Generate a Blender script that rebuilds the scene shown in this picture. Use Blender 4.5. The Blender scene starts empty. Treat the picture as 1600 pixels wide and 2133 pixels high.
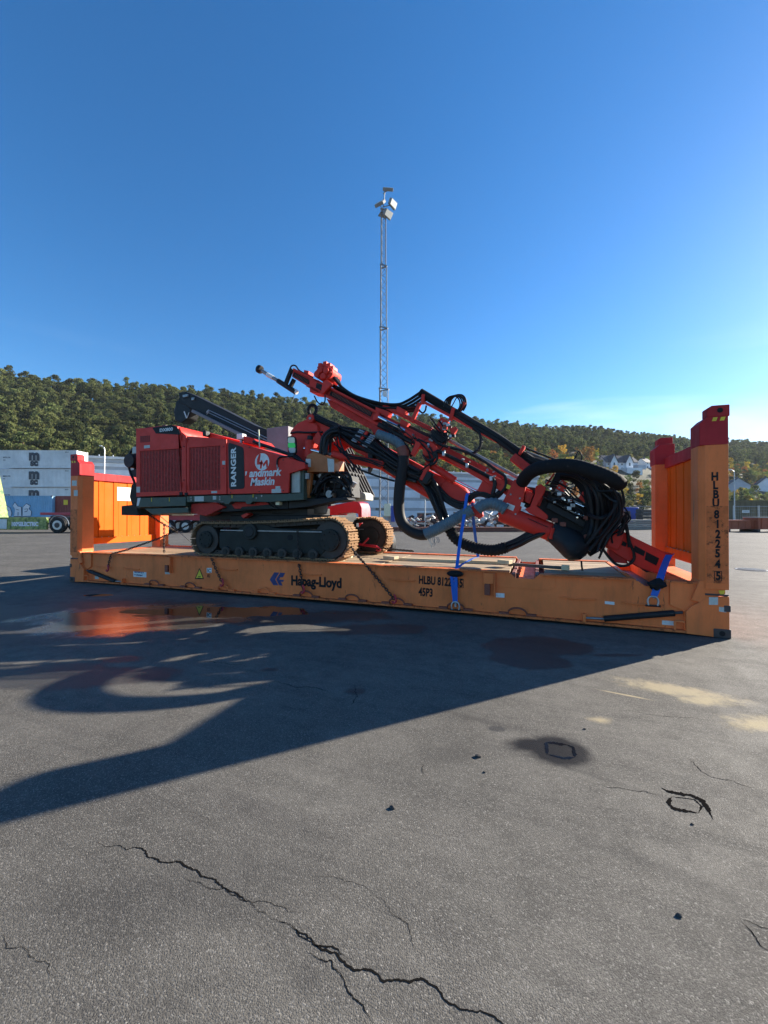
import bpy, bmesh, math, random
from mathutils import Vector, Matrix, noise as mnoise
random.seed(7)
scene = bpy.context.scene
col = scene.collection
PI = math.pi
R = math.radians

# ------------------------------------------------------------------ camera
# world axes: x along the flat rack, y across it, z up (metres)
cam_d = bpy.data.cameras.new('camera'); cam = bpy.data.objects.new('camera', cam_d); col.objects.link(cam)
cam_d.sensor_fit = 'VERTICAL'; cam_d.sensor_height = 36.0
cam_d.lens = 854.4 / 2133.0 * 36.0
cam_d.clip_start = 0.05; cam_d.clip_end = 6000
cam.location = (9.9686, -6.2310, 1.5219)
cam.rotation_euler = (Matrix.Rotation(R(20.5515), 4, 'Z') @ Matrix.Rotation(R(90.4345), 4, 'X') @ Matrix.Rotation(R(0.06), 4, 'Z')).to_euler()
scene.camera = cam

# ------------------------------------------------------------------ sky and sun
SUN_AZ = math.atan2(0.683, 0.730)      # measured from +y towards +x
SUN_EL = R(21.4)
world = bpy.data.worlds.new('World'); scene.world = world; world.use_nodes = True
wn = world.node_tree; wn.nodes.clear()
sky = wn.nodes.new('ShaderNodeTexSky'); sky.sky_type = 'NISHITA'; sky.sun_disc = False
sky.sun_elevation = SUN_EL; sky.sun_rotation = SUN_AZ
sky.altitude = 0; sky.air_density = 1.0; sky.dust_density = 0.25; sky.ozone_density = 5.0
hsv = wn.nodes.new('ShaderNodeHueSaturation'); hsv.inputs['Saturation'].default_value = 1.20
bg = wn.nodes.new('ShaderNodeBackground'); bg.inputs['Strength'].default_value = 0.074
wo = wn.nodes.new('ShaderNodeOutputWorld')
wn.links.new(sky.outputs[0], hsv.inputs['Color'])
# thin cirrus in a low band all the way round
tc = wn.nodes.new('ShaderNodeTexCoord'); cm = wn.nodes.new('ShaderNodeMapping'); cm.inputs['Scale'].default_value = (1.0, 1.0, 5.0); cm.inputs['Rotation'].default_value = (0.22, -0.16, 0.0); cm.inputs['Location'].default_value = (7.53, 4.29, 5.75)
cn = wn.nodes.new('ShaderNodeTexNoise'); cn.inputs['Scale'].default_value = 1.3; cn.inputs['Detail'].default_value = 9.0; cn.inputs['Roughness'].default_value = 0.5; cn.inputs['Distortion'].default_value = 0.5
cr = wn.nodes.new('ShaderNodeValToRGB'); cr.color_ramp.elements[0].position = 0.56; cr.color_ramp.elements[1].position = 0.80; cr.color_ramp.elements[0].color = (0,0,0,1); cr.color_ramp.elements[1].color = (0.5,0.5,0.5,1)
sz = wn.nodes.new('ShaderNodeSeparateXYZ'); eb = wn.nodes.new('ShaderNodeValToRGB')
for k, (p, v) in enumerate(((0.0, 0.6), (0.18, 1.0), (0.34, 0.0))):
    e = eb.color_ramp.elements[k] if k < 2 else eb.color_ramp.elements.new(p); e.position = p; e.color = (v, v, v, 1)
ml = wn.nodes.new('ShaderNodeMath'); ml.operation = 'MULTIPLY'; cx = wn.nodes.new('ShaderNodeMix'); cx.data_type = 'RGBA'; cx.inputs[7].default_value = (7.5, 8.0, 8.6, 1)
for a, b in ((tc.outputs['Generated'], cm.inputs[0]), (cm.outputs[0], cn.inputs['Vector']), (cn.outputs[0], cr.inputs[0]), (tc.outputs['Generated'], sz.inputs[0]), (sz.outputs[2], eb.inputs[0]), (cr.outputs[0], ml.inputs[0]), (eb.outputs[0], ml.inputs[1]), (ml.outputs[0], cx.inputs[0]), (hsv.outputs[0], cx.inputs[6]), (cx.outputs[2], bg.inputs['Color'])): wn.links.new(a, b)
wn.links.new(bg.outputs[0], wo.inputs['Surface'])
sun_d = bpy.data.lights.new('sun', 'SUN'); sun_d.energy = 4.8; sun_d.angle = R(0.53); sun_d.color = (1.0, 0.91, 0.78)
sun = bpy.data.objects.new('sun', sun_d); col.objects.link(sun)
sdir = Vector((math.sin(SUN_AZ)*math.cos(SUN_EL), math.cos(SUN_AZ)*math.cos(SUN_EL), math.sin(SUN_EL)))
sun.rotation_euler = sdir.to_track_quat('Z', 'Y').to_euler(); sun.location = (40, 40, 40)
vs = scene.view_settings
vs.view_transform = 'Standard'; vs.look = 'None'; vs.gamma = 1.0; vs.use_curve_mapping = False
vs.exposure = 1.55
scene.render.engine = 'CYCLES'
cy = scene.cycles; cy.max_bounces = 6; cy.diffuse_bounces = 3; cy.glossy_bounces = 3; cy.transmission_bounces = 2; cy.volume_bounces = 0

# ------------------------------------------------------------------ helpers
def catmull(pts, n=6, closed=False):
    P = [Vector(p) for p in pts]
    if len(P) < 3: return P
    out = []
    m = len(P)
    rng = range(m if closed else m-1)
    for i in rng:
        if closed: p0, p1, p2, p3 = P[(i-1) % m], P[i], P[(i+1) % m], P[(i+2) % m]
        else:
            p1, p2 = P[i], P[i+1]
            p0 = P[i-1] if i else p1*2-p2
            p3 = P[i+2] if i+2 < m else p2*2-p1
        for k in range(n):
            t = k/n
            out.append(0.5*((2*p1)+(p2-p0)*t+(2*p0-5*p1+4*p2-p3)*t*t+(3*p1-p0-3*p2+p3)*t**3))
    if not closed: out.append(P[-1])
    return out

class MB:
    def __init__(s): s.v = []; s.f = []
    def add(s, vs_, fs):
        o = len(s.v); s.v += [Vector(q) for q in vs_]; s.f += [tuple(i+o for i in f) for f in fs]; return s
    def box(s, x0, x1, y0, y1, z0, z1):
        return s.add([(x0,y0,z0),(x1,y0,z0),(x1,y1,z0),(x0,y1,z0),(x0,y0,z1),(x1,y0,z1),(x1,y1,z1),(x0,y1,z1)],
                     [(3,2,1,0),(4,5,6,7),(0,1,5,4),(1,2,6,5),(2,3,7,6),(3,0,4,7)])
    def obox(s, c, d, M):
        c = Vector(c); o = []
        for z in (-.5,.5):
            for x, y in ((-.5,-.5),(.5,-.5),(.5,.5),(-.5,.5)): o.append(c + M @ Vector((x*d[0], y*d[1], z*d[2])))
        return s.add(o, [(3,2,1,0),(4,5,6,7),(0,1,5,4),(1,2,6,5),(2,3,7,6),(3,0,4,7)])
    def beam(s, p0, p1, w, h, side=(0,1,0), w1=None, h1=None):
        p0 = Vector(p0); p1 = Vector(p1); d = (p1-p0).normalized(); sd = Vector(side); sd = (sd - d*sd.dot(d)).normalized(); up = d.cross(sd)
        w1 = w if w1 is None else w1; h1 = h if h1 is None else h1
        o = []
        for p, a, b in ((p0,w,h),(p1,w1,h1)):
            for i, j in ((-1,-1),(1,-1),(1,1),(-1,1)): o.append(p + sd*(i*a/2) + up*(j*b/2))
        return s.add(o, [(0,1,2,3),(7,6,5,4),(0,4,5,1),(1,5,6,2),(2,6,7,3),(3,7,4,0)])
    def cyl(s, p0, p1, r, r1=None, n=16):
        r1 = r if r1 is None else r1
        p0 = Vector(p0); p1 = Vector(p1); d = (p1-p0).normalized(); a = d.orthogonal().normalized(); b = d.cross(a)
        o = [p0+(a*math.cos(2*PI*i/n)+b*math.sin(2*PI*i/n))*r for i in range(n)] + [p1+(a*math.cos(2*PI*i/n)+b*math.sin(2*PI*i/n))*r1 for i in range(n)]
        return s.add(o, [tuple(reversed(range(n))), tuple(range(n, 2*n))] + [(i, (i+1) % n, n+(i+1) % n, n+i) for i in range(n)])
    def tube(s, pts, r, n=8, closed=False, caps=True, flat=None):
        P = [Vector(p) for p in pts]; m = len(P); o = []; f = []
        a = None
        for i in range(m):
            if closed: d = (P[(i+1) % m]-P[i-1]).normalized()
            else: d = (P[min(i+1,m-1)]-P[max(i-1,0)]).normalized()
            if a is None: a = d.orthogonal().normalized()
            a = (a-d*a.dot(d)).normalized(); b = d.cross(a)
            rr = r[i] if isinstance(r, (list, tuple)) else r
            for k in range(n):
                an = 2*PI*k/n
                o.append(P[i]+(a*math.cos(an)+b*math.sin(an))*rr)
        for i in range(m if closed else m-1):
            j = (i+1) % m
            for k in range(n): f.append((i*n+k, i*n+(k+1) % n, j*n+(k+1) % n, j*n+k))
        if caps and not closed: f += [tuple(reversed(range(n))), tuple(range((m-1)*n, m*n))]
        return s.add(o, f)
    def ribbon(s, pts, w, th, side):
        P = [Vector(p) for p in pts]; sd = Vector(side).normalized(); o = []; f = []
        m = len(P)
        for i in range(m):
            d = (P[min(i+1,m-1)]-P[max(i-1,0)]).normalized(); q = (sd-d*sd.dot(d)).normalized(); u = d.cross(q)
            for x, y in ((-.5,-.5),(.5,-.5),(.5,.5),(-.5,.5)): o.append(P[i]+q*(x*w)+u*(y*th))
        for i in range(m-1):
            for k in range(4): f.append((i*4+k, i*4+(k+1) % 4, i*4+4+(k+1) % 4, i*4+4+k))
        f += [(3,2,1,0), tuple((m-1)*4+k for k in range(4))]
        return s.add(o, f)
    def prism(s, poly, y0, y1):            # poly in (x, z), extruded across
        n = len(poly); ar = sum(poly[i][0]*poly[(i+1) % n][1]-poly[(i+1) % n][0]*poly[i][1] for i in range(n))
        if ar < 0: poly = poly[::-1]
        o = [(x, y0, z) for x, z in poly] + [(x, y1, z) for x, z in poly]
        return s.add(o, [tuple(range(n)), tuple(reversed(range(n, 2*n)))] + [((i+1) % n, i, n+i, n+(i+1) % n) for i in range(n)])
    def prismz(s, poly, z0, z1):           # poly in (x, y), extruded up
        n = len(poly); ar = sum(poly[i][0]*poly[(i+1) % n][1]-poly[(i+1) % n][0]*poly[i][1] for i in range(n))
        if ar < 0: poly = poly[::-1]
        o = [(x, y, z0) for x, y in poly] + [(x, y, z1) for x, y in poly]
        return s.add(o, [tuple(reversed(range(n))), tuple(range(n, 2*n))] + [(i, (i+1) % n, n+(i+1) % n, n+i) for i in range(n)])
    def sphere(s, c, r, sc=(1,1,1), nu=14, nv=8):
        c = Vector(c); o = [c+Vector((0,0,r*sc[2]))]; f = []
        for j in range(1, nv):
            ph = PI*j/nv
            for i in range(nu):
                th = 2*PI*i/nu; o.append(c+Vector((r*sc[0]*math.sin(ph)*math.cos(th), r*sc[1]*math.sin(ph)*math.sin(th), r*sc[2]*math.cos(ph))))
        o.append(c-Vector((0,0,r*sc[2])))
        for i in range(nu): f.append((0, 1+i, 1+(i+1) % nu))
        for j in range(nv-2):
            for i in range(nu): f.append((1+j*nu+i, 1+(j+1)*nu+i, 1+(j+1)*nu+(i+1) % nu, 1+j*nu+(i+1) % nu))
        k = 1+(nv-2)*nu
        for i in range(nu): f.append((k+i, len(o)-1, k+(i+1) % nu))
        return s.add(o, f)
    def mesh(s, name, origin=(0,0,0), smooth=35):
        me = bpy.data.meshes.new(name); O = Vector(origin)
        me.from_pydata([tuple(p-O) for p in s.v], [], s.f); me.update()
        bm = bmesh.new(); bm.from_mesh(me); bmesh.ops.recalc_face_normals(bm, faces=bm.faces); bm.to_mesh(me); bm.free()
        if smooth:
            me.polygons.foreach_set('use_smooth', [True]*len(me.polygons)); me.set_sharp_from_angle(angle=R(smooth))
        return me
    def build(s, name, mat, parent=None, bevel=0, smooth=35):
        me = s.mesh(name, org(parent), smooth)
        return put(name, me, mat, parent, bevel)

ORIG = {}
def org(o): return ORIG.get(o.name, Vector((0,0,0))) if o else Vector((0,0,0))
def put(name, me, mat, parent=None, bevel=0):
    o = bpy.data.objects.new(name, me); col.objects.link(o)
    if mat and not me.materials: me.materials.append(mat)
    if parent: o.parent = parent
    ORIG[o.name] = org(parent)
    if bevel:
        b = o.modifiers.new('edge', 'BEVEL'); b.width = bevel; b.segments = 2; b.limit_method = 'ANGLE'; b.angle_limit = R(38)
    return o
def place(name, me, mat, parent, loc, rot=None, scale=None):      # shared mesh, own place (world coordinates)
    o = bpy.data.objects.new(name, me); col.objects.link(o)
    if mat and not me.materials: me.materials.append(mat)
    if parent: o.parent = parent
    o.location = Vector(loc)-org(parent)
    if rot is not None: o.rotation_euler = rot
    if scale is not None: o.scale = scale
    ORIG[o.name] = Vector(loc)
    return o
def tag(o, label, cat, group=None):
    o['label'] = label; o['category'] = cat
    if group: o['group'] = group
    return o
def thing(name, loc, label, cat, group=None):
    o = bpy.data.objects.new(name, None); col.objects.link(o); o.location = loc; o.empty_display_size = 0.3
    ORIG[o.name] = Vector(loc)
    return tag(o, label, cat, group)
def copy_tree(o, parent=None):
    c = o.copy(); col.objects.link(c); c.parent = parent
    for ch in list(o.children): copy_tree(ch, c)
    return c
def text_mesh(name, body, size, extrude=0.001, bold=0.0, shear=0.0, spacing=1.0, align='LEFT', widthscale=1.0):
    cu = bpy.data.curves.new(name, 'FONT'); cu.body = body; cu.size = size; cu.extrude = extrude; cu.offset = bold; cu.shear = shear
    cu.space_character = spacing; cu.align_x = align; cu.resolution_u = 3
    o = bpy.data.objects.new(name, cu); col.objects.link(o)
    dg = bpy.context.evaluated_depsgraph_get(); dg.update()
    me = bpy.data.meshes.new_from_object(o.evaluated_get(dg))
    bpy.data.objects.remove(o); bpy.data.curves.remove(cu)
    if widthscale != 1.0:
        for v in me.vertices: v.co.x *= widthscale
    me.materials.clear(); me.name = name
    return me
def lettering(body, size, mat, parent, origin, xdir=(1,0,0), ydir=(0,0,1), name='lettering', **kw):
    me = text_mesh(name, body, size, **kw)
    X = Vector(xdir).normalized(); Y = Vector(ydir); Y = (Y-X*Y.dot(X)).normalized(); Zv = X.cross(Y)
    M = Matrix((X, Y, Zv)).transposed(); O = Vector(origin)-org(parent)
    for v in me.vertices: v.co = O + M @ v.co
    return put(name, me, mat, parent)

# ------------------------------------------------------------------ materials
def new_mat(name):
    m = bpy.data.materials.new(name); m.use_nodes = True; nt = m.node_tree
    return m, nt, nt.nodes['Principled BSDF']
def N(nt, typ, **kw):
    n = nt.nodes.new(typ)
    for k, v in kw.items():
        if k in n.inputs.keys(): n.inputs[k].default_value = v
        else: setattr(n, k, v)
    return n
def L(nt, a, b): nt.links.new(a, b)
def ramp(nt, fac, stops):
    r = nt.nodes.new('ShaderNodeValToRGB'); e = r.color_ramp.elements
    while len(e) < len(stops): e.new(0.5)
    for q, (p, c) in zip(e, stops):
        q.position = p; q.color = (c, c, c, 1) if not isinstance(c, (tuple, list)) else (*c, 1)
    L(nt, fac, r.inputs[0]); return r
def mixc(nt, fac, a, b, mode='MIX'):
    m = nt.nodes.new('ShaderNodeMix'); m.data_type = 'RGBA'; m.blend_type = mode
    for sock, val in ((m.inputs[0], fac), (m.inputs[6], a), (m.inputs[7], b)):
        if isinstance(val, bpy.types.NodeSocket): L(nt, val, sock)
        elif isinstance(val, (int, float)): sock.default_value = val
        else: sock.default_value = (*val, 1)
    return m.outputs[2]
def math_n(nt, op, a, b=None):
    m = nt.nodes.new('ShaderNodeMath'); m.operation = op
    for i, v in enumerate((a, b)):
        if v is None: continue
        if isinstance(v, bpy.types.NodeSocket): L(nt, v, m.inputs[i])
        else: m.inputs[i].default_value = v
    return m.outputs[0]
def paint(name, c, rough=0.4, dirt=(0.12,0.09,0.06), dirt_amt=0.35, scale=2.5, metallic=0.0, rust=0.0, fade=0.12, bump=0.15, streak=False, coat=0.0, spec=None):
    m, nt, b = new_mat(name)
    if spec is not None: b.inputs['Specular IOR Level'].default_value = spec
    pos = N(nt, 'ShaderNodeNewGeometry').outputs['Position']
    vec = pos
    if streak:
        mp = N(nt, 'ShaderNodeMapping'); mp.inputs['Scale'].default_value = (1.0, 1.0, 0.16); L(nt, pos, mp.inputs[0]); vec = mp.outputs[0]
    n1 = N(nt, 'ShaderNodeTexNoise', Scale=scale, Detail=8.0, Roughness=0.65); L(nt, pos, n1.inputs['Vector'])
    n2 = N(nt, 'ShaderNodeTexNoise', Scale=scale*5.3, Detail=10.0, Roughness=0.72); L(nt, vec, n2.inputs['Vector'])
    light = tuple(min(1, x*(1+fade)+fade*0.06) for x in c); dark = tuple(x*(1-fade*1.4) for x in c)
    cc = mixc(nt, ramp(nt, n1.outputs[0], [(0.3,0.0),(0.7,1.0)]).outputs[0], dark, light)
    dm = ramp(nt, n2.outputs[0], [(0.5,0.0),(0.78,1.0)]).outputs[0]
    dmf = math_n(nt, 'MULTIPLY', dm, dirt_amt)
    cc = mixc(nt, dmf, cc, dirt)
    if rust:
        n3 = N(nt, 'ShaderNodeTexNoise', Scale=scale*3.1, Detail=12.0, Roughness=0.8); L(nt, vec, n3.inputs['Vector'])
        rm = ramp(nt, n3.outputs[0], [(0.62-rust*0.2,0.0),(0.66-rust*0.2,1.0)]).outputs[0]
        rm = math_n(nt, 'MULTIPLY', rm, 0.75)
        cc = mixc(nt, rm, cc, (0.10,0.035,0.015))
    L(nt, cc, b.inputs['Base Color'])
    rr = ramp(nt, n2.outputs[0], [(0.3, max(0.05, rough-0.08)),(0.75, min(1, rough+0.3))]).outputs[0]
    L(nt, rr, b.inputs['Roughness']); b.inputs['Metallic'].default_value = metallic
    if coat: b.inputs['Coat Weight'].default_value = coat; b.inputs['Coat Roughness'].default_value = 0.12
    if bump:
        bp = N(nt, 'ShaderNodeBump', Strength=bump, Distance=0.004); L(nt, n2.outputs[0], bp.inputs['Height']); L(nt, bp.outputs[0], b.inputs['Normal'])
    return m
def plain(name, c, rough=0.5, metallic=0.0, spec=None):
    m, nt, b = new_mat(name)
    pos = N(nt, 'ShaderNodeNewGeometry').outputs['Position']
    n1 = N(nt, 'ShaderNodeTexNoise', Scale=9.0, Detail=6.0); L(nt, pos, n1.inputs['Vector'])
    L(nt, mixc(nt, n1.outputs[0], tuple(x*0.82 for x in c), tuple(min(1, x*1.15) for x in c)), b.inputs['Base Color'])
    b.inputs['Roughness'].default_value = rough; b.inputs['Metallic'].default_value = metallic
    if spec is not None: b.inputs['Specular IOR Level'].default_value = spec
    return m

M = {}
M['orange'] = paint('rack_orange_paint', (0.88,0.205,0.052), 0.48, (0.42,0.12,0.05), 0.5, 1.6, rust=0.06, fade=0.12, streak=True, spec=0.25, bump=0.3)
M['orange_worn'] = paint('rack_orange_scraped', (0.72,0.17,0.045), 0.55, (0.20,0.07,0.035), 0.6, 2.4, rust=0.42, fade=0.2, spec=0.2, bump=0.4)
M['orange_wall'] = paint('rack_wall_paint', (0.74,0.128,0.005), 0.55, (0.4,0.08,0.01), 0.3, 1.2, fade=0.08, streak=True, spec=0.12)
M['rackred'] = paint('rack_red_paint', (0.43,0.024,0.028), 0.55, (0.14,0.05,0.04), 0.35, 2.0, fade=0.12, streak=True, spec=0.2)
M['rackdark'] = paint('dark_worn_steel', (0.05,0.042,0.04), 0.6, (0.12,0.05,0.025), 0.5, 5, rust=0.2)
M['redbrown'] = paint('redbrown_primer', (0.22,0.055,0.03), 0.55, (0.08,0.04,0.03), 0.5, 5, rust=0.2)
M['black'] = plain('black_print', (0.012,0.012,0.013), 0.6, spec=0.2)
M['blackmetal'] = paint('black_metal', (0.012,0.012,0.013), 0.5, (0.04,0.035,0.03), 0.4, 4, spec=0.3)
M['navy'] = plain('navy_print', (0.012,0.025,0.13), 0.45)
M['white'] = paint('white_sticker', (0.72,0.73,0.70), 0.5, (0.3,0.3,0.28), 0.4, 6)
M['stickgrey'] = paint('grey_sticker', (0.5,0.52,0.48), 0.5, (0.2,0.2,0.18), 0.55, 18)
M['yellow'] = paint('yellow_sticker', (0.78,0.55,0.03), 0.5, (0.3,0.2,0.05), 0.3, 10)
M['chrome'] = plain('chrome_rod', (0.75,0.76,0.78), 0.14, 1.0)
M['galv'] = paint('galvanised_steel', (0.45,0.46,0.47), 0.38, (0.2,0.2,0.2), 0.5, 6, metallic=0.85)
M['steel'] = paint('bare_steel', (0.28,0.28,0.28), 0.4, (0.1,0.08,0.06), 0.5, 8, metallic=0.8)
def wood(name, c1, c2, axis=0, scale=3.0, dark=0.5):
    m, nt, b = new_mat(name)
    pos = N(nt, 'ShaderNodeNewGeometry').outputs['Position']
    oi = N(nt, 'ShaderNodeObjectInfo').outputs['Random']
    cx = N(nt, 'ShaderNodeCombineXYZ'); L(nt, math_n(nt, 'MULTIPLY', oi, 37.0), cx.inputs[0]); L(nt, oi, cx.inputs[1])
    ad = N(nt, 'ShaderNodeVectorMath', operation='ADD'); L(nt, pos, ad.inputs[0]); L(nt, cx.outputs[0], ad.inputs[1])
    mp = N(nt, 'ShaderNodeMapping'); sc = [9, 9, 9]; sc[axis] = 0.6; mp.inputs['Scale'].default_value = sc; L(nt, ad.outputs[0], mp.inputs[0])
    n1 = N(nt, 'ShaderNodeTexNoise', Scale=scale, Detail=10.0, Roughness=0.7, Distortion=0.6); L(nt, mp.outputs[0], n1.inputs['Vector'])
    n2 = N(nt, 'ShaderNodeTexNoise', Scale=1.7, Detail=8.0, Roughness=0.7); L(nt, ad.outputs[0], n2.inputs['Vector'])
    c = mixc(nt, ramp(nt, n1.outputs[0], [(0.32,0.0),(0.68,1.0)]).outputs[0], c1, c2)
    c = mixc(nt, math_n(nt, 'MULTIPLY', ramp(nt, n2.outputs[0], [(0.5,0.0),(0.72,1.0)]).outputs[0], dark), c, tuple(x*0.3 for x in c1))
    hv = N(nt, 'ShaderNodeHueSaturation'); L(nt, math_n(nt, 'ADD', math_n(nt, 'MULTIPLY', oi, 0.5), 0.72), hv.inputs['Value']); L(nt, c, hv.inputs['Color'])
    L(nt, hv.outputs[0], b.inputs['Base Color']); b.inputs['Roughness'].default_value = 0.75
    bp = N(nt, 'ShaderNodeBump', Strength=0.5, Distance=0.004); L(nt, n1.outputs[0], bp.inputs['Height']); L(nt, bp.outputs[0], b.inputs['Normal'])
    return m
M['deckwood'] = wood('weathered_deck_wood', (0.27,0.185,0.11), (0.46,0.34,0.21))
M['newwood'] = wood('pale_softwood', (0.56,0.42,0.24), (0.70,0.56,0.36), dark=0.15)
M['darkplank'] = wood('dark_plank', (0.05,0.04,0.035), (0.10,0.085,0.07))
M['blockwood'] = wood('pale_block_wood', (0.5,0.36,0.2), (0.66,0.5,0.3), axis=1, dark=0.2)

CAMROT = 20.5515
def ell(nt, pos, noi, c, rx, ry, amt=0.35, lo=0.75, hi=1.05, rot=None):
    mp = N(nt, 'ShaderNodeMapping', vector_type='TEXTURE'); mp.inputs['Location'].default_value = (c[0], c[1], 0)
    mp.inputs['Rotation'].default_value = (0, 0, R(CAMROT if rot is None else rot)); mp.inputs['Scale'].default_value = (rx, ry, 1); L(nt, pos, mp.inputs[0])
    ln = N(nt, 'ShaderNodeVectorMath', operation='LENGTH'); L(nt, mp.outputs[0], ln.inputs[0])
    d = math_n(nt, 'ADD', ln.outputs['Value'], math_n(nt, 'MULTIPLY', math_n(nt, 'SUBTRACT', noi, 0.5), amt*4))
    return ramp(nt, d, [(max(0, lo)*0.5, 1.0), (hi*0.5, 0.0)]).outputs[0] if False else _step(nt, d, lo, hi)
def _step(nt, d, lo, hi):
    mr = N(nt, 'ShaderNodeMapRange', interpolation_type='SMOOTHSTEP'); L(nt, d, mr.inputs['Value'])
    mr.inputs['From Min'].default_value = lo; mr.inputs['From Max'].default_value = hi; mr.inputs['To Min'].default_value = 1; mr.inputs['To Max'].default_value = 0
    return mr.outputs['Result']
def vmax(nt, xs):
    o = xs[0]
    for x in xs[1:]: o = math_n(nt, 'MAXIMUM', o, x)
    return o

def asphalt():
    m, nt, b = new_mat('asphalt')
    pos = N(nt, 'ShaderNodeNewGeometry').outputs['Position']
    flat = N(nt, 'ShaderNodeVectorMath', operation='MULTIPLY'); flat.inputs[1].default_value = (1,1,0); L(nt, pos, flat.inputs[0]); P = flat.outputs[0]
    v1 = N(nt, 'ShaderNodeTexVoronoi', Scale=185.0); L(nt, P, v1.inputs['Vector'])
    v2 = N(nt, 'ShaderNodeTexVoronoi', Scale=400.0); L(nt, P, v2.inputs['Vector'])
    big = N(nt, 'ShaderNodeTexNoise', Scale=0.55, Detail=9.0, Roughness=0.62); L(nt, P, big.inputs['Vector'])
    mid = N(nt, 'ShaderNodeTexNoise', Scale=5.0, Detail=10.0, Roughness=0.7); L(nt, P, mid.inputs['Vector'])
    wob = N(nt, 'ShaderNodeTexNoise', Scale=1.6, Detail=6.0, Roughness=0.6); L(nt, P, wob.inputs['Vector'])
    wobf = N(nt, 'ShaderNodeTexNoise', Scale=9.0, Detail=8.0, Roughness=0.7); L(nt, P, wobf.inputs['Vector'])
    sm = N(nt, 'ShaderNodeMapping'); sm.inputs['Rotation'].default_value = (0,0,R(-25)); sm.inputs['Scale'].default_value = (0.25, 3.0, 1); L(nt, P, sm.inputs[0])
    trk = N(nt, 'ShaderNodeTexNoise', Scale=1.4, Detail=8.0, Roughness=0.7); L(nt, sm.outputs[0], trk.inputs['Vector'])
    base = mixc(nt, ramp(nt, big.outputs[0], [(0.35,0.0),(0.65,1.0)]).outputs[0], (0.105,0.097,0.083), (0.168,0.155,0.132))
    base = mixc(nt, math_n(nt, 'MULTIPLY', ramp(nt, mid.outputs[0], [(0.42,0.0),(0.7,1.0)]).outputs[0], 0.5), base, (0.06,0.056,0.05))
    base = mixc(nt, math_n(nt, 'MULTIPLY', ramp(nt, trk.outputs[0], [(0.48,0.0),(0.70,1.0)]).outputs[0], 0.6), base, (0.06,0.056,0.05))
    # single chips of aggregate
    sep = N(nt, 'ShaderNodeSeparateColor'); L(nt, v1.outputs['Color'], sep.inputs[0])
    chip = ramp(nt, sep.outputs[0], [(0.62,0.0),(0.95,0.45),(1.0,0.9)]).outputs[0]
    base = mixc(nt, chip, base, (0.29,0.27,0.235))
    sep2 = N(nt, 'ShaderNodeSeparateColor'); L(nt, v2.outputs['Color'], sep2.inputs[0])
    base = mixc(nt, math_n(nt, 'MULTIPLY', ramp(nt, sep2.outputs[1], [(0.5,0.0),(0.95,1.0)]).outputs[0], 0.55), base, (0.025,0.024,0.024))
    # stains, sand, wet
    W, F_ = wob.outputs[0], wobf.outputs[0]
    sand = vmax(nt, [ell(nt, P, F_, (11.099,-1.983), 0.50, 0.16, 0.45, 0.3, 1.2, -8), ell(nt, P, F_, (11.244,-2.127), 0.22, 0.13, 0.5, 0.2, 1.2), ell(nt, P, F_, (11.508,-2.443), 0.30, 0.16, 0.5, 0.2, 1.2), ell(nt, P, F_, (10.399,-2.801), 0.09, 0.06, 0.4, 0.1, 1.2), ell(nt, P, F_, (10.652,-2.244), 0.22, 0.02, 0.3, 0.2, 1.2, -10)])
    sand = math_n(nt, 'MULTIPLY', sand, math_n(nt, 'ADD', 0.35, math_n(nt, 'MULTIPLY', mid.outputs[0], 0.8)))
    base = mixc(nt, sand, base, (0.42,0.34,0.20))
    damp = vmax(nt, [ell(nt, P, W, (3.732,-2.026), 2.9, 1.25, 0.34), ell(nt, P, W, (6.204,-1.087), 2.1, 0.50, 0.34), ell(nt, P, W, (5.493,-3.785), 1.5, 0.34, 0.4), ell(nt, P, W, (5.938,-3.555), 0.42, 0.2, 0.3),
                     ell(nt, P, W, (9.964,-1.108), 0.72, 0.42, 0.34, 0.8, 0.95), ell(nt, P, W, (9.917,-1.635), 0.45, 0.3, 0.34, 0.8, 0.95), ell(nt, P, W, (5.863,-3.137), 0.25, 0.13, 0.25),
                                          ell(nt, P, F_, (9.693,-3.2), 0.075, 0.05, 0.2, 0.6, 1.1), ell(nt, P, W, (7.488,-2.839), 0.12, 0.06, 0.4), ell(nt, P, W, (8.49,-2.99), 0.10, 0.07, 0.5), ell(nt, P, W, (6.163,-2.353), 0.12, 0.08, 0.4), ell(nt, P, W, (7.98,-1.105), 0.8, 0.3, 0.4), ell(nt, P, W, (10.796,-1.144), 0.3, 0.06, 0.4)])
    puddle = vmax(nt, [ell(nt, P, W, (5.434,-1.021), 1.55, 0.36, 0.36, 0.93, 1.0), ell(nt, P, W, (2.185,-0.852), 0.30, 0.12, 0.2, 0.9, 1.0), ell(nt, P, W, (4.413,-1.705), 0.2, 0.05, 0.3, 0.9, 1.0)])
    shallow = ell(nt, P, W, (4.517,-1.789), 1.75, 1.0, 0.30, 0.75, 1.05)
    spot = vmax(nt, [ell(nt, P, F_, (10.087,-3.338), 0.23, 0.20, 0.14, 0.65, 1.1), ell(nt, P, F_, (9.95,-3.324), 0.24, 0.12, 0.18, 0.4, 1.1)])
    base = mixc(nt, math_n(nt, 'MULTIPLY', damp, 0.62), base, (0.014,0.014,0.015)); base = mixc(nt, math_n(nt, 'MULTIPLY', spot, 0.96), base, (0.008,0.008,0.009))
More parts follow.
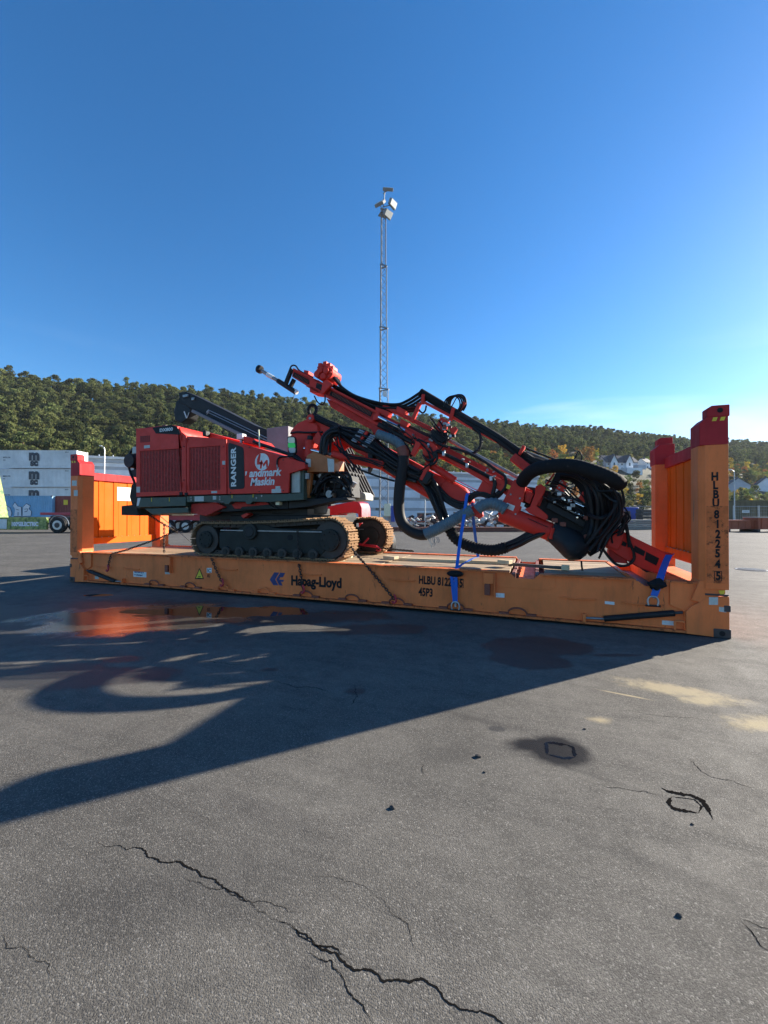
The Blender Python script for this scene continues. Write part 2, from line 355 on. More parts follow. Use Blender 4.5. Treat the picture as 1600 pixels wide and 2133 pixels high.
    oil = vmax(nt, [ell(nt, P, F_, (9.42,-3.629), 0.25, 0.14, 0.3, 0.1, 1.3), ell(nt, P, F_, (8.693,-4.483), 0.5, 0.10, 0.3, 0.1, 1.3, -5), ell(nt, P, F_, (9.258,-5.049), 0.06, 0.09, 0.3, 0.1, 1.2), ell(nt, P, F_, (10.383,-4.125), 0.5, 0.06, 0.3, 0.1, 1.3, -12), ell(nt, P, F_, (10.304,-3.552), 0.7, 0.03, 0.3, 0.1, 1.3, -12), ell(nt, P, F_, (9.564,-3.116), 0.6, 0.05, 0.3, 0.1, 1.3, -10), ell(nt, P, F_, (8.646,-4.928), 0.7, 0.2, 0.3, 0.1, 1.4, 30)])
    base = mixc(nt, math_n(nt, 'MULTIPLY', oil, 0.3), base, (0.03,0.029,0.029))
    base = mixc(nt, puddle, base, (0.012,0.011,0.010))
    L(nt, base, b.inputs['Base Color'])
    rg = ramp(nt, mid.outputs[0], [(0.3,0.62),(0.7,0.85)]).outputs[0]
    def lerp(a, f, bb): return math_n(nt, 'ADD', math_n(nt, 'MULTIPLY', a, math_n(nt, 'SUBTRACT', 1.0, f)), math_n(nt, 'MULTIPLY', bb, f))
    rg = lerp(rg, damp, 0.52); rg = lerp(rg, spot, 0.42); rg = lerp(rg, math_n(nt, 'MULTIPLY', shallow, 0.97), 0.15); rg = lerp(rg, puddle, 0.015)
    L(nt, rg, b.inputs['Roughness']); b.inputs['IOR'].default_value = 1.5; L(nt, math_n(nt, 'ADD', 0.12, math_n(nt, 'MULTIPLY', vmax(nt, [math_n(nt, 'MULTIPLY', puddle, 1.3), math_n(nt, 'MULTIPLY', shallow, 1.7), math_n(nt, 'MULTIPLY', damp, 0.3), math_n(nt, 'MULTIPLY', spot, 0.12)]), 0.55)), b.inputs['Specular IOR Level'])
    h = math_n(nt, 'ADD', math_n(nt, 'MULTIPLY', v1.outputs['Distance'], -0.9), math_n(nt, 'MULTIPLY', v2.outputs['Distance'], -0.4))
    h = math_n(nt, 'ADD', h, math_n(nt, 'MULTIPLY', mid.outputs[0], 0.8))
    h = math_n(nt, 'MULTIPLY', h, lerp(1.0, math_n(nt, 'MAXIMUM', puddle, math_n(nt, 'MULTIPLY', shallow, 0.8)), 0.0) if False else math_n(nt, 'SUBTRACT', 1.0, math_n(nt, 'MAXIMUM', puddle, math_n(nt, 'MULTIPLY', shallow, 0.86))))
    bp = N(nt, 'ShaderNodeBump', Strength=0.42, Distance=0.004); L(nt, h, bp.inputs['Height']); L(nt, bp.outputs[0], b.inputs['Normal'])
    return m
M['asphalt'] = asphalt()
M['crack'] = plain('crack_shadow', (0.012,0.011,0.010), 1.0, spec=0.0)
M['wetgroove'] = plain('wet_groove', (0.008,0.008,0.009), 0.12)

# ------------------------------------------------------------------ the ground
g = MB(); g.add([(-690,-290,0),(890,-290,0),(890,890,0),(-690,890,0)], [(0,1,2,3)])
ground = g.build('ground', M['asphalt'], None, smooth=0); ground['kind'] = 'structure'

def crack(pts, w, seed, mat='crack', name='crack', jag=0.022, z=0.0012):
    rnd = random.Random(seed); pl = [Vector((x, y, 0)) for x, y in pts]
    amp = jag*1.6
    while max((b-a).length for a, b in zip(pl, pl[1:])) > 0.011:        # fractal line
        q = []
        for a, b in zip(pl, pl[1:]):
            d = b-a; q.append(a)
            if d.length > 0.011: q.append((a+b)/2+Vector((-d.y, d.x, 0)).normalized()*rnd.uniform(-1, 1)*min(amp, d.length*0.16))
        q.append(pl[-1]); pl = q
    o = []; f = []; m = len(pl); sw = 1.0
    for i, p in enumerate(pl):
        d = (pl[min(i+1, m-1)]-pl[max(i-1, 0)]).normalized(); s_ = Vector((-d.y, d.x, 0)); e = min(1, 5*i/m, 5*(m-1-i)/m)+0.06
        sw = min(1.3, max(0.12, sw+rnd.uniform(-.16, .16))); a = w*0.30*sw*e*rnd.uniform(0.5, 1.2); c = w*0.30*sw*e*rnd.uniform(0.5, 1.2)
        o += [p+s_*a+Vector((0,0,z)), p-s_*c+Vector((0,0,z))]
        if i: f.append((2*i-2, 2*i-1, 2*i+1, 2*i))
    return MB().add(o, f).build(name, M[mat], ground, smooth=0)
crack([(8.007,-4.88),(8.213,-4.886),(8.396,-4.873),(8.561,-4.858),(8.708,-4.862),(8.932,-4.9),(9.043,-4.917),(9.144,-4.926),(9.209,-4.935),(9.309,-4.943),(9.424,-4.956),(9.496,-4.967),(9.597,-4.922),(9.68,-4.934),(9.8,-4.936),(9.939,-4.952),(10.175,-5.009)], 0.0105, 1)
crack([(9.118,-4.918),(9.212,-4.94),(9.345,-4.941)], 0.010, 21)
crack([(9.062,-4.724),(9.22,-4.684),(9.397,-4.701),(9.514,-4.759),(9.593,-4.845)], 0.004, 2, jag=0.012)
crack([(9.216,-4.978),(9.305,-4.97),(9.385,-5.023),(9.438,-5.046),(9.512,-5.089)], 0.006, 3)
crack([(8.558,-4.894),(8.774,-4.88),(9.07,-4.877),(9.139,-4.851)], 0.004, 4, jag=0.012)
crack([(6.594,-2.922),(6.868,-2.878),(7.27,-2.854)], 0.008, 5)
crack([(7.633,-3.072),(7.867,-3.075),(8.305,-3.08)], 0.010, 6)
crack([(8.896,-2.763),(9.221,-2.682),(9.51,-2.695)], 0.006, 7)
crack([(10.284,-3.619),(10.439,-3.612),(10.599,-3.606)], 0.005, 8, jag=0.01)
crack([(10.841,-3.138),(10.908,-3.315),(11.019,-3.319),(11.161,-3.345)], 0.009, 9)
crack([(10.852,-3.145),(10.839,-3.313),(10.904,-3.326)], 0.004, 10, jag=0.01)
crack([(10.677,-4.302),(10.694,-4.334),(10.709,-4.4),(10.757,-4.44)], 0.008, 11)
crack([(10.679,-4.298),(10.76,-4.309),(10.833,-4.301)], 0.006, 12)
crack([(9.304,-3.781),(9.343,-3.905)], 0.004, 13, jag=0.006)
crack([(8.126,-5.309),(8.311,-5.319),(8.523,-5.34)], 0.004, 14)
crack([(10.493,-2.589),(10.694,-2.563),(11.135,-2.524),(11.322,-2.564)], 0.004, 15, jag=0.008)
crack([(8.427,-2.852),(8.548,-3.068),(8.565,-3.247)], 0.010, 16)
# pressed-in rectangular grooves
crack([(10.609,-3.527),(10.645,-3.556),(10.747,-3.546),(10.787,-3.571),(10.791,-3.639),(10.788,-3.722)], 0.045, 31, jag=0.0008)
crack([(10.646,-3.596),(10.613,-3.656),(10.624,-3.698),(10.672,-3.698),(10.735,-3.693)], 0.034, 32, jag=0.0008)
crack([(10.646,-3.596),(10.749,-3.578),(10.769,-3.628),(10.735,-3.693)], 0.016, 33, jag=0.0008)
for k, q in enumerate(([(10.016,-3.263),(10.144,-3.245)], [(10.144,-3.245),(10.183,-3.266),(10.185,-3.385)], [(10.185,-3.385),(10.12,-3.421),(10.022,-3.408)], [(10.022,-3.408),(10.016,-3.263)])):
    crack(q, 0.045, 40+k, 'wetgroove', 'groove', 0.0006)
M['stone'] = plain('dark_stone', (0.07,0.065,0.06), 0.9, spec=0.1)
def stone(p, r, seed, label):
    r *= 0.8
    rnd = random.Random(seed); mb = MB().sphere((p[0], p[1], r*0.35), r, (1.2, 0.9, 0.6), 9, 6)
    for v in mb.v: v += Vector((rnd.uniform(-1,1), rnd.uniform(-1,1), rnd.uniform(-.6,.6)))*r*0.22
    o = mb.build('stone', M['stone'], None, smooth=0); tag(o, label, 'stone', 'loose stones on the asphalt')
stone((9.261,-4.211), 0.017, 1, 'small dark stone on the sunny asphalt right of the long crack')
stone((9.614,-3.595), 0.020, 2, 'dark stone on the sunny asphalt left of the wet groove')
stone((10.278,-2.986), 0.010, 3, 'tiny stone just above and right of the wet groove')
stone((9.67,-3.739), 0.009, 4, 'tiny stone below the dark stone left of the wet groove')
stone((10.468,-4.367), 0.012, 5, 'small stone in the lower right of the asphalt')
stone((10.679,-3.794), 0.008, 6, 'tiny stone just below the rectangular groove at the right')

# ------------------------------------------------------------------ the flat rack
rack = thing('flat_rack', (6.096, 1.219, 0), 'long orange flat rack container with two red topped end walls carrying the drill rig', 'flat rack')
RL, RW = 12.192, 2.438
def camber(x): return 0.035*math.sin(PI*min(1, max(0, x/RL)))
def side_beam(y_web, out):     # out = -1 near side, +1 far side
    top = [(0.30,0.66)]
    top += [(x, 0.652+camber(x)) for x in (2.0,4.0,6.0,8.0,9.45)]
    top += [(9.58,0.672),(9.66,0.60),(9.91,0.60),(9.99,0.672),(11.18,0.655),(11.23,0.64),(11.30,0.585),(11.46,0.585),(11.54,0.64),(11.58,0.652),(11.86,0.652)]
    bot = [(11.86,0.05),(9.0,0.05+camber(9)),(6.0,0.05+camber(6)),(3.0,0.05+camber(3)),(0.30,0.05)]
    b_ = MB().prism(top+bot, y_web, y_web-0.012*out)
    o = b_.build('side_beam', M['orange'], rack)
    y0, y1 = sorted((y_web, y_web+0.085*out))
    fl = MB()
    xs = [0.30+11.56*i/24 for i in range(25)]
    for a, c in zip(xs, xs[1:]):
        za, zc = 0.022+camber(a), 0.022+camber(c)
        fl.add([(a,y0,za),(c,y0,zc),(c,y1,zc),(a,y1,za),(a,y0,za+0.028),(c,y0,zc+0.028),(c,y1,zc+0.028),(a,y1,za+0.028)], [(3,2,1,0),(4,5,6,7),(0,1,5,4),(2,3,7,6)])
    fl.build('bottom_flange', M['orange_worn'], o)
    ya, yb = sorted((y_web+0.05*out, y_web-0.11*out))
    tf = MB()
    for a, c in ((0.34,3.0),(3.0,6.0),(6.0,9.575)):
        za, zc = 0.650+camber(a), 0.650+camber(c)
        tf.add([(a,ya,za),(c,ya,zc),(c,yb,zc),(a,yb,za),(a,ya,za+0.022),(c,ya,zc+0.022),(c,yb,zc+0.022),(a,yb,za+0.022)], [(3,2,1,0),(4,5,6,7),(0,1,5,4),(2,3,7,6),(1,2,6,5),(3,0,4,7)])
    tf.box(9.995,11.17,ya,yb,0.656,0.678); tf.box(11.585,11.87,ya,yb,0.650,0.672)
    tf.build('top_flange', M['orange_worn'], o)
    # reinforcing plate round the notch
    rp = MB().prism([(9.36,0.66),(9.57,0.668),(9.655,0.59),(9.915,0.59),(9.99,0.664),(10.20,0.655),(10.20,0.50),(10.14,0.455),(9.44,0.455),(9.36,0.51)], y_web+0.006*out, y_web+0.001*out)
    rp.build('notch_plate', M['orange'], o, 0.003)
    return o
WEB = 0.09
near_beam = side_beam(WEB, -1); far_beam = side_beam(RW-WEB, 1)

def end_wall(mx):              # mx maps distance from the rack end to world x
    for (ya, yb, out) in ((0.0,0.33,-1),(RW,RW-0.33,1)):
        def y(v): return ya - out*v
        # base corner
        p = [(mx(0.012),0.0),(mx(0.46),0.02),(mx(0.46),0.30),(mx(0.40),0.37),(mx(0.30),0.44),(mx(0.24),0.50),(mx(0.012),0.52)]
        c = MB().prism(p, y(0.004), y(0.30)); cb = c.build('base_corner', M['orange'], rack, 0.008)
        MB().prism([(mx(0.47),0.02),(mx(0.30),0.02),(mx(0.30),0.66),(mx(0.62),0.655),(mx(0.62),0.36),(mx(0.47),0.30)], y(0.06), y(0.13)).build('hinge_gusset', M['orange'], cb, 0.006)
        k = MB(); xs = sorted((mx(-0.004), mx(0.178)))
        k.box(xs[0], xs[1], min(y(-0.003), y(0.162)), max(y(-0.003), y(0.162)), 0.0, 0.118)
        cc = k.build('corner_casting', M['rackdark'], rack, 0.012)
        MB().cyl((mx(0.09), y(-0.0045), 0.06), (mx(0.09), y(0.02), 0.06), 0.032).build('casting_hole', M['black'], cc)
        MB().box(*sorted((mx(0.02), mx(0.26))), *sorted((y(0.0), y(0.05))), 0.522, 0.545).build('base_cap', M['rackdark'], cb, 0.004)
        MB().tube([(mx(0.47), y(0.03), 0.16), (mx(0.56), y(0.03), 0.165), (mx(0.575), y(0.03), 0.15), (mx(0.575), y(0.03), 0.05)], 0.014).build('hand_grip', M['orange'], cb)
        MB().box(*sorted((mx(0.0), mx(0.07))), *sorted((y(-0.002), y(0.06))), 0.33, 0.41).build('lock_block', M['rackdark'], cb, 0.008)
        # post
        poly = [(mx(0.31),y(0.07)),(mx(0.255),y(0.0)),(mx(0.016),y(0.0)),(mx(0.016),y(0.33)),(mx(0.31),y(0.33))]
        po = MB().prismz(poly, 0.60, 2.405).build('corner_post', M['orange'], rack, 0.006)
        MB().prism([(mx(0.315),0.70),(mx(0.40),0.45),(mx(0.30),0.42),(mx(0.05),0.55),(mx(0.05),0.70)], y(0.012), y(0.30)).build('post_foot', M['orange'], po, 0.006)
        # front face plate with worn edge
        MB().box(*sorted((mx(0.022), mx(0.245))), *sorted((y(-0.004), y(0.012))), 0.68, 1.64).build('post_plate', M['orange_worn'], po, 0.002)
        tp = [(mx(0.016),2.405),(mx(0.313),2.405),(mx(0.313),2.68),(mx(0.238),2.755),(mx(0.016),2.755)]
        MB().prism(tp, y(-0.002), y(0.332)).build('post_head', M['rackred'], po, 0.006)
        tc = [(mx(0.0),2.752),(mx(0.236),2.752),(mx(0.236),2.862),(mx(0.182),2.896),(mx(0.0),2.896)]
        t2 = MB().prism(tc, y(-0.003), y(0.165)).build('top_casting', M['rackred'], po, 0.010)
        MB().cyl((mx(0.10), y(-0.0035), 2.83), (mx(0.10), y(0.01), 2.83), 0.032).build('casting_hole', M['black'], t2)
        for dx in (0.06, 0.14):
            MB().prism([(mx(dx),2.70),(mx(dx+0.045),2.70),(mx(dx+0.03),2.745),(mx(dx-0.015),2.745)], y(-0.0045), y(-0.0022)).build('hazard_stripe', M['yellow'], po)
    # the wall between the posts
    x0, x1 = sorted((mx(0.075), mx(0.12)))
    ysq = [0.33,0.56,0.70,0.93,1.06,1.29,1.42,1.65,1.78,1.97,2.108]
    for i, (a, b_) in enumerate(zip(ysq, ysq[1:])):
        dx = 0.010 if i % 2 else 0.0
        s_ = 1 if mx(1) > mx(0) else -1
        MB().box(x0+dx*s_, x1+dx*s_, a+0.004, b_-0.004, 0.98, 2.35).build('wall_panel', M['orange_wall'], rack, 0.004)
    MB().box(*sorted((mx(0.07), mx(0.09))), 0.33, 2.108, 0.95, 2.4).build('wall_backing', M['orange_wall'], rack)
    tb = MB().prismz([(mx(0.03),0.33),(mx(0.17),0.33),(mx(0.17),2.108),(mx(0.03),2.108)], 2.335, 2.515); tb.build('top_rail', M['rackred'], rack, 0.008)
    bb = MB().box(*sorted((mx(0.04), mx(0.17))), 0.33, 2.108, 0.83, 0.985); bb.build('bottom_rail', M['orange_wall'], rack, 0.006)
    for i in range(10):
        MB().cyl((mx(0.17), 0.45+i*0.17, 0.985), (mx(0.155), 0.45+i*0.17, 0.99), 0.008, n=6).build('rivet', M['galv'], rack)
    # end sill and platform
    MB().box(*sorted((mx(0.05), mx(0.42))), 0.32, 2.12, 0.05, 0.655).build('end_sill', M['orange'], rack, 0.006)
end_wall(lambda d: RL-d); end_wall(lambda d: d)

# deck
MB().box(0.42, 11.75, 0.10, 2.34, 0.30, 0.48).build('deck_frame', M['redbrown'], rack)
plank_meshes = {}
ys = [0.205+i*0.1455 for i in range(14)]
segs = [(0.44,2.55),(2.56,5.10),(5.11,7.45),(7.46,9.56),(10.06,11.12)]
def zdeck(x): return 0.632+camber(x)*0.9
for (a, b_) in segs:
    for i, y in enumerate(ys):
        mid = (a+b_)/2; k = round(b_-a, 3)
        if k not in plank_meshes:
            plank_meshes[k] = MB().box(-(b_-a)/2, (b_-a)/2, 0, 0.140, -0.03, 0.03).mesh('plank', smooth=0)
        jit = random.uniform(-0.003, 0.003)
        place('plank', plank_meshes[k], M['deckwood'], rack, (mid, y, zdeck(mid)-0.012+jit), (0, random.uniform(-.0006,.0006), 0))
# cross channel under the notches
for x in (9.60, 9.93):
    MB().box(x, x+0.05, 0.12, 2.32, 0.45, 0.652).build('channel_wall', M['redbrown'], rack, 0.003)
MB().box(9.66, 9.92, 0.11, 2.33, 0.48, 0.545).build('channel_floor', M['orange'], rack)
for k in range(5): MB().box(9.655, 9.70, 0.32+k*0.42, 0.38+k*0.42, 0.55, 0.64).build('channel_rib', M['redbrown'], rack, 0.004)
for x in (11.14, 11.54):
    MB().box(x, x+0.06, 0.11, 2.33, 0.45, 0.668).build('channel_wall', M['orange'], rack, 0.004)
MB().box(11.20, 11.54, 0.11, 2.33, 0.45, 0.52).build('channel_floor', M['redbrown'], rack)
MB().box(11.60, 11.80, 0.11, 2.33, 0.50, 0.655).build('end_platform', M['orange'], rack, 0.004)

# lashing rings and bars on the near side
def ring(x, parent):
    z = 0.055+camber(x)
    pts = [Vector((x+0.13*math.cos(a), WEB-0.035-0.03*math.sin(a), z+0.015+0.085*math.sin(a))) for a in [PI*i/10 for i in range(11)]]
    m_ = MB().tube([(x+0.20,WEB-0.03,z+0.012)]+pts+[(x-0.20,WEB-0.03,z+0.012)], 0.013, 6)
    m_.box(x-0.26, x-0.12, WEB-0.06, WEB-0.004, z-0.004, z+0.022); m_.box(x+0.12, x+0.26, WEB-0.06, WEB-0.004, z-0.004, z+0.022)
    m_.build('lashing_ring', M['redbrown'] if random.random() < 0.5 else M['orange'], parent)
for px in (2.546, 3.514, 4.338, 5.256, 6.151, 7.046, 7.833, 8.786, 9.688): ring(px, near_beam)
for px, pz in [(0.969,0.369),(1.852,0.368),(4.406,0.479),(6.208,0.48),(7.907,0.474),(10.486,0.365),(11.268,0.345)]:
    w = 0.23
    MB().tube(catmull([(px-w,WEB-0.012,pz+0.01),(px-w*0.5,WEB-0.022,pz),(px,WEB-0.024,pz-0.006),(px+w*0.5,WEB-0.022,pz-0.002),(px+w,WEB-0.012,pz+0.004)], 4), 0.012, 6).build('lashing_bar', M['orange'], near_beam)
# stake pockets
for x, z0 in ((2.906, 0.36), (9.281, 0.33)):
    sp = MB().box(x-0.075, x+0.075, 0.03, WEB, 0.50, 0.66).build('stake_pocket', M['orange'], near_beam, 0.005)
    MB().box(x-0.06, x+0.02, 0.032, WEB, z0, 0.497).build('pocket_lug', M['redbrown'], sp, 0.005)
    MB().box(x+0.078, x+0.092, 0.02, WEB, z0-0.02, 0.66).build('pocket_plate', M['orange'], sp, 0.003)
# gas struts
def strut(p0, p1, p2):
    m_ = MB().cyl(p0, p1, 0.040, n=18); s_ = m_.build('gas_strut', M['blackmetal'], near_beam, 0.004)
    MB().cyl(p1, p2, 0.016, n=12).build('strut_rod', M['steel'], s_)
    q = Vector(p2); MB().box(q.x-0.02, q.x+0.02, q.y-0.035, q.y+0.045, q.z-0.06, q.z+0.06).build('strut_yoke', M['orange'], s_, 0.006)
    e = Vector(p0)+(Vector(p0)-Vector(p1)).normalized()*0.09
    MB().cyl(p0, e, 0.018, n=10).build('strut_eye', M['rackdark'], s_)
strut((11.616,0.045,0.263), (10.807,0.045,0.116), (10.566,0.045,0.108))
strut((0.603,0.045,0.261), (1.408,0.045,0.083), (1.641,0.045,0.096))

# print and stickers
def sticker(poly, y, mat, parent, name='sticker', th=0.0015): return MB().prism(poly, y-th, y-0.0002).build(name, M[mat], parent)
tw = Vector((1,0,0.001))
pL = Vector((5.815,0.088,0.27)); pR = Vector((6.93,0.088,0.28))
lettering('Hapag-Lloyd', 0.235, M['black'], near_beam, (pL.x, WEB-0.0025, pL.z), pR-pL, bold=0.0095, spacing=1.0, widthscale=(pR-pL).length/1.30)
a = Vector((5.362,0.088,0.357)); b_ = Vector((5.693,0.088,0.367)); LW = b_.x-a.x; LH = 0.235; zc = a.z
def LG(u, v): return (a.x+u*LW, zc+(v-0.5)*LH)
sticker([LG(0.30,1),(LG(0.62,1)),LG(0.36,0.45),LG(0.56,0.02),LG(0.24,0.0),LG(0.0,0.42)], WEB, 'navy', near_beam, 'line_emblem')
sticker([LG(0.68,1),LG(1.0,1),LG(0.86,0.66),LG(0.70,0.66),LG(0.62,0.46),LG(0.94,0.46),LG(0.86,0.30),LG(0.72,0.30),LG(0.84,0.02),LG(0.62,0.02),LG(0.42,0.46)], WEB, 'navy', near_beam, 'line_emblem')
q0 = Vector((8.189,0.088,0.437)); q1 = Vector((8.89,0.088,0.419))
lettering('HLBU 812254', 0.175, M['black'], near_beam, (q0.x, WEB-0.0025, q0.z), q1-q0, bold=0.006, widthscale=0.63)
lettering('5', 0.175, M['black'], near_beam, (8.838, WEB-0.0025, 0.423), q1-q0, bold=0.006, widthscale=0.63)
bx0 = Vector((8.816,0.088,0.54)); bx1 = Vector((8.904,0.088,0.406))
for (xa, xb, za, zb) in ((bx0.x, bx1.x, bx0.z-0.006, bx0.z), (bx0.x, bx1.x, bx1.z, bx1.z+0.006), (bx0.x, bx0.x+0.006, bx1.z+0.006, bx0.z-0.006), (bx1.x-0.006, bx1.x, bx1.z+0.006, bx0.z-0.006)):
    sticker([(xa,za),(xb,za),(xb,zb),(xa,zb)], WEB, 'black', near_beam, 'check_digit_box')
lettering('45P3', 0.175, M['black'], near_beam, (8.189, WEB-0.0025, 0.246), q1-q0, bold=0.006, widthscale=0.66)
# warning triangle
T0 = [(3.708,0.474),(3.819,0.262),(3.587,0.249)]
tr = sticker(T0, WEB, 'black', near_beam, 'warning_sign')
cx = sum(p[0] for p in T0)/3; czz = sum(p[1] for p in T0)/3
MB().prism([(cx+(x-cx)*0.76, czz+(z-czz)*0.76) for x, z in T0], WEB-0.003, WEB-0.0016).build('sign_face', M['yellow'], tr)
for k, wd in enumerate((0.07, 0.09)): MB().box(cx-wd/2, cx+wd/2, WEB-0.0042, WEB-0.0032, czz-0.03-k*0.03, czz-0.018-k*0.03).build('sign_line', M['black'], tr)
S2 = [(3.89,0.482),(4.009,0.488),(4.009,0.394),(3.89,0.388)]
st = sticker(S2, WEB, 'white', near_beam)
lettering('IC', 0.10, M['black'], st, (S2[3][0]+0.012, WEB-0.0022, S2[3][1]+0.012), bold=0.002)
lettering('82', 0.08, M['black'], near_beam, (S2[3][0]+0.01, WEB-0.0022, S2[3][1]-0.085), bold=0.001)
S3 = [(1.895,0.319),(2.272,0.317),(2.273,0.207),(1.896,0.206)]
st = sticker(S3, WEB, 'white', near_beam)
lettering('REMOVABLE By 30', 0.042, M['navy'], st, (S3[3][0]+0.03, WEB-0.0024, S3[3][1]+0.085), widthscale=0.8, bold=0.001)
lettering('for Lashing Support', 0.042, M['navy'], st, (S3[3][0]+0.03, WEB-0.0024, S3[3][1]+0.03), widthscale=0.72, bold=0.001)
for s_ in ([(2.797,0.373),(2.928,0.379),(2.928,0.311),(2.797,0.304)], [(0.709,0.154),(0.833,0.16),(0.833,0.096),(0.709,0.089)]): sticker(s_, WEB, 'stickgrey', near_beam)
for s_, tx in (([(9.381,0.364),(9.505,0.365),(9.505,0.301),(9.381,0.3)], ('LASHING POINT','MAX 5000 KG')), ([(10.825,0.35),(10.941,0.346),(10.941,0.306),(10.825,0.311)], ('CAUTION',)), ([(11.49,0.148),(11.628,0.148),(11.628,0.092),(11.49,0.092)], ('','')) ):
    st = sticker(s_, WEB, 'white', near_beam)
st_side = rack
# characters down the right hand post
for ch, x, z in [('H',12.035,2.011),('L',12.040,1.903),('B',12.044,1.789),('U',12.044,1.682),('8',12.050,1.538),('1',12.060,1.419),('2',12.062,1.293),('2',12.061,1.174),('5',12.058,1.055),('4',12.060,0.924),('5',12.064,0.775)]:
    lettering(ch, 0.140, M['black'], rack, (x, -0.0066 if z < 1.66 else -0.0022, z-0.05), bold=0.006, widthscale=0.74, align='CENTER')
bx = [(12.025,0.827),(12.098,0.83),(12.098,0.712),(12.025,0.707)]
for (i, j) in ((0,1),(1,2),(2,3),(3,0)):
    (xa, za), (xb, zb) = bx[i], bx[j]
    MB().beam((xa,-0.0055,za), (xb,-0.0055,zb), 0.0015, 0.008).build('check_digit_box', M['black'], rack)
for s_, m_ in (([(11.97,0.501),(12.063,0.507),(12.063,0.412),(11.969,0.405)], 'stickgrey'), ([(12.072,0.389),(12.145,0.383),(12.145,0.324),(12.072,0.33)], 'stickgrey'), ([(0.061,2.3),(0.223,2.295),(0.224,2.176),(0.062,2.179)], 'stickgrey'), ([(0.128,2.08),(0.257,2.077),(0.259,1.947),(0.13,1.949)], 'stickgrey')):
    sticker(s_, -0.0002 if s_[0][1] > 0.6 else 0.003, m_, rack)
sticker([(12.068,0.591),(12.136,0.595),(12.122,0.547),(12.083,0.544)], 0.003, 'yellow', rack)
# white notices on the inside of the end walls
for xw, s_ in ((RL-0.1315,1), (0.1315,-1)):
    if s_ > 0: ya, yb, za, zb = 0.62, 0.90, 1.92, 2.25
    else: ya, yb, za, zb = 1.02, 1.42, 1.88, 2.22
    MB().box(*sorted((xw, xw-0.002*s_)), ya, yb, za, zb).build('notice_sheet', M['white'], rack)
# ------------------------------------------------------------------ the drill rig
M['red'] = paint('rig_red_paint', (0.66,0.034,0.020), 0.45, (0.26,0.07,0.05), 0.28, 2.2, fade=0.10, spec=0.25)
M['reddk'] = paint('rig_red_worn', (0.52,0.03,0.02), 0.55, (0.09,0.035,0.03), 0.45, 4.0, fade=0.16, rust=0.08, spec=0.25)
M['green'] = paint('dark_green_paint', (0.028,0.052,0.034), 0.42, (0.06,0.055,0.045), 0.45, 3.0)
M['greytrack'] = paint('track_frame_grey', (0.026,0.027,0.022), 0.65, (0.055,0.04,0.028), 0.65, 3.5, spec=0.25)
M['shoe'] = paint('track_shoe_steel', (0.25,0.145,0.075), 0.85, (0.40,0.24,0.12), 0.7, 9, bump=0.5, spec=0.15)
M['chainsteel'] = paint('track_link_steel', (0.045,0.035,0.028), 0.55, (0.12,0.08,0.05), 0.5, 9, metallic=0.2)
M['rubber'] = plain('hose_rubber', (0.011,0.011,0.012), 0.42, spec=0.25)
M['rubber2'] = plain('matt_black_rubber', (0.014,0.014,0.015), 0.6, spec=0.25)
M['wrap'] = plain('hose_sleeve_fabric', (0.015,0.015,0.016), 0.85, spec=0.15)
M['greyhose'] = paint('grey_blue_duct', (0.10,0.15,0.175), 0.6, (0.03,0.03,0.03), 0.7, 12)
M['tarp'] = paint('rubber_skirt', (0.013,0.016,0.02), 0.55, (0.04,0.045,0.05), 0.5, 5, spec=0.25)
M['brown'] = paint('control_box_orange', (0.42,0.12,0.022), 0.45, (0.12,0.06,0.03), 0.3, 3)
M['silver'] = plain('silver_print', (0.66,0.66,0.64), 0.35)
M['cream'] = plain('cream_paint_and_reflection', (0.75,0.72,0.5), 0.3)
M['hivis'] = plain('green_reflection', (0.06,0.85,0.10), 0.3)  # green of the vest reflected in the mirror, as plain colour
M['greywhite'] = paint('grey_white_paint', (0.46,0.48,0.42), 0.45, (0.2,0.2,0.17), 0.4, 5)
M['darkgap'] = plain('dark_interior', (0.02,0.012,0.012), 0.8)
M['grille'] = paint('grille_red', (0.50,0.04,0.03), 0.5, (0.45,0.22,0.17), 0.45, 3, spec=0.25)
M['core'] = paint('radiator_core', (0.10,0.025,0.022), 0.7, (0.6,0.45,0.38), 0.75, 2.2)
M['cabglass'] = plain('cab_glass', (0.22,0.30,0.38), 0.05)
M['blue'] = plain('blue_webbing', (0.012,0.12,0.52), 0.6)
M['binder'] = plain('red_binder', (0.5,0.015,0.03), 0.4)
M['chain'] = paint('lashing_chain_steel', (0.03,0.024,0.02), 0.5, (0.10,0.05,0.03), 0.5, 20, metallic=0.4)

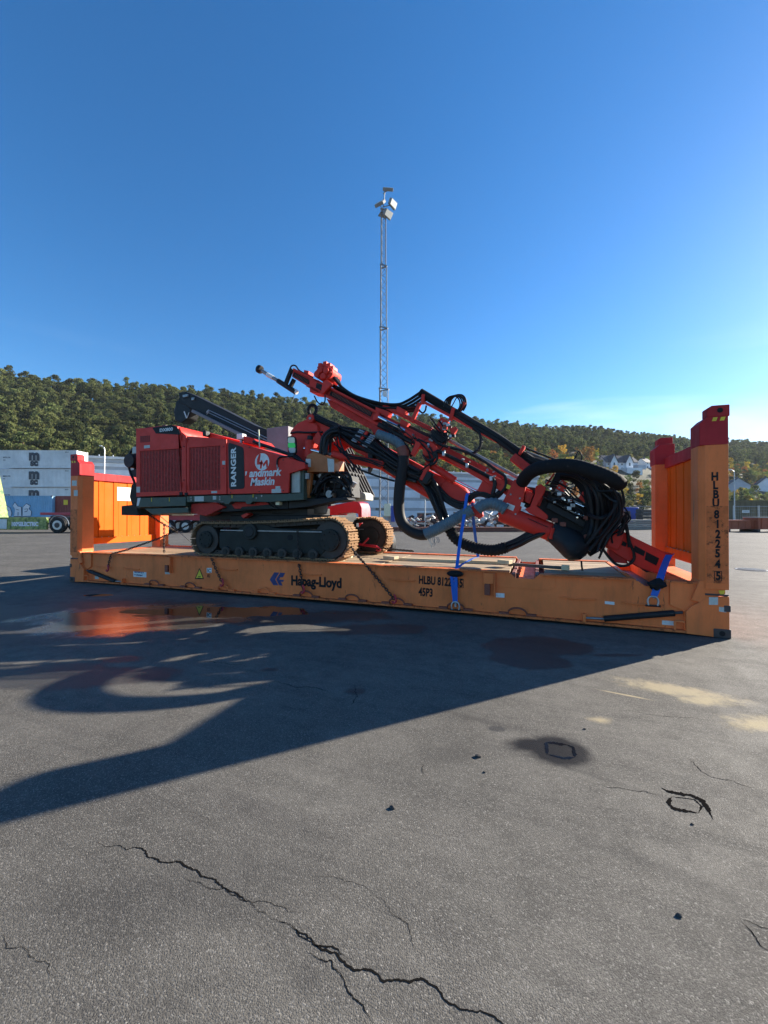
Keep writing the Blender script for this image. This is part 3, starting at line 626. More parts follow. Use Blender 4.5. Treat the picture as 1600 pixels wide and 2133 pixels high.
rig = thing('drill_rig', (5.1, 1.25, 0.66), 'red crawler drill rig with folded boom and long inclined feed lashed on the flat rack', 'drill rig')
YS = 0.30     # near side of the housing
def framed(outer, inner, y0, y1, name, mat, parent, bevel=0):
    n = len(outer); mb = MB(); v = []
    for y in (y0, y1):
        v += [(x, y, z) for x, z in outer]; v += [(x, y, z) for x, z in inner]
    f = []
    for i in range(n):
        j = (i+1) % n
        f += [(i, j, n+j, n+i), (2*n+j, 2*n+i, 3*n+i, 3*n+j), (j, i, 2*n+i, 2*n+j), (n+i, n+j, 3*n+j, 3*n+i)]
    mb.add(v, f); return mb.build(name, M[mat], parent, bevel)
def bil(q, u, v):   # quad corners: tl tr br bl
    a = Vector(q[0]).lerp(Vector(q[1]), u); b = Vector(q[3]).lerp(Vector(q[2]), u); return a.lerp(b, v)
def grille(q, nc, nr, parent, y):
    mb = MB()
    for i in range(nc+1):
        a = bil(q, i/nc, 0); b = bil(q, i/nc, 1); mb.beam((a.x,y,a.y), (b.x,y,b.y), 0.006, 0.017)
    for j in range(nr+1):
        a = bil(q, 0, j/nr); b = bil(q, 1, j/nr); mb.beam((a.x,y+0.004,a.y), (b.x,y+0.004,b.y), 0.006, 0.0125)
    return mb.build('grille', M['grille'], parent, smooth=0)

# housing
hb = [(1.7,3.225),(2.939,3.154),(4.137,3.018),(5.037,2.739),(5.932,2.469),(5.932,2.38),(5.58,2.286),(5.581,1.943),(1.71,1.94)]
body = MB().prism(hb, 0.38, 2.10).build('engine_housing', M['reddk'], rig, 0.01)
rh = [(1.678,3.422),(2.193,3.437),(2.703,3.434),(2.837,3.398),(2.917,3.342),(2.97,3.247),(2.985,2.954),(1.681,2.977)]
hood = MB().prism(rh, 0.322, 1.15).build('rear_hood', M['red'], rig, 0.02)
outer1 = [(1.683,3.425),(2.888,3.377),(2.996,1.938),(1.702,1.922)]
in1 = [(1.803,2.916),(2.957,2.914),(2.963,2.019),(1.81,2.016)]
door = framed(outer1, in1, YS, YS+0.022, 'side_door', 'red', rig, 0.004)
grille(in1, 13, 34, door, YS+0.010)
MB().prism(in1, 0.36, 0.375).build('radiator_core', M['core'], door)
outer2 = [(3.139,3.159),(4.166,3.033),(4.178,1.938),(3.146,1.936)]
in2 = [(3.201,2.915),(4.017,2.912),(4.022,2.027),(3.206,2.029)]
door2 = framed(outer2, in2, YS, YS+0.022, 'side_door', 'red', rig, 0.004)
grille(in2, 10, 34, door2, YS+0.010)
MB().prism(in2, 0.36, 0.375).build('radiator_core', M['core'], door2)
MB().prism([(2.99,3.256),(3.115,3.167),(3.123,1.937),(2.998,1.939)], 0.306, 0.34).build('door_pillar', M['red'], rig, 0.004)
pan3 = MB().prism([(4.19,3.031),(4.502,2.945),(5.067,2.754),(5.605,2.586),(5.956,2.485),(5.977,2.383),(5.638,2.298),(5.618,1.936),(4.202,1.938)], YS, YS+0.022).build('front_panel', M['red'], rig, 0.005)
for x, z in [(3.002,1.978),(3.146,1.966)]: MB().box(x-0.05, x+0.03, YS-0.012, YS+0.01, z-0.05, z+0.02).build('door_latch', M['black'], rig, 0.004)
for x, z in [(2.995,3.133),(3.001,2.149),(3.139,3.074),(3.145,2.095)]: MB().cyl((x,YS-0.01,z-0.05), (x,YS-0.01,z+0.05), 0.014, n=8).build('door_hinge', M['reddk'], rig)
v1 = [(1.808,3.248),(2.108,3.243),(2.109,3.102),(1.809,3.105)]
vn = MB()
for i in range(5):
    for j in range(6):
        a = bil(v1, (i+0.1)/5, (j+0.15)/6); b = bil(v1, (i+0.9)/5, (j+0.8)/6); vn.box(a.x, b.x, YS-0.002, YS+0.001, b.y, a.y)
vn.build('vent_slots', M['darkgap'], door, smooth=0)
bd = MB().prism([(2.17,3.407),(2.714,3.424),(2.834,3.392),(2.915,3.32),(2.968,3.2),(2.276,3.273)], YS-0.004, YS+0.002).build('badge', M['black'], door, 0.001)
b0 = Vector((2.387,0.294,3.3)); b1 = Vector((2.775,0.294,3.304))
lettering('DX800', 0.095, M['silver'], bd, b0, b1-b0, bold=0.003, widthscale=(b1-b0).length/0.30, spacing=1.05)
# name plate
def rounded(poly, r, n=4):
    out = []; m = len(poly)
    for i in range(m):
        p = Vector(poly[i]); a = Vector(poly[i-1]); c = Vector(poly[(i+1) % m])
        pa = p+(a-p).normalized()*r; pc = p+(c-p).normalized()*r
        for k in range(n+1):
            t = k/n; q = pa*(1-t)**2+p*2*t*(1-t)+pc*t*t; out.append((q.x, q.y))
    return out
npl = MB().prism(rounded([(4.214,2.968),(4.595,2.841),(4.621,2.034),(4.243,2.023)], 0.07), YS-0.005, YS+0.002).build('name_plate', M['blackmetal'], pan3)
t0 = Vector((4.412,0.294,2.076)); t1 = Vector((4.403,0.294,2.827))
lettering('RANGER', 0.165, M['silver'], npl, t0, t1-t0, (-1,0,0), bold=0.006, widthscale=(t1-t0).length/0.66, spacing=1.08)
# round emblem with two letters
ec = Vector((5.026,0.298,2.54)); er = 0.165
em = MB().cyl((ec.x,YS-0.003,ec.z), (ec.x,YS+0.001,ec.z), er, n=40).build('round_emblem', M['white'], pan3)
MB().prism([(ec.x-0.115,ec.z+0.06),(ec.x-0.07,ec.z+0.15),(ec.x-0.03,ec.z+0.155),(ec.x-0.055,ec.z+0.0),(ec.x+0.0,ec.z-0.005),(ec.x-0.005,ec.z-0.05),(ec.x-0.115,ec.z-0.05)], YS-0.0045, YS-0.0032).build('emblem_letter', M['red'], em)
MB().prism([(ec.x-0.05,ec.z-0.125),(ec.x-0.03,ec.z+0.03),(ec.x+0.0,ec.z+0.03),(ec.x+0.03,ec.z-0.04),(ec.x+0.09,ec.z+0.03),(ec.x+0.13,ec.z+0.03),(ec.x+0.135,ec.z-0.10),(ec.x+0.10,ec.z-0.12),(ec.x+0.09,ec.z-0.03),(ec.x+0.035,ec.z-0.10),(ec.x+0.01,ec.z-0.03),(ec.x-0.015,ec.z-0.135)], YS-0.0045, YS-0.0032).build('emblem_letter', M['red'], em)
a0 = Vector((4.724,0.298,2.26)); a1 = Vector((5.576,0.298,2.233))
lettering('andmark', 0.205, M['white'], pan3, (a0.x, YS-0.003, a0.z), (1,0,0.012), bold=0.007, shear=0.22, widthscale=(a1.x-a0.x)/0.86)
MB().prism([(4.633,2.37),(4.678,2.369),(4.656,2.295),(4.633,2.286)], YS-0.003, YS+0.001).build('lettering_remnant', M['white'], pan3)
m0 = Vector((4.748,0.298,2.091)); m1 = Vector((5.439,0.298,2.074))
lettering('Maskin', 0.205, M['white'], pan3, (m0.x, YS-0.003, m0.z), (1,0,0.012), bold=0.007, shear=0.22, widthscale=(m1.x-m0.x)/0.71)
for s_ in ([(5.245,2.011),(5.459,2.016),(5.46,1.939),(5.245,1.938)], [(5.331,2.064),(5.438,2.066),(5.438,2.016),(5.331,2.014)], [(1.708,2.139),(1.816,2.136),(1.817,2.01),(1.709,2.012)]):
    MB().prism(s_, YS-0.0025, YS+0.001).build('sticker', M['stickgrey'], rig)
# hood fittings
MB().prism([(3.444,3.27),(3.988,3.113),(3.548,3.081)], 0.5, 1.9).build('hood_ridge', M['red'], rig, 0.01)
wl = MB().box(*sorted((3.488,3.576)), 0.36, 0.50, 3.145, 3.265); wl.build('work_light', M['blackmetal'], rig, 0.02)
wl = MB().box(4.202, 4.347, 0.55, 0.68, 3.065, 3.183).build('camera_box', M['white'], rig, 0.012)
MB().box(4.25, 4.299, 0.59, 0.63, 2.986, 3.065).build('camera_foot', M['steel'], wl)
MB().prism([(4.33,3.142),(4.593,3.066),(4.769,2.9),(4.331,3.004)], 0.60, 1.2).build('top_cover', M['reddk'], rig, 0.01)
MB().cyl((4.876,0.42,2.844), (4.851,0.42,3.193), 0.014, n=8).build('marker_rod', M['cream'], rig)
MB().tube(catmull([(4.703,0.45,2.972),(4.898,0.45,2.904),(5.288,0.45,2.769),(5.612,0.45,2.642),(5.802,0.45,2.533),(5.927,0.45,2.464)], 5), 0.032, 10).build('handrail_hose', M['rubber'], rig)
MB().tube(catmull([(5.376,0.28,2.468),(5.386,0.28,2.558),(5.45,0.28,2.609),(5.619,0.28,2.61),(5.743,0.28,2.612)], 5), 0.016, 8).build('hydraulic_hose', M['rubber'], rig)
MB().cyl((5.376,0.28,2.486), (5.387,0.28,2.395), 0.012, n=8).build('hose_fitting', M['steel'], rig)
for k, (x, y) in enumerate(((300,890),(316,888),(358,881),(382,884),(392,886))):
    MB().box(*(lambda q: (q[0]-0.05,q[0]+0.05,0.7,0.8,q[2]-0.02,q[2]+0.05))((1.429+(x-300)*0.0105, 0, 3.551-0.13+(890-y)*0.0105))).build('hood_fitting', M['rackdark'], rig, 0.01)
# rear end: bumper, hose reel, rails
MB().prism([(1.105,1.724),(1.513,1.753),(1.573,1.71),(1.634,1.505),(1.107,1.515)], 0.40, 2.0).build('rear_bumper', M['greytrack'], rig, 0.012)
MB().prism([(1.394,2.196),(1.661,2.296),(1.695,1.655),(1.459,1.656),(1.336,1.927)], 0.42, 1.9).build('rear_frame', M['greytrack'], rig, 0.01)
MB().prism([(1.206,2.532),(1.507,2.575),(1.509,2.359),(1.268,2.399)], 0.5, 1.0).build('rear_valve', M['blackmetal'], rig, 0.01)
for k in range(4):
    MB().tube(catmull([(1.425,0.5,3.075),(1.259,0.5,2.952),(1.184,0.5,2.736),(1.263,0.5,2.48),(1.386,0.5,2.258),(1.433,0.5,1.984)], 5) if k == 0 else [p+Vector((0.03*k, 0.12*k, 0.02*(k % 2))) for p in catmull([(1.425,0.5,3.075),(1.259,0.5,2.952),(1.184,0.5,2.736),(1.263,0.5,2.48),(1.386,0.5,2.258),(1.433,0.5,1.984)], 5)], 0.026, 8).build('rear_hose', M['rubber'], rig)
rr = Vector((1.276,0.5,2.754)); MB().cyl((rr.x,0.44,rr.z), (rr.x,0.60,rr.z), 0.16, n=20).build('hose_reel', M['blackmetal'], rig, 0.01)
MB().prism([(1.396,3.056),(1.516,3.06),(1.517,2.908),(1.382,2.905)], 0.44, 0.50).build('rear_lamp', M['stickgrey'], rig, 0.006)
# chassis below the doors
ch = MB().prism([(1.693,1.897),(3.089,1.903),(3.09,1.708),(1.666,1.686)], 0.33, 0.9).build('side_box', M['green'], rig, 0.008)
for x, z in [(2.127,1.86),(2.639,1.859)]: MB().box(x-0.008, x+0.008, 0.322, 0.332, z-0.05, z+0.03).build('yellow_mark', M['yellow'], ch)
MB().prism([(1.711,1.886),(1.798,1.896),(1.741,1.727),(1.683,1.717)], 0.324, 0.331).build('reflector', M['white'], ch)
MB().prism([(1.861,1.659),(3.124,1.678),(3.125,1.568),(2.119,1.527)], 0.36, 1.2).build('lower_box', M['green'], rig, 0.01)
cr_ = MB().prism([(3.112,1.917),(5.925,1.923),(5.926,1.803),(5.166,1.767),(4.777,1.78),(4.732,1.734),(4.64,1.734),(4.606,1.782),(4.256,1.785),(4.209,1.738),(4.113,1.739),(4.065,1.787),(3.113,1.787)], 0.33, 0.46).build('chassis_rail', M['green'], rig, 0.006)
for s_ in ([(3.332,1.904),(3.573,1.905),(3.573,1.802),(3.333,1.8)], [(3.809,1.907),(3.895,1.905),(3.895,1.833),(3.809,1.829)]): MB().prism(s_, 0.325, 0.331).build('sticker', M['stickgrey'], cr_)
for x, z in [(4.291,1.89),(4.799,1.896)]: MB().box(x-0.008, x+0.008, 0.322, 0.331, z-0.035, z+0.03).build('yellow_mark', M['yellow'], cr_)
for x, z in [(3.242,1.886),(3.243,1.836),(3.992,1.885),(3.992,1.836),(5,1.888),(4.878,1.853)]: MB().cyl((x,0.320,z), (x,0.335,z), 0.018, n=8).build('bolt', M['steel'], cr_)
MB().prism([(2.925,1.795),(3.977,1.784),(5.474,1.806),(5.475,1.64),(3.978,1.587),(2.98,1.569)], 0.50, 1.6).build('main_frame', M['blackmetal'], rig, 0.01)
MB().prism([(5.485,1.806),(5.898,1.828),(6.719,1.843),(6.757,1.799),(6.406,1.759),(5.899,1.674),(5.486,1.64)], 0.50, 0.85).build('front_frame', M['blackmetal'], rig, 0.01)
MB().prism([(3.126,1.751),(3.766,1.785),(4.013,1.685),(3.515,1.498),(3.1,1.568)], 0.44, 0.7).build('belly_plate', M['reddk'], rig, 0.01)
MB().prism([(4.117,1.782),(4.993,1.773),(5.216,1.641),(4.238,1.645)], 0.46, 0.52).build('belly_plate', M['reddk'], rig, 0.01)
MB().prism([(4.441,1.682),(5.071,1.725),(5.292,1.64),(4.382,1.625)], 0.43, 0.50).build('belly_plate', M['greytrack'], rig, 0.006)
MB().prism([(5.258,1.797),(5.346,1.796),(5.346,1.713),(5.259,1.714)], 0.40, 0.5).build('valve_body', M['cream'], rig, 0.006)
MB().prism([(4.318,1.509),(4.473,1.568),(4.521,1.529),(4.378,1.45)], 0.55, 0.7).build('belly_lug', M['red'], rig, 0.006)
MB().box(3.9, 6.3, 0.72, 1.88, 1.00, 1.52).build('undercarriage', M['blackmetal'], rig, 0.02)
MB().prism([(2.83,1.613),(3.755,1.62),(5.747,1.661),(5.748,1.417),(3.368,1.404)], 0.75, 1.7).build('dark_gap_filler', M['blackmetal'], rig, 0.02)  # added dark box that blackens the gap between frame and tracks
MB().cyl((5.2,1.3,1.55), (5.2,1.3,1.78), 0.62, n=36).build('slew_ring', M['blackmetal'], rig, 0.01)
# locker, control box and hydraulics in front of the housing
MB().prism([(5.547,2.367),(5.873,2.364),(5.874,1.816),(5.549,1.82)], 0.42, 0.85).build('front_locker', M['green'], rig, 0.008)
lk = MB().prism([(5.627,2.365),(5.799,2.363),(5.801,1.941),(5.628,1.94)], 0.385, 0.43).build('locker_plate', M['greywhite'], rig, 0.006)
for x, z in [(5.681,2.322)]: MB().cyl((x,0.378,z), (x,0.39,z), 0.02, n=12).build('locker_hole', M['black'], lk)
MB().prism([(5.451,2.425),(5.855,2.518),(5.865,2.382),(5.494,2.322)], 0.36, 0.75).build('front_wedge', M['red'], rig, 0.006)
cb = MB().prism(rounded([(5.876,2.633),(6.022,2.717),(6.277,2.622),(6.448,2.574),(6.448,2.312),(5.981,2.337),(5.898,2.313)], 0.025, 3), 0.50, 0.95).build('control_box', M['brown'], rig, 0.008)
MB().prism([(6.326,2.569),(6.465,2.544),(6.465,2.315),(6.346,2.319)], 0.495, 0.502).build('control_panel', M['stickgrey'], cb)
MB().prism([(5.876,2.58),(5.98,2.575),(5.98,2.422),(5.877,2.426)], 0.47, 0.51).build('meter_box', M['stickgrey'], cb, 0.01)
MB().prism([(5.793,2.326),(5.971,2.319),(5.91,1.848),(5.805,1.849)], 0.53, 0.62).build('box_leg', M['brown'], cb, 0.006)
MB().cyl((5.897,0.5,2.308), (5.897,0.5,2.199), 0.055, n=14).build('pressure_filter', M['steel'], cb)
MB().prism([(5.845,2.339),(6.349,2.34),(6.634,2.275),(6.664,1.857),(5.846,1.831)], 0.85, 1.25).build('valve_bank', M['blackmetal'], rig, 0.012)
rnd = random.Random(5)
hy0 = Vector((5.924,0.74,1.865)); hy1 = Vector((6.682,0.74,2.286))
for k in range(16):
    x = hy0.x+(hy1.x-hy0.x)*rnd.random(); z = hy0.z+(hy1.z-hy0.z)*rnd.random(); s_ = rnd.uniform(0.04,0.10)
    if k % 3: MB().box(x-s_*0.7, x+s_*0.7, 0.72, 0.86, z-s_*0.7, z+s_*0.7).build('valve_block', M[rnd.choice(['steel','blackmetal','rackdark','galv','redbrown'])], rig, 0.012)
    else: MB().cyl((x,0.68,z), (x,0.86,z), s_*0.8, n=14).build('pump_head', M[rnd.choice(['steel','galv','blackmetal'])], rig, 0.008)
for pts in ([(6.311,0.68,1.911),(6.381,0.68,2.046),(6.391,0.68,2.199),(6.33,0.68,2.292),(6.228,0.68,2.323)], [(6.642,0.66,1.905),(6.739,0.66,2.063),(6.7,0.66,2.26),(6.542,0.66,2.319),(6.421,0.66,2.287)], [(5.936,0.7,2.011),(5.989,0.7,2.148),(6.072,0.7,2.192),(6.156,0.7,2.116),(6.156,0.7,1.915)], [(6.043,0.68,1.87),(6.311,0.68,1.82),(6.533,0.68,1.871),(6.691,0.68,2.012),(6.74,0.68,2.171)], [(5.988,0.7,2.287),(6.145,0.7,2.337),(6.401,0.7,2.337),(6.562,0.7,2.313),(6.641,0.7,2.23)], [(5.838,0.6,1.805),(6.15,0.6,1.765),(6.453,0.6,1.78),(6.671,0.6,1.901)]):
    MB().tube(catmull(pts, 6), 0.026 if rnd.random() < 0.6 else 0.016, 8).build('hydraulic_hose', M['rubber'] if rnd.random() < 0.75 else M['steel'], rig)
MB().cyl((6.637,0.9,2.054), (6.697,0.9,2.153), 0.06, n=12).build('coil_spring', M['galv'], rig)
# operator cab on the far side
ct = Vector((5.795,1.35,3.327)); cbm = Vector((6.524,1.35,1.939)); cr0 = Vector((5.38,1.35,3.358)); crb = Vector((5.384,1.35,1.907))
cab = MB().prism([(ct.x,ct.z),(cbm.x,cbm.z),(crb.x,crb.z),(cr0.x,cr0.z)], 1.36, 2.14).build('cab', M['cabglass'], rig, 0.02)
for k in range(6):
    y = 1.35+0.80*k/5
    MB().beam((ct.x+0.06,y,ct.z), (cbm.x+0.06,y,cbm.z), 0.035, 0.05).build('guard_bar', M['blackmetal'], cab)
for f_ in (0.0, 0.34, 0.67, 1.0):
    p = ct.lerp(cbm, f_); MB().beam((p.x+0.055,1.32,p.z), (p.x+0.055,2.18,p.z), 0.04, 0.04, (1,0,0)).build('guard_rail', M['blackmetal'], cab)
MB().beam((ct.x,1.34,ct.z), (cbm.x,1.34,cbm.z), 0.06, 0.07).build('cab_pillar', M['blackmetal'], cab, 0.01)
MB().prism([(6.369,1.972),(6.678,1.986),(6.741,1.936),(6.741,1.82),(6.369,1.805)], 1.33, 1.75).build('cab_skirt', M['greywhite'], rig, 0.02)
MB().prism([(6.306,1.917),(6.518,1.952),(6.519,1.818),(6.145,1.773)], 1.0, 1.5).build('cab_floor', M['blackmetal'], rig, 0.01)
MB().prism([(5.869,2.894),(5.958,2.988),(6.222,3.1),(6.416,3.223),(6.608,3.045),(6.331,2.868),(6.157,2.73)], 1.28, 1.33).build('cab_visor', M['reddk'], rig, 0.006)

# tracks
def track(y0, y1, dx, near):
    tr_ = MB().prism([(3.95+dx,0.86),(4.05+dx,0.80),(6.3+dx,0.80),(6.42+dx,0.92),(6.42+dx,1.20),(6.30+dx,1.25),(5.3+dx,1.27),(4.95+dx,1.36),(4.75+dx,1.38),(4.55+dx,1.33),(4.35+dx,1.20),(3.95+dx,1.18)], y0+0.05, y1-0.05)
    fr = tr_.build('track_frame', M['greytrack'], rig, 0.02)
    S, I = (3.62+dx, 1.02), (6.46+dx, 1.07); rs, ri = 0.315, 0.365
    c = MB().cyl((4.74+dx,y0-0.01,1.20), (4.74+dx,y0+0.08,1.20), 0.155, n=24); c.build('pivot_cap', M['greytrack'], fr, 0.01)
    MB().cyl((4.74+dx,y0-0.02,1.20), (4.74+dx,y0+0.0,1.20), 0.10, n=24).build('pivot_cover', M['blackmetal'], fr, 0.008)
    MB().cyl((5.62+dx,y0+0.042,1.10), (5.62+dx,y0+0.06,1.10), 0.055, n=16).build('frame_hole', M['black'], fr)
    MB().box(4.0+dx, 6.3+dx, y0+0.03, y0+0.052, 1.205, 1.225).build('frame_ledge', M['steel'], fr)
    for k in range(7):
        x = 4.15+dx+k*0.33; MB().cyl((x,y0+0.0,0.80), (x,y1-0.04,0.80), 0.10, n=16).build('track_roller', M['chainsteel'], fr, 0.01); MB().cyl((x,y0-0.012,0.80), (x,y0+0.0,0.80), 0.05, n=12).build('roller_cap', M['greytrack'], fr)
    for cx_, cz_, r_, nm in ((*S, rs, 'sprocket'), (*I, ri, 'idler')):
        w_ = MB().cyl((cx_,y0+0.06,cz_), (cx_,y1-0.06,cz_), r_*0.93, n=32).build(nm, M['chainsteel'], rig, 0.01)
        MB().cyl((cx_,y0+0.01,cz_), (cx_,y0+0.07,cz_), r_*0.55, n=24).build('hub', M['greytrack'], w_, 0.01)
        for q in range(8): MB().cyl((cx_+r_*0.4*math.cos(q*PI/4),y0-0.005,cz_+r_*0.4*math.sin(q*PI/4)), (cx_+r_*0.4*math.cos(q*PI/4),y0+0.02,cz_+r_*0.4*math.sin(q*PI/4)), 0.018, n=6).build('hub_bolt', M['greytrack'], w_)
    # path of the shoes
    path = []
    zb = 0.725
    for i in range(40): path.append(Vector((S[0]+(I[0]-S[0])*i/40, 0, zb if 3 < i < 39 else zb)))
    for i in range(15): a = -PI/2+PI*i/14; path.append(Vector((I[0]+(ri+0.02)*math.cos(a), 0, I[1]+(ri+0.02)*math.sin(a) if a > -1.2 else max(zb, I[1]+(ri+0.02)*math.sin(a)))))
    for i in range(1, 40): f_ = i/40; path.append(Vector((I[0]+(S[0]-I[0])*f_, 0, (I[1]+ri+0.02)*(1-f_)+(S[1]+rs+0.02)*f_-0.05*math.sin(PI*f_)*0.6)))
    for i in range(15): a = PI/2+PI*i/14; path.append(Vector((S[0]+(rs+0.02)*math.cos(a), 0, max(zb, S[1]+(rs+0.02)*math.sin(a)))))
    path.append(path[0]); acc = [0]
    for a, b in zip(path, path[1:]): acc.append(acc[-1]+(b-a).length)
    n = 52; pitch = acc[-1]/n
    def at(d):
        d %= acc[-1]
        for i in range(len(acc)-1):
            if acc[i+1] >= d: return path[i].lerp(path[i+1], (d-acc[i])/max(1e-6, acc[i+1]-acc[i]))
    w = y1-y0
    sm = MB().box(-pitch*0.46, pitch*0.46, -w/2, w/2, -0.012, 0.012)
    for gx, gh in ((-pitch*0.40,0.040),(-pitch*0.02,0.028),(pitch*0.36,0.028)): sm.box(gx-0.010, gx+0.014, -w/2, w/2, 0.0125, gh)
    for sy in (-1, 1):
        sm.box(-pitch*0.2, -pitch*0.05, sy*w*0.17-0.02, sy*w*0.17+0.02, 0.0126, 0.024); sm.box(pitch*0.1, pitch*0.25, sy*w*0.17-0.02, sy*w*0.17+0.02, 0.0126, 0.024)
    me = sm.mesh('track_shoe', smooth=0)
    lk_ = MB()
    for sy in (-0.085, 0.085): lk_.box(-pitch*0.5, pitch*0.5, sy-0.016, sy+0.016, -0.085, -0.0125)
    lk_.cyl((-pitch*0.5,-0.12,-0.05), (-pitch*0.5,0.12,-0.05), 0.022, n=8)
    lme = lk_.mesh('track_link', smooth=0)
    belt = MB().box(S[0], S[0]+0.01, (y0+y1)/2-0.02, (y0+y1)/2+0.02, zb+0.05, zb+0.06).build('crawler_belt', M['chainsteel'], rig)
    for k in range(n):
        p = at(k*pitch); d = at(k*pitch+0.02)-at(k*pitch-0.02); ang = math.atan2(d.z, d.x)
        # outward side: the path runs anticlockwise seen from the near side, so outward is to the right of travel
        rot = (PI, -ang, 0)
        place('track_shoe', me, M['shoe'], belt, (p.x, (y0+y1)/2, p.z), (PI, -ang, 0))
        place('track_link', lme, M['chainsteel'], belt, (p.x, (y0+y1)/2, p.z), (PI, -ang, 0))
track(0.30, 0.70, 0.0, True)
track(1.88, 2.28, 0.14, False)

# boom: slewing bracket, arm, cylinders
MB().prism(rounded([(5.248,2.756),(5.27,3.073),(5.382,3.162),(5.713,3.168),(5.821,3.075),(5.779,2.87),(5.736,2.702),(5.715,2.542),(5.294,2.589)], 0.05, 3), 0.80, 1.25).build('boom_bracket', M['red'], rig, 0.02)
MB().prism([(5.249,3.161),(5.283,3.237),(5.429,3.372),(5.652,3.441),(5.892,3.307),(5.914,3.144),(5.653,3.153)], 0.88, 1.22).build('boom_knuckle', M['red'], rig, 0.02)
pv = Vector((5.753,0.86,3.434)); MB().cyl((pv.x,0.84,pv.z), (pv.x,1.30,pv.z), 0.085, n=24).build('boom_pin', M['red'], rig, 0.012)
MB().cyl((pv.x,0.83,pv.z), (pv.x,0.845,pv.z), 0.025, n=12).build('pin_cap', M['steel'], rig)
arm = MB().prism([(5.621,3.503),(5.71,3.563),(5.82,3.525),(6.27,3.308),(6.884,3.031),(7.745,2.56),(8.239,2.278),(8.583,2.114),(8.777,2),(8.892,1.839),(8.917,1.748),(8.776,1.699),(8.455,1.871),(8.017,2.052),(7.275,2.429),(6.684,2.749),(6.271,3.034),(5.973,3.13),(5.788,3.22)], 0.95, 1.25).build('boom_arm', M['red'], rig, 0.02)
MB().prism([(8.516,2.04),(8.685,1.96),(8.634,1.835),(8.482,1.922)], 0.945, 0.951).build('sticker', M['stickgrey'], arm)
MB().prism(rounded([(8.443,2.142),(8.671,2.051),(8.862,1.897),(8.92,1.755),(8.78,1.698),(8.417,1.905),(8.356,2.042)], 0.04, 3), 0.91, 1.28).build('boom_head', M['red'], rig, 0.015)
MB().cyl((5.816,0.72,2.977), (5.795,0.72,2.623), 0.085, n=20).build('slew_cylinder', M['red'], rig, 0.01)
MB().cyl((5.826,0.72,3.06), (5.821,0.72,2.986), 0.055, n=16).build('cylinder_gland', M['blackmetal'], rig, 0.006)
MB().prism([(5.857,2.949),(5.942,3.084),(6.005,3.145),(6.09,2.981),(6.006,2.866)], 0.72, 0.80).build('bracket_lug', M['red'], rig, 0.01)
MB().cyl((5.71,0.7,2.821), (6.05,0.7,2.728), 0.030, n=14).build('chrome_rod', M['chrome'], rig)
MB().cyl((6.287,0.78,2.681), (7.309,0.86,2.436), 0.088, n=22).build('lift_cylinder', M['red'], rig, 0.012)
MB().cyl((6.194,0.78,2.699), (6.287,0.78,2.681), 0.035, n=12).build('cylinder_eye', M['galv'], rig)
MB().cyl((6.963,1,2.603), (8.235,1,1.842), 0.082, n=22).build('lower_boom', M['red'], rig, 0.01)
MB().cyl((8.107,0.88,2.465), (8.622,0.88,2.124), 0.062, n=20).build('tilt_cylinder', M['red'], rig, 0.008)
MB().cyl((8.622,0.88,2.124), (9.032,0.88,1.908), 0.024, n=12).build('chrome_rod', M['chrome'], rig)
# rear view mirror
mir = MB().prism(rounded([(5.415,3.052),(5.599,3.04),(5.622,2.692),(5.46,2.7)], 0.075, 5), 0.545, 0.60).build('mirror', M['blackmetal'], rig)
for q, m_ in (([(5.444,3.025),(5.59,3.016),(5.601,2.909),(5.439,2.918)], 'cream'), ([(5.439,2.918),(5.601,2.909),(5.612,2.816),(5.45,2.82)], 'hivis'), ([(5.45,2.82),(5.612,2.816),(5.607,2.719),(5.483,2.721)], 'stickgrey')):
    MB().prism(rounded(q, 0.03, 3), 0.538, 0.5445).build('mirror_reflection', M[m_], mir)  # reflection of a hi-vis vest painted as colour bands
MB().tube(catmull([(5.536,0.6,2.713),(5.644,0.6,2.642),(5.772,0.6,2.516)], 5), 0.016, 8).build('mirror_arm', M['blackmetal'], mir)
# feed beam with its rails
def along(p0, p1, f): return Vector(p0).lerp(Vector(p1), f)
fb = MB().prism([(5.291,4.524),(5.84,4.225),(6.269,3.977),(7.178,3.455),(7.927,3.031),(9.04,2.407),(9.893,1.927),(9.818,1.738),(9.039,2.159),(7.836,2.81),(6.983,3.307),(6.163,3.78),(5.73,4.044),(5.246,4.362)], 0.96, 1.22).build('feed_beam', M['reddk'], rig, 0.012)
MB().prism([(5.315,4.442),(5.675,4.234),(5.653,4.149),(5.281,4.363)], 0.945, 0.961).build('feed_slot', M['black'], fb)
MB().prism([(6.163,3.969),(7.041,3.471),(7.002,3.388),(6.121,3.888)], 0.945, 0.961).build('feed_slot', M['black'], fb)
def teeth(p0, p1, n, h):
    mb = MB(); a = Vector(p0); b = Vector(p1)
    for k in range(n):
        p = a.lerp(b, (k+0.5)/n); mb.beam(p+Vector((0.012,0,h/2)), p-Vector((0.012,0,h/2)), 0.008, 0.010)
    return mb.build('feed_teeth', M['redbrown'], fb, smooth=0)
teeth((5.333,0.94,4.378), (5.659,0.94,4.194), 11, 0.05); teeth((6.19,0.94,3.907), (7.016,0.94,3.439), 32, 0.06)
MB().beam((5.316,0.93,4.495), (7.205,0.93,3.421), 0.06, 0.035).build('feed_rail', M['red'], fb, 0.006)
MB().beam((5.632,0.93,4.126), (7.186,0.93,3.206), 0.06, 0.050).build('feed_rail', M['red'], fb, 0.006)
MB().prism([(6.03,3.844),(6.243,3.747),(6.66,3.484),(7.256,3.16),(7.371,3.035),(7.208,3.046),(6.557,3.399),(6.137,3.662)], 0.98, 1.2).build('feed_underframe', M['reddk'], rig, 0.01)
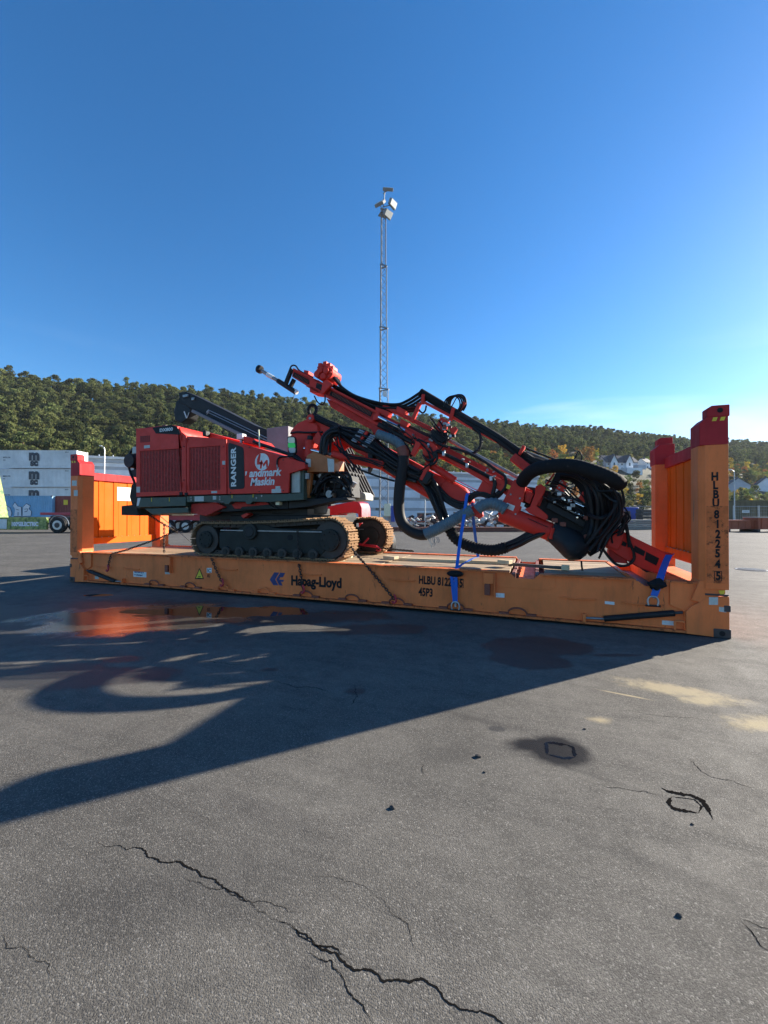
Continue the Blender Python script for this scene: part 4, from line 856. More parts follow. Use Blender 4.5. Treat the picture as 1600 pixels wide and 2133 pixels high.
MB().prism([(6.962,3.292),(7.256,3.269),(7.371,3.143),(7.314,2.975),(7.061,3.056)], 0.93, 1.18).build('feed_bracket', M['reddk'], rig, 0.012)
MB().prism([(5.693,4.261),(5.9,4.199),(5.987,4.113),(5.944,3.927),(5.704,3.98)], 0.90, 1.25).build('feed_carriage', M['red'], rig, 0.012)
MB().prism([(5.869,4.149),(6.062,4.051),(6.02,3.951),(5.847,4.046)], 0.893, 0.905).build('carriage_window', M['black'], rig)
rd = MB().prism([(5.81,4.273),(5.853,4.373),(5.939,4.466),(6.057,4.484),(6.152,4.43),(6.236,4.363),(6.226,4.261),(6.142,4.159),(6.004,4.184)], 0.86, 1.28).build('drill_head', M['red'], rig, 0.03)
for x, z, r_ in (*((p[0], p[1], 0.06) for p in [(5.988,4.353),(6.115,4.328),(6.052,4.232),(5.913,4.286)]),): MB().cyl((x,0.80,z), (x,0.88,z), r_, n=16).build('head_cover', M['red'], rd, 0.012)
for x, z in [(5.924,4.427),(6.03,4.442),(6.147,4.38),(6.2,4.299),(6.137,4.213),(6.01,4.209),(5.881,4.262),(5.87,4.339)]: MB().cyl((x,0.84,z), (x,0.87,z), 0.018, n=6).build('head_bolt', M['reddk'], rd)
for x, z in [(5.904,4.524),(6.012,4.544),(6.098,4.499),(6.162,4.434)]: MB().box(x-0.04, x+0.04, 0.95, 1.15, z-0.05, z+0.03).build('head_port', M['red'], rd, 0.01)
MB().prism([(6.031,4.131),(6.116,4.168),(6.242,4.07),(6.158,3.995),(6.032,3.895),(5.989,3.919)], 0.84, 0.92).build('head_guide', M['red'], rig, 0.01)
MB().prism([(5.521,4.473),(5.633,4.44),(5.622,4.373),(5.521,4.414)], 0.98, 1.18).build('end_stop', M['red'], rig, 0.008)
# hose stick at the top end
for q0, q1 in (((5.237,0.98,4.531), (5.088,0.98,4.221)), ((5.218,1.1,4.353), (5.113,1.1,4.184))): MB().beam(q0, q1, 0.07, 0.075).build('stick_arm', M['blackmetal'], rig, 0.01)
stk = MB().cyl((4.885,1,4.33), (5.318,1,4.043), 0.052, n=16).build('support_stick', M['blackmetal'], rig, 0.01)
MB().cyl((4.474,1,4.592), (4.885,1,4.33), 0.038, n=16).build('stick_tube', M['steel'], stk)
MB().cyl((4.615,1,4.493), (4.766,1,4.404), 0.045, n=16).build('stick_band', M['white'], stk)
e0 = Vector((4.388,1,4.644)); e1 = Vector((4.462,1,4.604)); MB().cyl(e0, e1, 0.085, n=24).build('stick_foot', M['rubber2'], stk, 0.01)
MB().cyl((5.295,1,4.075), (5.352,1,4.03), 0.045, n=12).build('stick_cap', M['white'], stk)
MB().tube([(5.295,1,4.016),(5.261,1,3.921),(5.215,1,3.826)], 0.007, 6).build('stick_pin', M['steel'], stk)
# lower feed: dark rails and the foot
MB().prism([(9.741,2.015),(10.041,1.96),(10.614,1.625),(11.153,1.309),(11.218,1.162),(10.967,1.021),(10.402,1.331),(9.966,1.509),(9.702,1.709)], 1.02, 1.25).build('feed_rail_block', M['blackmetal'], rig, 0.015)
MB().beam((10.098,0.93,1.797), (10.876,0.93,1.353), 0.05, 0.022).build('feed_rail', M['steel'], rig, 0.004)
MB().beam((10.113,0.95,1.689), (10.911,0.95,1.234), 0.12, 0.10).build('feed_rail', M['blackmetal'], rig, 0.008)
foot = MB().prism([(10.953,1.072),(10.993,1.192),(11.072,1.341),(11.214,1.262),(11.341,1.184),(11.723,0.979),(11.843,0.954),(11.819,0.876),(11.686,0.643),(11.527,0.685),(11.39,0.736),(11.264,0.818),(11.136,0.901),(10.966,1.021)], 0.92, 1.20).build('feed_foot', M['red'], rig, 0.012)
for q in ([(11.162,1.144),(11.239,1.102),(11.22,1.043),(11.143,1.077)], [(11.341,1.068),(11.478,0.985),(11.459,0.905),(11.321,0.98)], [(11.491,0.978),(11.656,0.884),(11.619,0.775),(11.472,0.855)]):
    MB().prism(q, 0.914, 0.93).build('foot_window', M['black'], foot)
MB().prism([(10.951,1.081),(11.069,1.334),(11.172,1.277),(11.21,1.241),(11.197,1.182),(11.12,0.99),(10.977,1.03)], 0.86, 0.93).build('foot_clamp', M['red'], rig, 0.02)
MB().prism([(11.415,0.784),(11.521,0.738),(11.595,0.684),(11.496,0.665),(11.434,0.72)], 0.93, 1.15).build('foot_pad', M['rubber2'], rig, 0.01)
MB().prism([(11.01,0.99),(11.205,0.922),(11.269,0.778),(11.088,0.793),(10.997,0.878)], 0.96, 1.2).build('lower_guard', M['reddk'], rig, 0.015)
# cradle arm carrying the feed
crd = MB().prism([(8.04,2.807),(8.162,2.868),(8.283,2.767),(8.352,2.654),(8.529,2.569),(8.736,2.477),(9.059,2.292),(9.294,2.179),(9.448,2.094),(9.493,2.022),(9.448,1.888),(9.325,1.962),(9.122,2.088),(8.883,2.233),(8.654,2.373),(8.445,2.507),(8.3,2.556),(8.206,2.51),(8.075,2.55)], 0.80, 1.12).build('cradle_arm', M['red'], rig, 0.015)
MB().prism([(7.848,2.616),(7.954,2.848),(8.069,2.807),(7.91,2.561)], 0.76, 0.84).build('cradle_plate', M['red'], rig, 0.01)
MB().prism([(8.113,2.598),(8.277,2.564),(8.251,2.456),(8.095,2.48)], 0.80, 1.1).build('cradle_lug', M['reddk'], rig, 0.02)
MB().prism([(9.101,2.116),(9.29,2.014),(9.243,1.838),(9.117,1.872),(9.005,1.939)], 0.82, 1.1).build('cradle_knuckle', M['red'], rig, 0.015)
MB().tube(catmull([(8.308,0.77,2.535),(8.299,0.77,2.602),(8.359,0.77,2.632),(8.451,0.77,2.586),(8.863,0.77,2.361),(9.22,0.77,2.154),(9.297,0.77,2.08),(9.297,0.77,1.985),(9.266,0.77,1.866)], 5), 0.034, 10).build('hydraulic_hose', M['rubber'], rig)
for x, z in [(8.452,2.587),(8.85,2.367),(9.245,2.136)]: MB().box(x-0.025, x+0.025, 0.725, 0.79, z-0.045, z+0.03).build('hose_clamp', M['galv'], crd, 0.006)
MB().tube(catmull([(8.188,0.8,2.942),(8.36,0.8,2.763),(8.654,0.8,2.662),(8.859,0.8,2.585),(9.138,0.8,2.418),(9.371,0.8,2.232),(9.463,0.8,2.157),(9.478,0.8,2.022),(9.417,0.8,1.913),(9.325,0.8,1.851)], 5), 0.024, 10).build('hydraulic_hose', M['rubber'], rig)
MB().prism([(9.479,2.045),(9.584,1.987),(9.569,1.925),(9.471,1.974)], 0.785, 0.802).build('warning_sticker', M['yellow'], rig)
MB().prism([(9.406,2.148),(9.634,2.077),(9.634,1.864),(9.444,1.867)], 0.84, 1.15).build('cradle_end', M['reddk'], rig, 0.015)
for q in ([(7.89,2.968),(8.102,2.851),(8.085,2.741),(7.854,2.858)], [(7.718,3.084),(7.89,2.994),(7.854,2.884),(7.691,2.981)]): MB().prism(q, 0.84, 1.0).build('cylinder_mount', M['red'], rig, 0.01)
MB().cyl((7.203,0.86,3.342), (7.718,0.86,3.051), 0.036, n=14).build('chrome_rod', M['chrome'], rig)
MB().cyl((7.188,0.9,3.217), (7.833,0.9,2.845), 0.05, n=14).build('feed_cylinder', M['blackmetal'], rig)
MB().prism([(7.11,3.37),(7.177,3.436),(7.234,3.359),(7.196,3.291),(7.09,3.282)], 0.83, 0.93).build('rod_bracket', M['red'], rig, 0.008)
for q in ([(7.098,3.569),(7.378,3.453),(7.321,3.332),(7.088,3.442)], [(7.53,3.547),(7.698,3.452),(7.661,3.358),(7.502,3.452)], [(7.605,3.309),(7.735,3.227),(7.698,3.124),(7.568,3.196)]): MB().prism(q, 0.96, 1.15).build('carriage_block', M['red'], rig, 0.01)
MB().beam((7.237,1.05,3.592), (8.17,1.05,3.077), 0.12, 0.07).build('hose_rail', M['reddk'], rig, 0.008)
MB().beam((7.635,1.15,3.199), (8.19,1.15,2.918), 0.1, 0.09).build('feed_rail', M['blackmetal'], rig, 0.008)
# drill rod along the feed
MB().cyl((7.585,1.1,3.409), (9.815,1.1,2.067), 0.032, n=14).build('drill_rod', M['steel'], rig)
# dust collector head and clamps
MB().prism(rounded([(9.608,2.112),(9.8,2.067),(9.756,1.781),(9.704,1.61),(9.614,1.43),(9.342,1.532),(9.411,1.706),(9.525,1.957)], 0.03, 3), 0.78, 1.10).build('suction_head', M['red'], rig, 0.02)
dc = MB().cyl((9.392,0.92,1.564), (10.162,0.92,1.253), 0.150, n=32).build('dust_hood', M['red'], rig, 0.02)
MB().beam((9.821,0.767,1.47), (10.116,0.767,1.334), 0.006, 0.010).build('hood_seam', M['black'], dc)
MB().cyl((10.155,0.92,1.257), (10.212,0.92,1.231), 0.162, n=32).build('hood_band', M['redbrown'], dc, 0.008)
MB().prism([(9.938,1.989),(10.018,2.026),(10.096,1.962),(10.068,1.878),(9.952,1.671),(10.117,1.525),(10.124,1.486),(10.088,1.432),(9.835,1.555),(9.769,1.626),(9.85,1.656),(9.931,1.873)], 0.80, 0.92).build('rod_clamp', M['red'], rig, 0.012)
MB().prism([(9.791,1.94),(9.908,1.875),(9.849,1.704),(9.761,1.752)], 0.84, 1.1).build('clamp_block', M['reddk'], rig, 0.012)
MB().prism([(9.967,1.876),(10.054,1.812),(9.996,1.665),(9.923,1.705)], 0.88, 1.1).build('clamp_block', M['reddk'], rig, 0.012)
for q in ([(9.495,1.729),(9.622,1.673),(9.592,1.591),(9.457,1.65)],): MB().prism(q, 0.772, 0.779).build('sticker', M['white'], rig)
for q in ([(9.719,1.734),(9.778,1.71),(9.748,1.648),(9.704,1.672)],): MB().prism(q, 0.772, 0.779).build('sticker', M['white'], rig)
for x, z in [(9.555,1.862),(9.697,1.797),(9.63,1.54)]: MB().cyl((x,0.765,z), (x,0.79,z), 0.016, n=8).build('bolt', M['steel'], rig)
for q in ([(10.331,2.089),(10.429,2.026),(10.366,1.882),(10.24,1.946)], [(10.559,1.781),(10.634,1.908),(10.688,1.914),(10.782,1.763),(10.821,1.614)]):
    p_ = MB().prism(rounded(q, 0.02, 2), 0.85, 0.90).build('guard_plate', M['red'], rig, 0.008)
for x, z in [(10.331,2.043),(10.401,2.011),(10.289,1.96),(10.366,1.92)]: MB().cyl((x,0.838,z), (x,0.86,z), 0.014, n=8).build('bolt', M['steel'], p_)
MB().prism([(10.15,2.016),(10.244,2.208),(10.365,2.204),(10.257,1.974),(10.185,1.82)], 0.95, 1.1).build('guide_column', M['blackmetal'], rig, 0.01)
MB().prism([(10.229,2.191),(10.113,2),(10.091,2.032),(10.214,2.215)], 0.92, 0.97).build('guide_strip', M['red'], rig, 0.004)
MB().prism([(10.114,1.925),(10.366,1.873),(10.849,1.608),(10.962,1.398),(10.815,1.284),(10.329,1.564),(10.099,1.744)], 0.98, 1.2).build('breakout_table', M['blackmetal'], rig, 0.02)
rnd = random.Random(9)
for k in range(22):
    f_ = rnd.random(); p = Vector((10.185,0.93,1.82)).lerp(Vector((10.955,0.93,1.339)), f_)+Vector((rnd.uniform(-.08,.08), rnd.uniform(-.08,.02), rnd.uniform(-.16,.16))); s_ = rnd.uniform(0.02,0.05)
    if k % 2: MB().box(p.x-s_, p.x+s_, p.y, p.y+0.1, p.z-s_, p.z+s_).build('valve_block', M[rnd.choice(['steel','galv','blackmetal','blackmetal','rackdark','chrome'])], rig, 0.008)
    else: MB().cyl(p, p+Vector((0.12, 0, -0.06)), s_*0.6, n=10).build('hose_fitting', M[rnd.choice(['steel','galv','chrome'])], rig)
for x, z in [(10.217,1.441),(10.336,1.38),(10.678,1.19),(10.718,1.161)]: MB().box(x-0.04, x+0.05, 0.80, 0.95, z-0.035, z+0.035).build('valve_block', M[rnd.choice(['redbrown','galv','steel'])], rig, 0.01)
# rubber skirt below the hood
bag = MB().tube(catmull([(10.154,0.9,1.269),(10.254,0.9,1.225),(10.381,0.9,1.135),(10.506,0.9,1.032),(10.588,0.9,0.943),(10.642,0.9,0.87)], 4), [0.15,0.155,0.158,0.16,0.165,0.17,0.178,0.19,0.20,0.21,0.215,0.22,0.22,0.215,0.21,0.205,0.195,0.18,0.15,0.11,0.06][:21], 24)
for v in bag.v:
    n_ = mnoise.noise(v*4.0); v += Vector((0.05*n_, 0.06*mnoise.noise(v*3.1+Vector((5,0,0))), 0.04*mnoise.noise(v*5.0+Vector((0,7,0)))))
bag.build('rubber_skirt', M['tarp'], rig, smooth=60)
MB().tube(catmull([(10.604,0.85,0.813),(10.61,0.85,0.724),(10.624,0.85,0.65),(10.644,0.85,0.583)], 4), 0.014, 8).build('drain_hose', M['rubber'], rig)
MB().cyl((10.192,0.74,1.321), (10.158,0.78,1.152), 0.03, n=10).build('skirt_strap', M['red'], rig)

# ---------------- hoses
def hose(pts, r, mat='rubber', name='hydraulic_hose', n=10, k=6): return MB().tube(catmull(pts, k), r, n).build(name, M[mat], rig)
def bundle(pts, n, spread, r, seed, mat='rubber', depth=0.6):
    rnd = random.Random(seed)
    P = [Vector(p) for p in pts]
    for i in range(n):
        a = rnd.uniform(0, 2*PI); q = []
        for j, p in enumerate(P):
            d = (P[min(j+1,len(P)-1)]-P[max(j-1,0)]).normalized(); up = Vector((-d.z, 0, d.x)); s_ = spread[j] if isinstance(spread, list) else spread
            u = ((i+0.5)/n*2-1)*s_; w = math.sin(a+j*0.5)*s_*depth
            q.append(p+up*(u+rnd.uniform(-.1,.1)*s_)+Vector((0,1,0))*w)
        hose(q, r*rnd.uniform(0.8,1.15), mat)
def ribbed(pts, r, mat, pitch=0.035, amp=0.10, name='ribbed_hose'):
    P = catmull(pts, 10); acc = 0; out = []; rr = []
    tot = sum((b-a).length for a, b in zip(P, P[1:])); n = int(tot/pitch*4); cur = 0; d0 = 0
    seg = [(a, b, (b-a).length) for a, b in zip(P, P[1:])]
    for i in range(n+1):
        d = tot*i/n
        while cur < len(seg)-1 and d > d0+seg[cur][2]: d0 += seg[cur][2]; cur += 1
        a, b, l = seg[cur]; out.append(a.lerp(b, min(1, (d-d0)/max(l,1e-6)))); rr.append(r*(1+amp*math.sin(i*PI/2)))
    return MB().tube(out, rr, 14).build(name, M[mat], rig, smooth=80)
# suction hose
ribbed([(7.199,0.8,3.018),(7.387,0.8,2.944),(7.536,0.8,2.873),(7.646,0.8,2.779),(7.701,0.8,2.638),(7.71,0.8,2.516)], 0.088, 'greyhose', 0.05, 0.07)
for f_ in ([(7.664,0.8,2.744),(7.71,0.8,2.62)], [(7.692,0.8,2.673),(7.719,0.8,2.567)]): MB().tube(f_, 0.10, 14).build('hose_strap', M['redbrown'], rig)
hose([(7.716,0.78,2.582),(7.698,0.78,2.367),(7.653,0.78,2.11),(7.626,0.78,1.807),(7.636,0.78,1.548),(7.708,0.78,1.359),(7.852,0.78,1.24),(8.011,0.78,1.183),(8.151,0.78,1.185)], 0.100, 'rubber2', 'suction_hose', 18)
ribbed([(8.132,0.72,1.188),(8.294,0.72,1.257),(8.504,0.72,1.367),(8.734,0.72,1.499),(8.95,0.72,1.612)], 0.098, 'greyhose', 0.04, 0.06)
MB().prism([(8.911,1.644),(8.99,1.716),(9.084,1.627),(9.116,1.508),(9.053,1.467),(8.942,1.531)], 0.70, 0.9).build('hose_elbow', M['red'], rig, 0.02)
ribbed([(9.019,0.74,1.612),(9.098,0.74,1.675),(9.207,0.74,1.714),(9.315,0.74,1.706),(9.421,0.74,1.65),(9.482,0.74,1.61)], 0.095, 'greyhose', 0.06, 0.08)
# frayed sleeve threads
for k in range(9): hose([Vector((8.207,0.66,1.15))+Vector((k*0.02,0,0)), Vector((8.224,0.66,1.085))+Vector((k*0.02+random.uniform(-.03,.03),0,0)), Vector((8.233,0.66,1.019))+Vector((k*0.012+random.uniform(-.05,.05),0,random.uniform(-.06,.05)))], 0.004, 'greyhose', 'frayed_thread', 4, 3)
# bundle over the boom
lp = Vector((5.76,0.92,3.6)); MB().tube([lp+Vector((0.085*math.cos(2*PI*i/20), 0.02*math.sin(2*PI*i/10), 0.115*math.sin(2*PI*i/20))) for i in range(20)], 0.036, 10, closed=True).build('hose_loop', M['rubber'], rig)
bundle([(5.783,0.9,3.497),(6,0.9,3.384),(6.296,0.9,3.248),(6.605,0.9,3.087),(6.886,0.9,2.958)], 5, 0.05, 0.030, 1)
bundle([(6.212,0.86,3.2),(6.471,0.86,3.116),(6.744,0.86,3.006),(6.942,0.86,2.921),(7.214,0.86,2.707),(7.516,0.86,2.497),(7.773,0.86,2.347),(8.042,0.86,2.217)], [0.07,0.10,0.17,0.19,0.14,0.11,0.10,0.08], 12, 0.026, 2) if False else bundle([(6.212,0.86,3.2),(6.471,0.86,3.116),(6.744,0.86,2.988),(6.942,0.86,2.893),(7.214,0.86,2.707),(7.516,0.86,2.497),(7.773,0.86,2.347),(8.042,0.86,2.217)], 12, [0.07,0.10,0.17,0.19,0.15,0.12,0.10,0.08], 0.026, 2)
bundle([(6.143,0.72,2.67),(6.153,0.72,2.836),(6.194,0.72,2.999),(6.307,0.72,3.101),(6.44,0.72,3.119)], 6, 0.10, 0.034, 3)
MB().beam((6.368,0.82,3.264), (6.43,0.82,3.066), 0.16, 0.06).build('hose_strap', M['blackmetal'], rig, 0.01)
MB().beam((7.007,0.8,3.076), (6.831,0.8,2.881), 0.06, 0.05).build('hose_comb', M['red'], rig, 0.008)
for k in range(7):
    p = Vector((7.01,0.77,3.035)).lerp(Vector((6.854,0.77,2.857)), k/6)
    for s_ in (-1, 1): MB().cyl(p+Vector((s_*0.06, 0, -s_*0.03)), p+Vector((s_*0.16, 0, -s_*0.075)), 0.016, n=8).build('hose_ferrule', M['galv'], rig)
bundle([(6.951,0.84,2.89),(7.174,0.84,2.662),(7.317,0.84,2.477),(7.597,0.84,2.29),(7.958,0.84,2.166)], 4, 0.06, 0.03, 4)
MB().beam((8.176,0.78,2.391), (8.046,0.78,2.141), 0.08, 0.07).build('hose_clamp', M['red'], rig, 0.01)
MB().beam((8.219,0.78,2.263), (8.107,0.78,2.072), 0.14, 0.12).build('hose_clamp', M['blackmetal'], rig, 0.02)
bundle([(8.047,0.84,2.215),(8.196,0.84,2.057),(8.291,0.84,1.843),(8.394,0.84,1.59),(8.495,0.84,1.339),(8.596,0.84,1.174)], 6, [0.10,0.11,0.10,0.09,0.08,0.07], 0.030, 6)
ribbed([(8.529,0.84,1.314),(8.596,0.84,1.174),(8.712,0.84,1.069),(8.892,0.84,0.991),(9.093,0.84,0.948),(9.289,0.84,0.938),(9.482,0.84,0.992)], 0.095, 'wrap', 0.05, 0.09, 'hose_sleeve')
bundle([(9.443,0.85,0.974),(9.67,0.85,1.075),(9.819,0.85,1.172),(10.002,0.85,1.253),(10.181,0.85,1.317)], 5, 0.07, 0.032, 7)
bundle([(8.178,0.84,2.142),(8.351,0.84,1.927),(8.521,0.84,1.782),(8.712,0.84,1.697),(8.852,0.84,1.712)], 4, 0.06, 0.024, 8)
bundle([(8.849,0.86,1.779),(8.971,0.86,1.875),(9.115,0.86,1.873),(9.241,0.86,1.822),(9.335,0.86,1.853),(9.443,0.86,1.963),(9.505,0.86,2.042)], 3, 0.04, 0.026, 9)
hose([(8.069,0.76,2.579),(8.155,0.76,2.49),(8.242,0.76,2.486),(8.31,0.76,2.55),(8.284,0.76,2.635)], 0.022); hose([(8.212,0.74,2.401),(8.289,0.74,2.423),(8.34,0.74,2.504),(8.315,0.74,2.614)], 0.022)
hose([(6.44,0.72,3.046),(6.511,0.72,2.815),(6.641,0.72,2.582),(6.838,0.72,2.395),(7.099,0.72,2.279),(7.362,0.72,2.191),(7.564,0.72,2.133)], 0.018); hose([(6.379,0.74,3.027),(6.44,0.74,2.777),(6.602,0.74,2.524),(6.8,0.74,2.336)], 0.014)
MB().prism([(7.008,2.757),(7.105,2.707),(7.105,2.484),(7.009,2.309)], 0.80, 0.95).build('hose_guard', M['rubber2'], rig, 0.01)
hose([(6.067,0.78,3.129),(5.725,0.78,3.144),(5.506,0.78,3.169),(5.35,0.78,3.161)], 0.02)
# hoses along the top of the feed
for k in range(4):
    hose([Vector(p)+Vector((0.02*k, 0.05*k, -0.035*k)) for p in [(6.168,0.98,4.348),(6.232,0.98,4.198),(6.379,0.98,4.03),(6.617,0.98,3.855),(6.92,0.98,3.723),(7.263,0.98,3.617),(7.549,0.98,3.581),(7.735,0.98,3.635),(7.882,0.98,3.708),(7.972,0.98,3.76)]], 0.026)
for k in range(3): hose([Vector(p)+Vector((0, 0.05*k, -0.03*k)) for p in [(6.136,1,4.12),(6.453,1,3.944),(6.861,1,3.688),(7.158,1,3.568),(7.447,1,3.524),(7.729,1,3.516),(7.931,1,3.515)]], 0.022)
hose([(5.212,0.95,4.376),(5.211,0.95,4.504),(5.257,0.95,4.578),(5.348,0.95,4.566),(5.439,0.95,4.457),(5.619,0.95,4.347),(5.752,0.95,4.283)], 0.016); hose([(5.815,0.9,3.887),(5.891,0.9,3.755),(5.999,0.9,3.697),(6.052,0.9,3.768),(6.052,0.9,3.891)], 0.014)
hose([(7.894,1,3.589),(7.931,1,3.463),(8.003,1,3.386),(8.057,1,3.425),(8.075,1,3.511)], 0.016)
top = [(7.953,1.05,3.782),(8.214,1.05,3.598),(8.564,1.05,3.366),(8.903,1.05,3.134),(9.271,1.05,2.89),(9.548,1.05,2.675),(9.817,1.05,2.474),(10.079,1.05,2.303)]
bundle(top, 6, 0.055, 0.034, 11, 'rubber2', 0.9)
MB().tube(catmull(top, 4), 0.075, 12).build('hose_sleeve', M['wrap'], rig)
MB().beam((8.034,1.02,3.581), (8.613,1.02,3.227), 0.07, 0.045).build('hose_arm', M['red'], rig, 0.006); MB().beam((8.613,1.02,3.227), (9.526,1.02,2.655), 0.07, 0.05).build('hose_arm', M['red'], rig, 0.006)
MB().beam((8.03,1,3.716), (8.003,1,3.544), 0.08, 0.06).build('hose_arm_post', M['red'], rig, 0.008); MB().beam((7.958,1,3.565), (7.803,1,3.226), 0.07, 0.065).build('hose_arm_post', M['red'], rig, 0.008)
MB().beam((8.582,0.96,3.411), (8.522,0.96,3.195), 0.06, 0.06).build('hose_arm_post', M['red'], rig, 0.006)
hb_ = MB().prism([(8.368,3.258),(8.496,3.18),(8.419,2.966),(8.255,3.055)], 0.88, 1.05).build('rod_handler', M['red'], rig, 0.012)
for x, z in [(8.385,3.172),(8.462,3.132),(8.342,3.073),(8.42,3.025)]: MB().cyl((x,0.868,z), (x,0.885,z), 0.012, n=8).build('bolt', M['galv'], hb_)
MB().prism([(8.527,3.029),(8.645,3.062),(8.661,3.019),(8.603,2.915),(8.561,2.943)], 0.84, 0.95).build('handler_jaw', M['red'], rig, 0.008)
for k in range(9):
    p = Vector((8.496,0.84,3.037))+Vector((rnd.uniform(-.1,.12), rnd.uniform(-.04,.05), rnd.uniform(-.18,.14))); MB().box(p.x-0.03, p.x+0.03, p.y, p.y+0.08, p.z-0.025, p.z+0.025).build('valve_block', M[rnd.choice(['blackmetal','steel','redbrown','galv'])], rig, 0.006)
MB().prism([(8.168,3.057),(8.369,3.017),(8.498,2.889),(8.412,2.784),(8.195,2.883)], 0.92, 1.1).build('handler_body', M['blackmetal'], rig, 0.02)
MB().beam((8.65,1.05,3.359), (8.761,1.05,3.519), 0.06, 0.07).build('light_bracket', M['reddk'], rig, 0.006)
for k in range(4): hose([Vector(p)+Vector((0.03*k, 0.03*k, 0.012*k)) for p in [(8.397,0.98,3.45),(8.432,0.98,3.567),(8.518,0.98,3.627),(8.621,0.98,3.616),(8.68,0.98,3.543),(8.688,0.98,3.44),(8.637,0.98,3.343)]], 0.013 + 0.002*k)
hose([(8.518,0.98,3.405),(8.586,0.98,3.518),(8.621,0.98,3.582),(8.654,0.98,3.596)], 0.010)
hose([(8.913,0.98,3.035),(9.02,0.98,2.944),(9.052,0.98,2.808),(9.02,0.98,2.678),(8.913,0.98,2.6),(8.772,0.98,2.599)], 0.024); hose([(9.037,0.97,2.916),(9.078,0.97,2.83),(9.086,0.97,2.772),(9.062,0.97,2.781)], 0.008)
# outer hose arm: pipes in the lower half
MB().beam((9.758,0.98,2.668), (9.682,0.98,2.528), 0.2, 0.05).build('pipe_bracket', M['red'], rig, 0.01); MB().beam((9.574,1,2.504), (9.893,1,2.225), 0.2, 0.14).build('pipe_box', M['reddk'], rig, 0.015)
for k in range(5): MB().cyl(Vector((9.79,0.94,2.628))+Vector((0,0.04*k,-0.045*k)), Vector((10.435,0.94,2.331))+Vector((0,0.04*k,-0.045*k)), 0.016, n=8).build('steel_pipe', M['steel'] if k % 2 else M['blackmetal'], rig)
MB().beam((9.777,1.12,2.526), (10.41,1.12,2.218), 0.06, 0.12).build('pipe_tray', M['blackmetal'], rig, 0.01)
# large arched hose at the lower end
ribbed([(9.733,0.8,2.063),(9.811,0.62,2.153),(9.926,0.45,2.215),(10.101,0.3,2.242),(10.293,0.22,2.24),(10.479,0.18,2.214),(10.66,0.16,2.15),(10.83,0.18,2.079),(10.969,0.24,2.013),(11.053,0.36,1.966)], 0.104, 'wrap', 0.05, 0.012, 'arched_hose')
MB().sphere((11.026,0.3,1.976), 0.108, (0.8,0.9,0.9)).build('hose_end_sleeve', M['wrap'], rig)
bundle([(10.322,0.8,2.213),(10.522,0.72,2.176),(10.701,0.66,2.04),(10.799,0.62,1.833),(10.842,0.66,1.604),(10.834,0.7,1.366),(10.768,0.7,1.184),(10.699,0.85,1.063)], 4, [0.06,0.08,0.10,0.12,0.13,0.13,0.12,0.10], 0.034, 14)
bundle([(10.315,0.95,2.198),(10.526,0.95,2.16),(10.718,0.95,2.017),(10.826,0.95,1.803),(10.866,0.95,1.578),(10.852,0.95,1.353),(10.77,0.95,1.171),(10.648,0.95,1.062)], 4, [0.05,0.07,0.12,0.14,0.13,0.15,0.13,0.10], 0.075, 44, 'wrap')
bundle([(10.677,0.62,2.124),(10.836,0.6,1.989),(10.927,0.62,1.796),(10.944,0.66,1.582),(10.904,0.74,1.387),(10.838,0.84,1.237)], 4, [0.08,0.10,0.13,0.12,0.11,0.09], 0.032, 15)
bundle([(10.751,1,2.004),(10.966,1,1.849),(11.006,1,1.623),(10.965,1,1.36),(10.817,1,1.132),(10.645,1,1.013)], 4, 0.13, 0.06, 16, 'wrap')
MB().tube(catmull([(10.691,0.7,1.532),(10.794,0.38,1.477),(10.953,0.55,1.532)], 4), 0.03, 8).build('hose_strap', M['rubber2'], rig)
hose([(10.951,0.88,2.139),(11.1,0.88,2.024),(11.183,0.88,1.839),(11.17,0.88,1.657),(11.099,0.88,1.547),(11.053,0.88,1.437)], 0.016); hose([(11.003,0.88,2.1),(11.145,0.88,1.95),(11.202,0.88,1.73),(11.144,0.88,1.562)], 0.012)
hose([(10.896,0.84,1.017),(10.981,0.84,0.888),(11.09,0.84,0.775),(11.217,0.84,0.767),(11.312,0.84,0.857),(11.312,0.84,0.972),(11.263,0.84,1.114),(11.238,0.84,1.258),(11.207,0.84,1.439)], 0.020); hose([(10.919,0.86,0.994),(10.997,0.86,0.857),(11.125,0.86,0.753),(11.24,0.86,0.78),(11.328,0.86,0.899)], 0.014)
hose([(10.84,0.86,1.044),(10.879,0.86,0.956),(10.866,0.86,0.911)], 0.014); hose([(10.47,0.95,2.008),(10.54,0.95,2.067),(10.65,0.95,2.079)], 0.012)
hose([(10.516,0.92,1.913),(10.537,0.92,2.004),(10.606,0.92,2.033),(10.674,0.92,2.016)], 0.014); hose([(10.488,1.2,2.303),(10.56,1.2,2.498),(10.596,1.2,2.575),(10.646,1.2,2.494),(10.632,1.2,2.376)], 0.012)
for k in range(8):
    p = Vector((11.134,0.9,1.438))+Vector((rnd.uniform(-.12,.16), rnd.uniform(-.06,.1), rnd.uniform(-.12,.12))); MB().cyl(p, p+Vector((rnd.uniform(-.1,.1),0,rnd.uniform(-.1,.1))), 0.018, n=8).build('hose_fitting', M[rnd.choice(['galv','blackmetal','steel'])], rig)
hose([(11.128,0.86,1.562),(11.191,0.86,1.438),(11.229,0.86,1.257),(11.253,0.86,1.041)], 0.018); hose([(11.038,0.86,1.621),(11.14,0.86,1.489),(11.191,0.86,1.329)], 0.016)

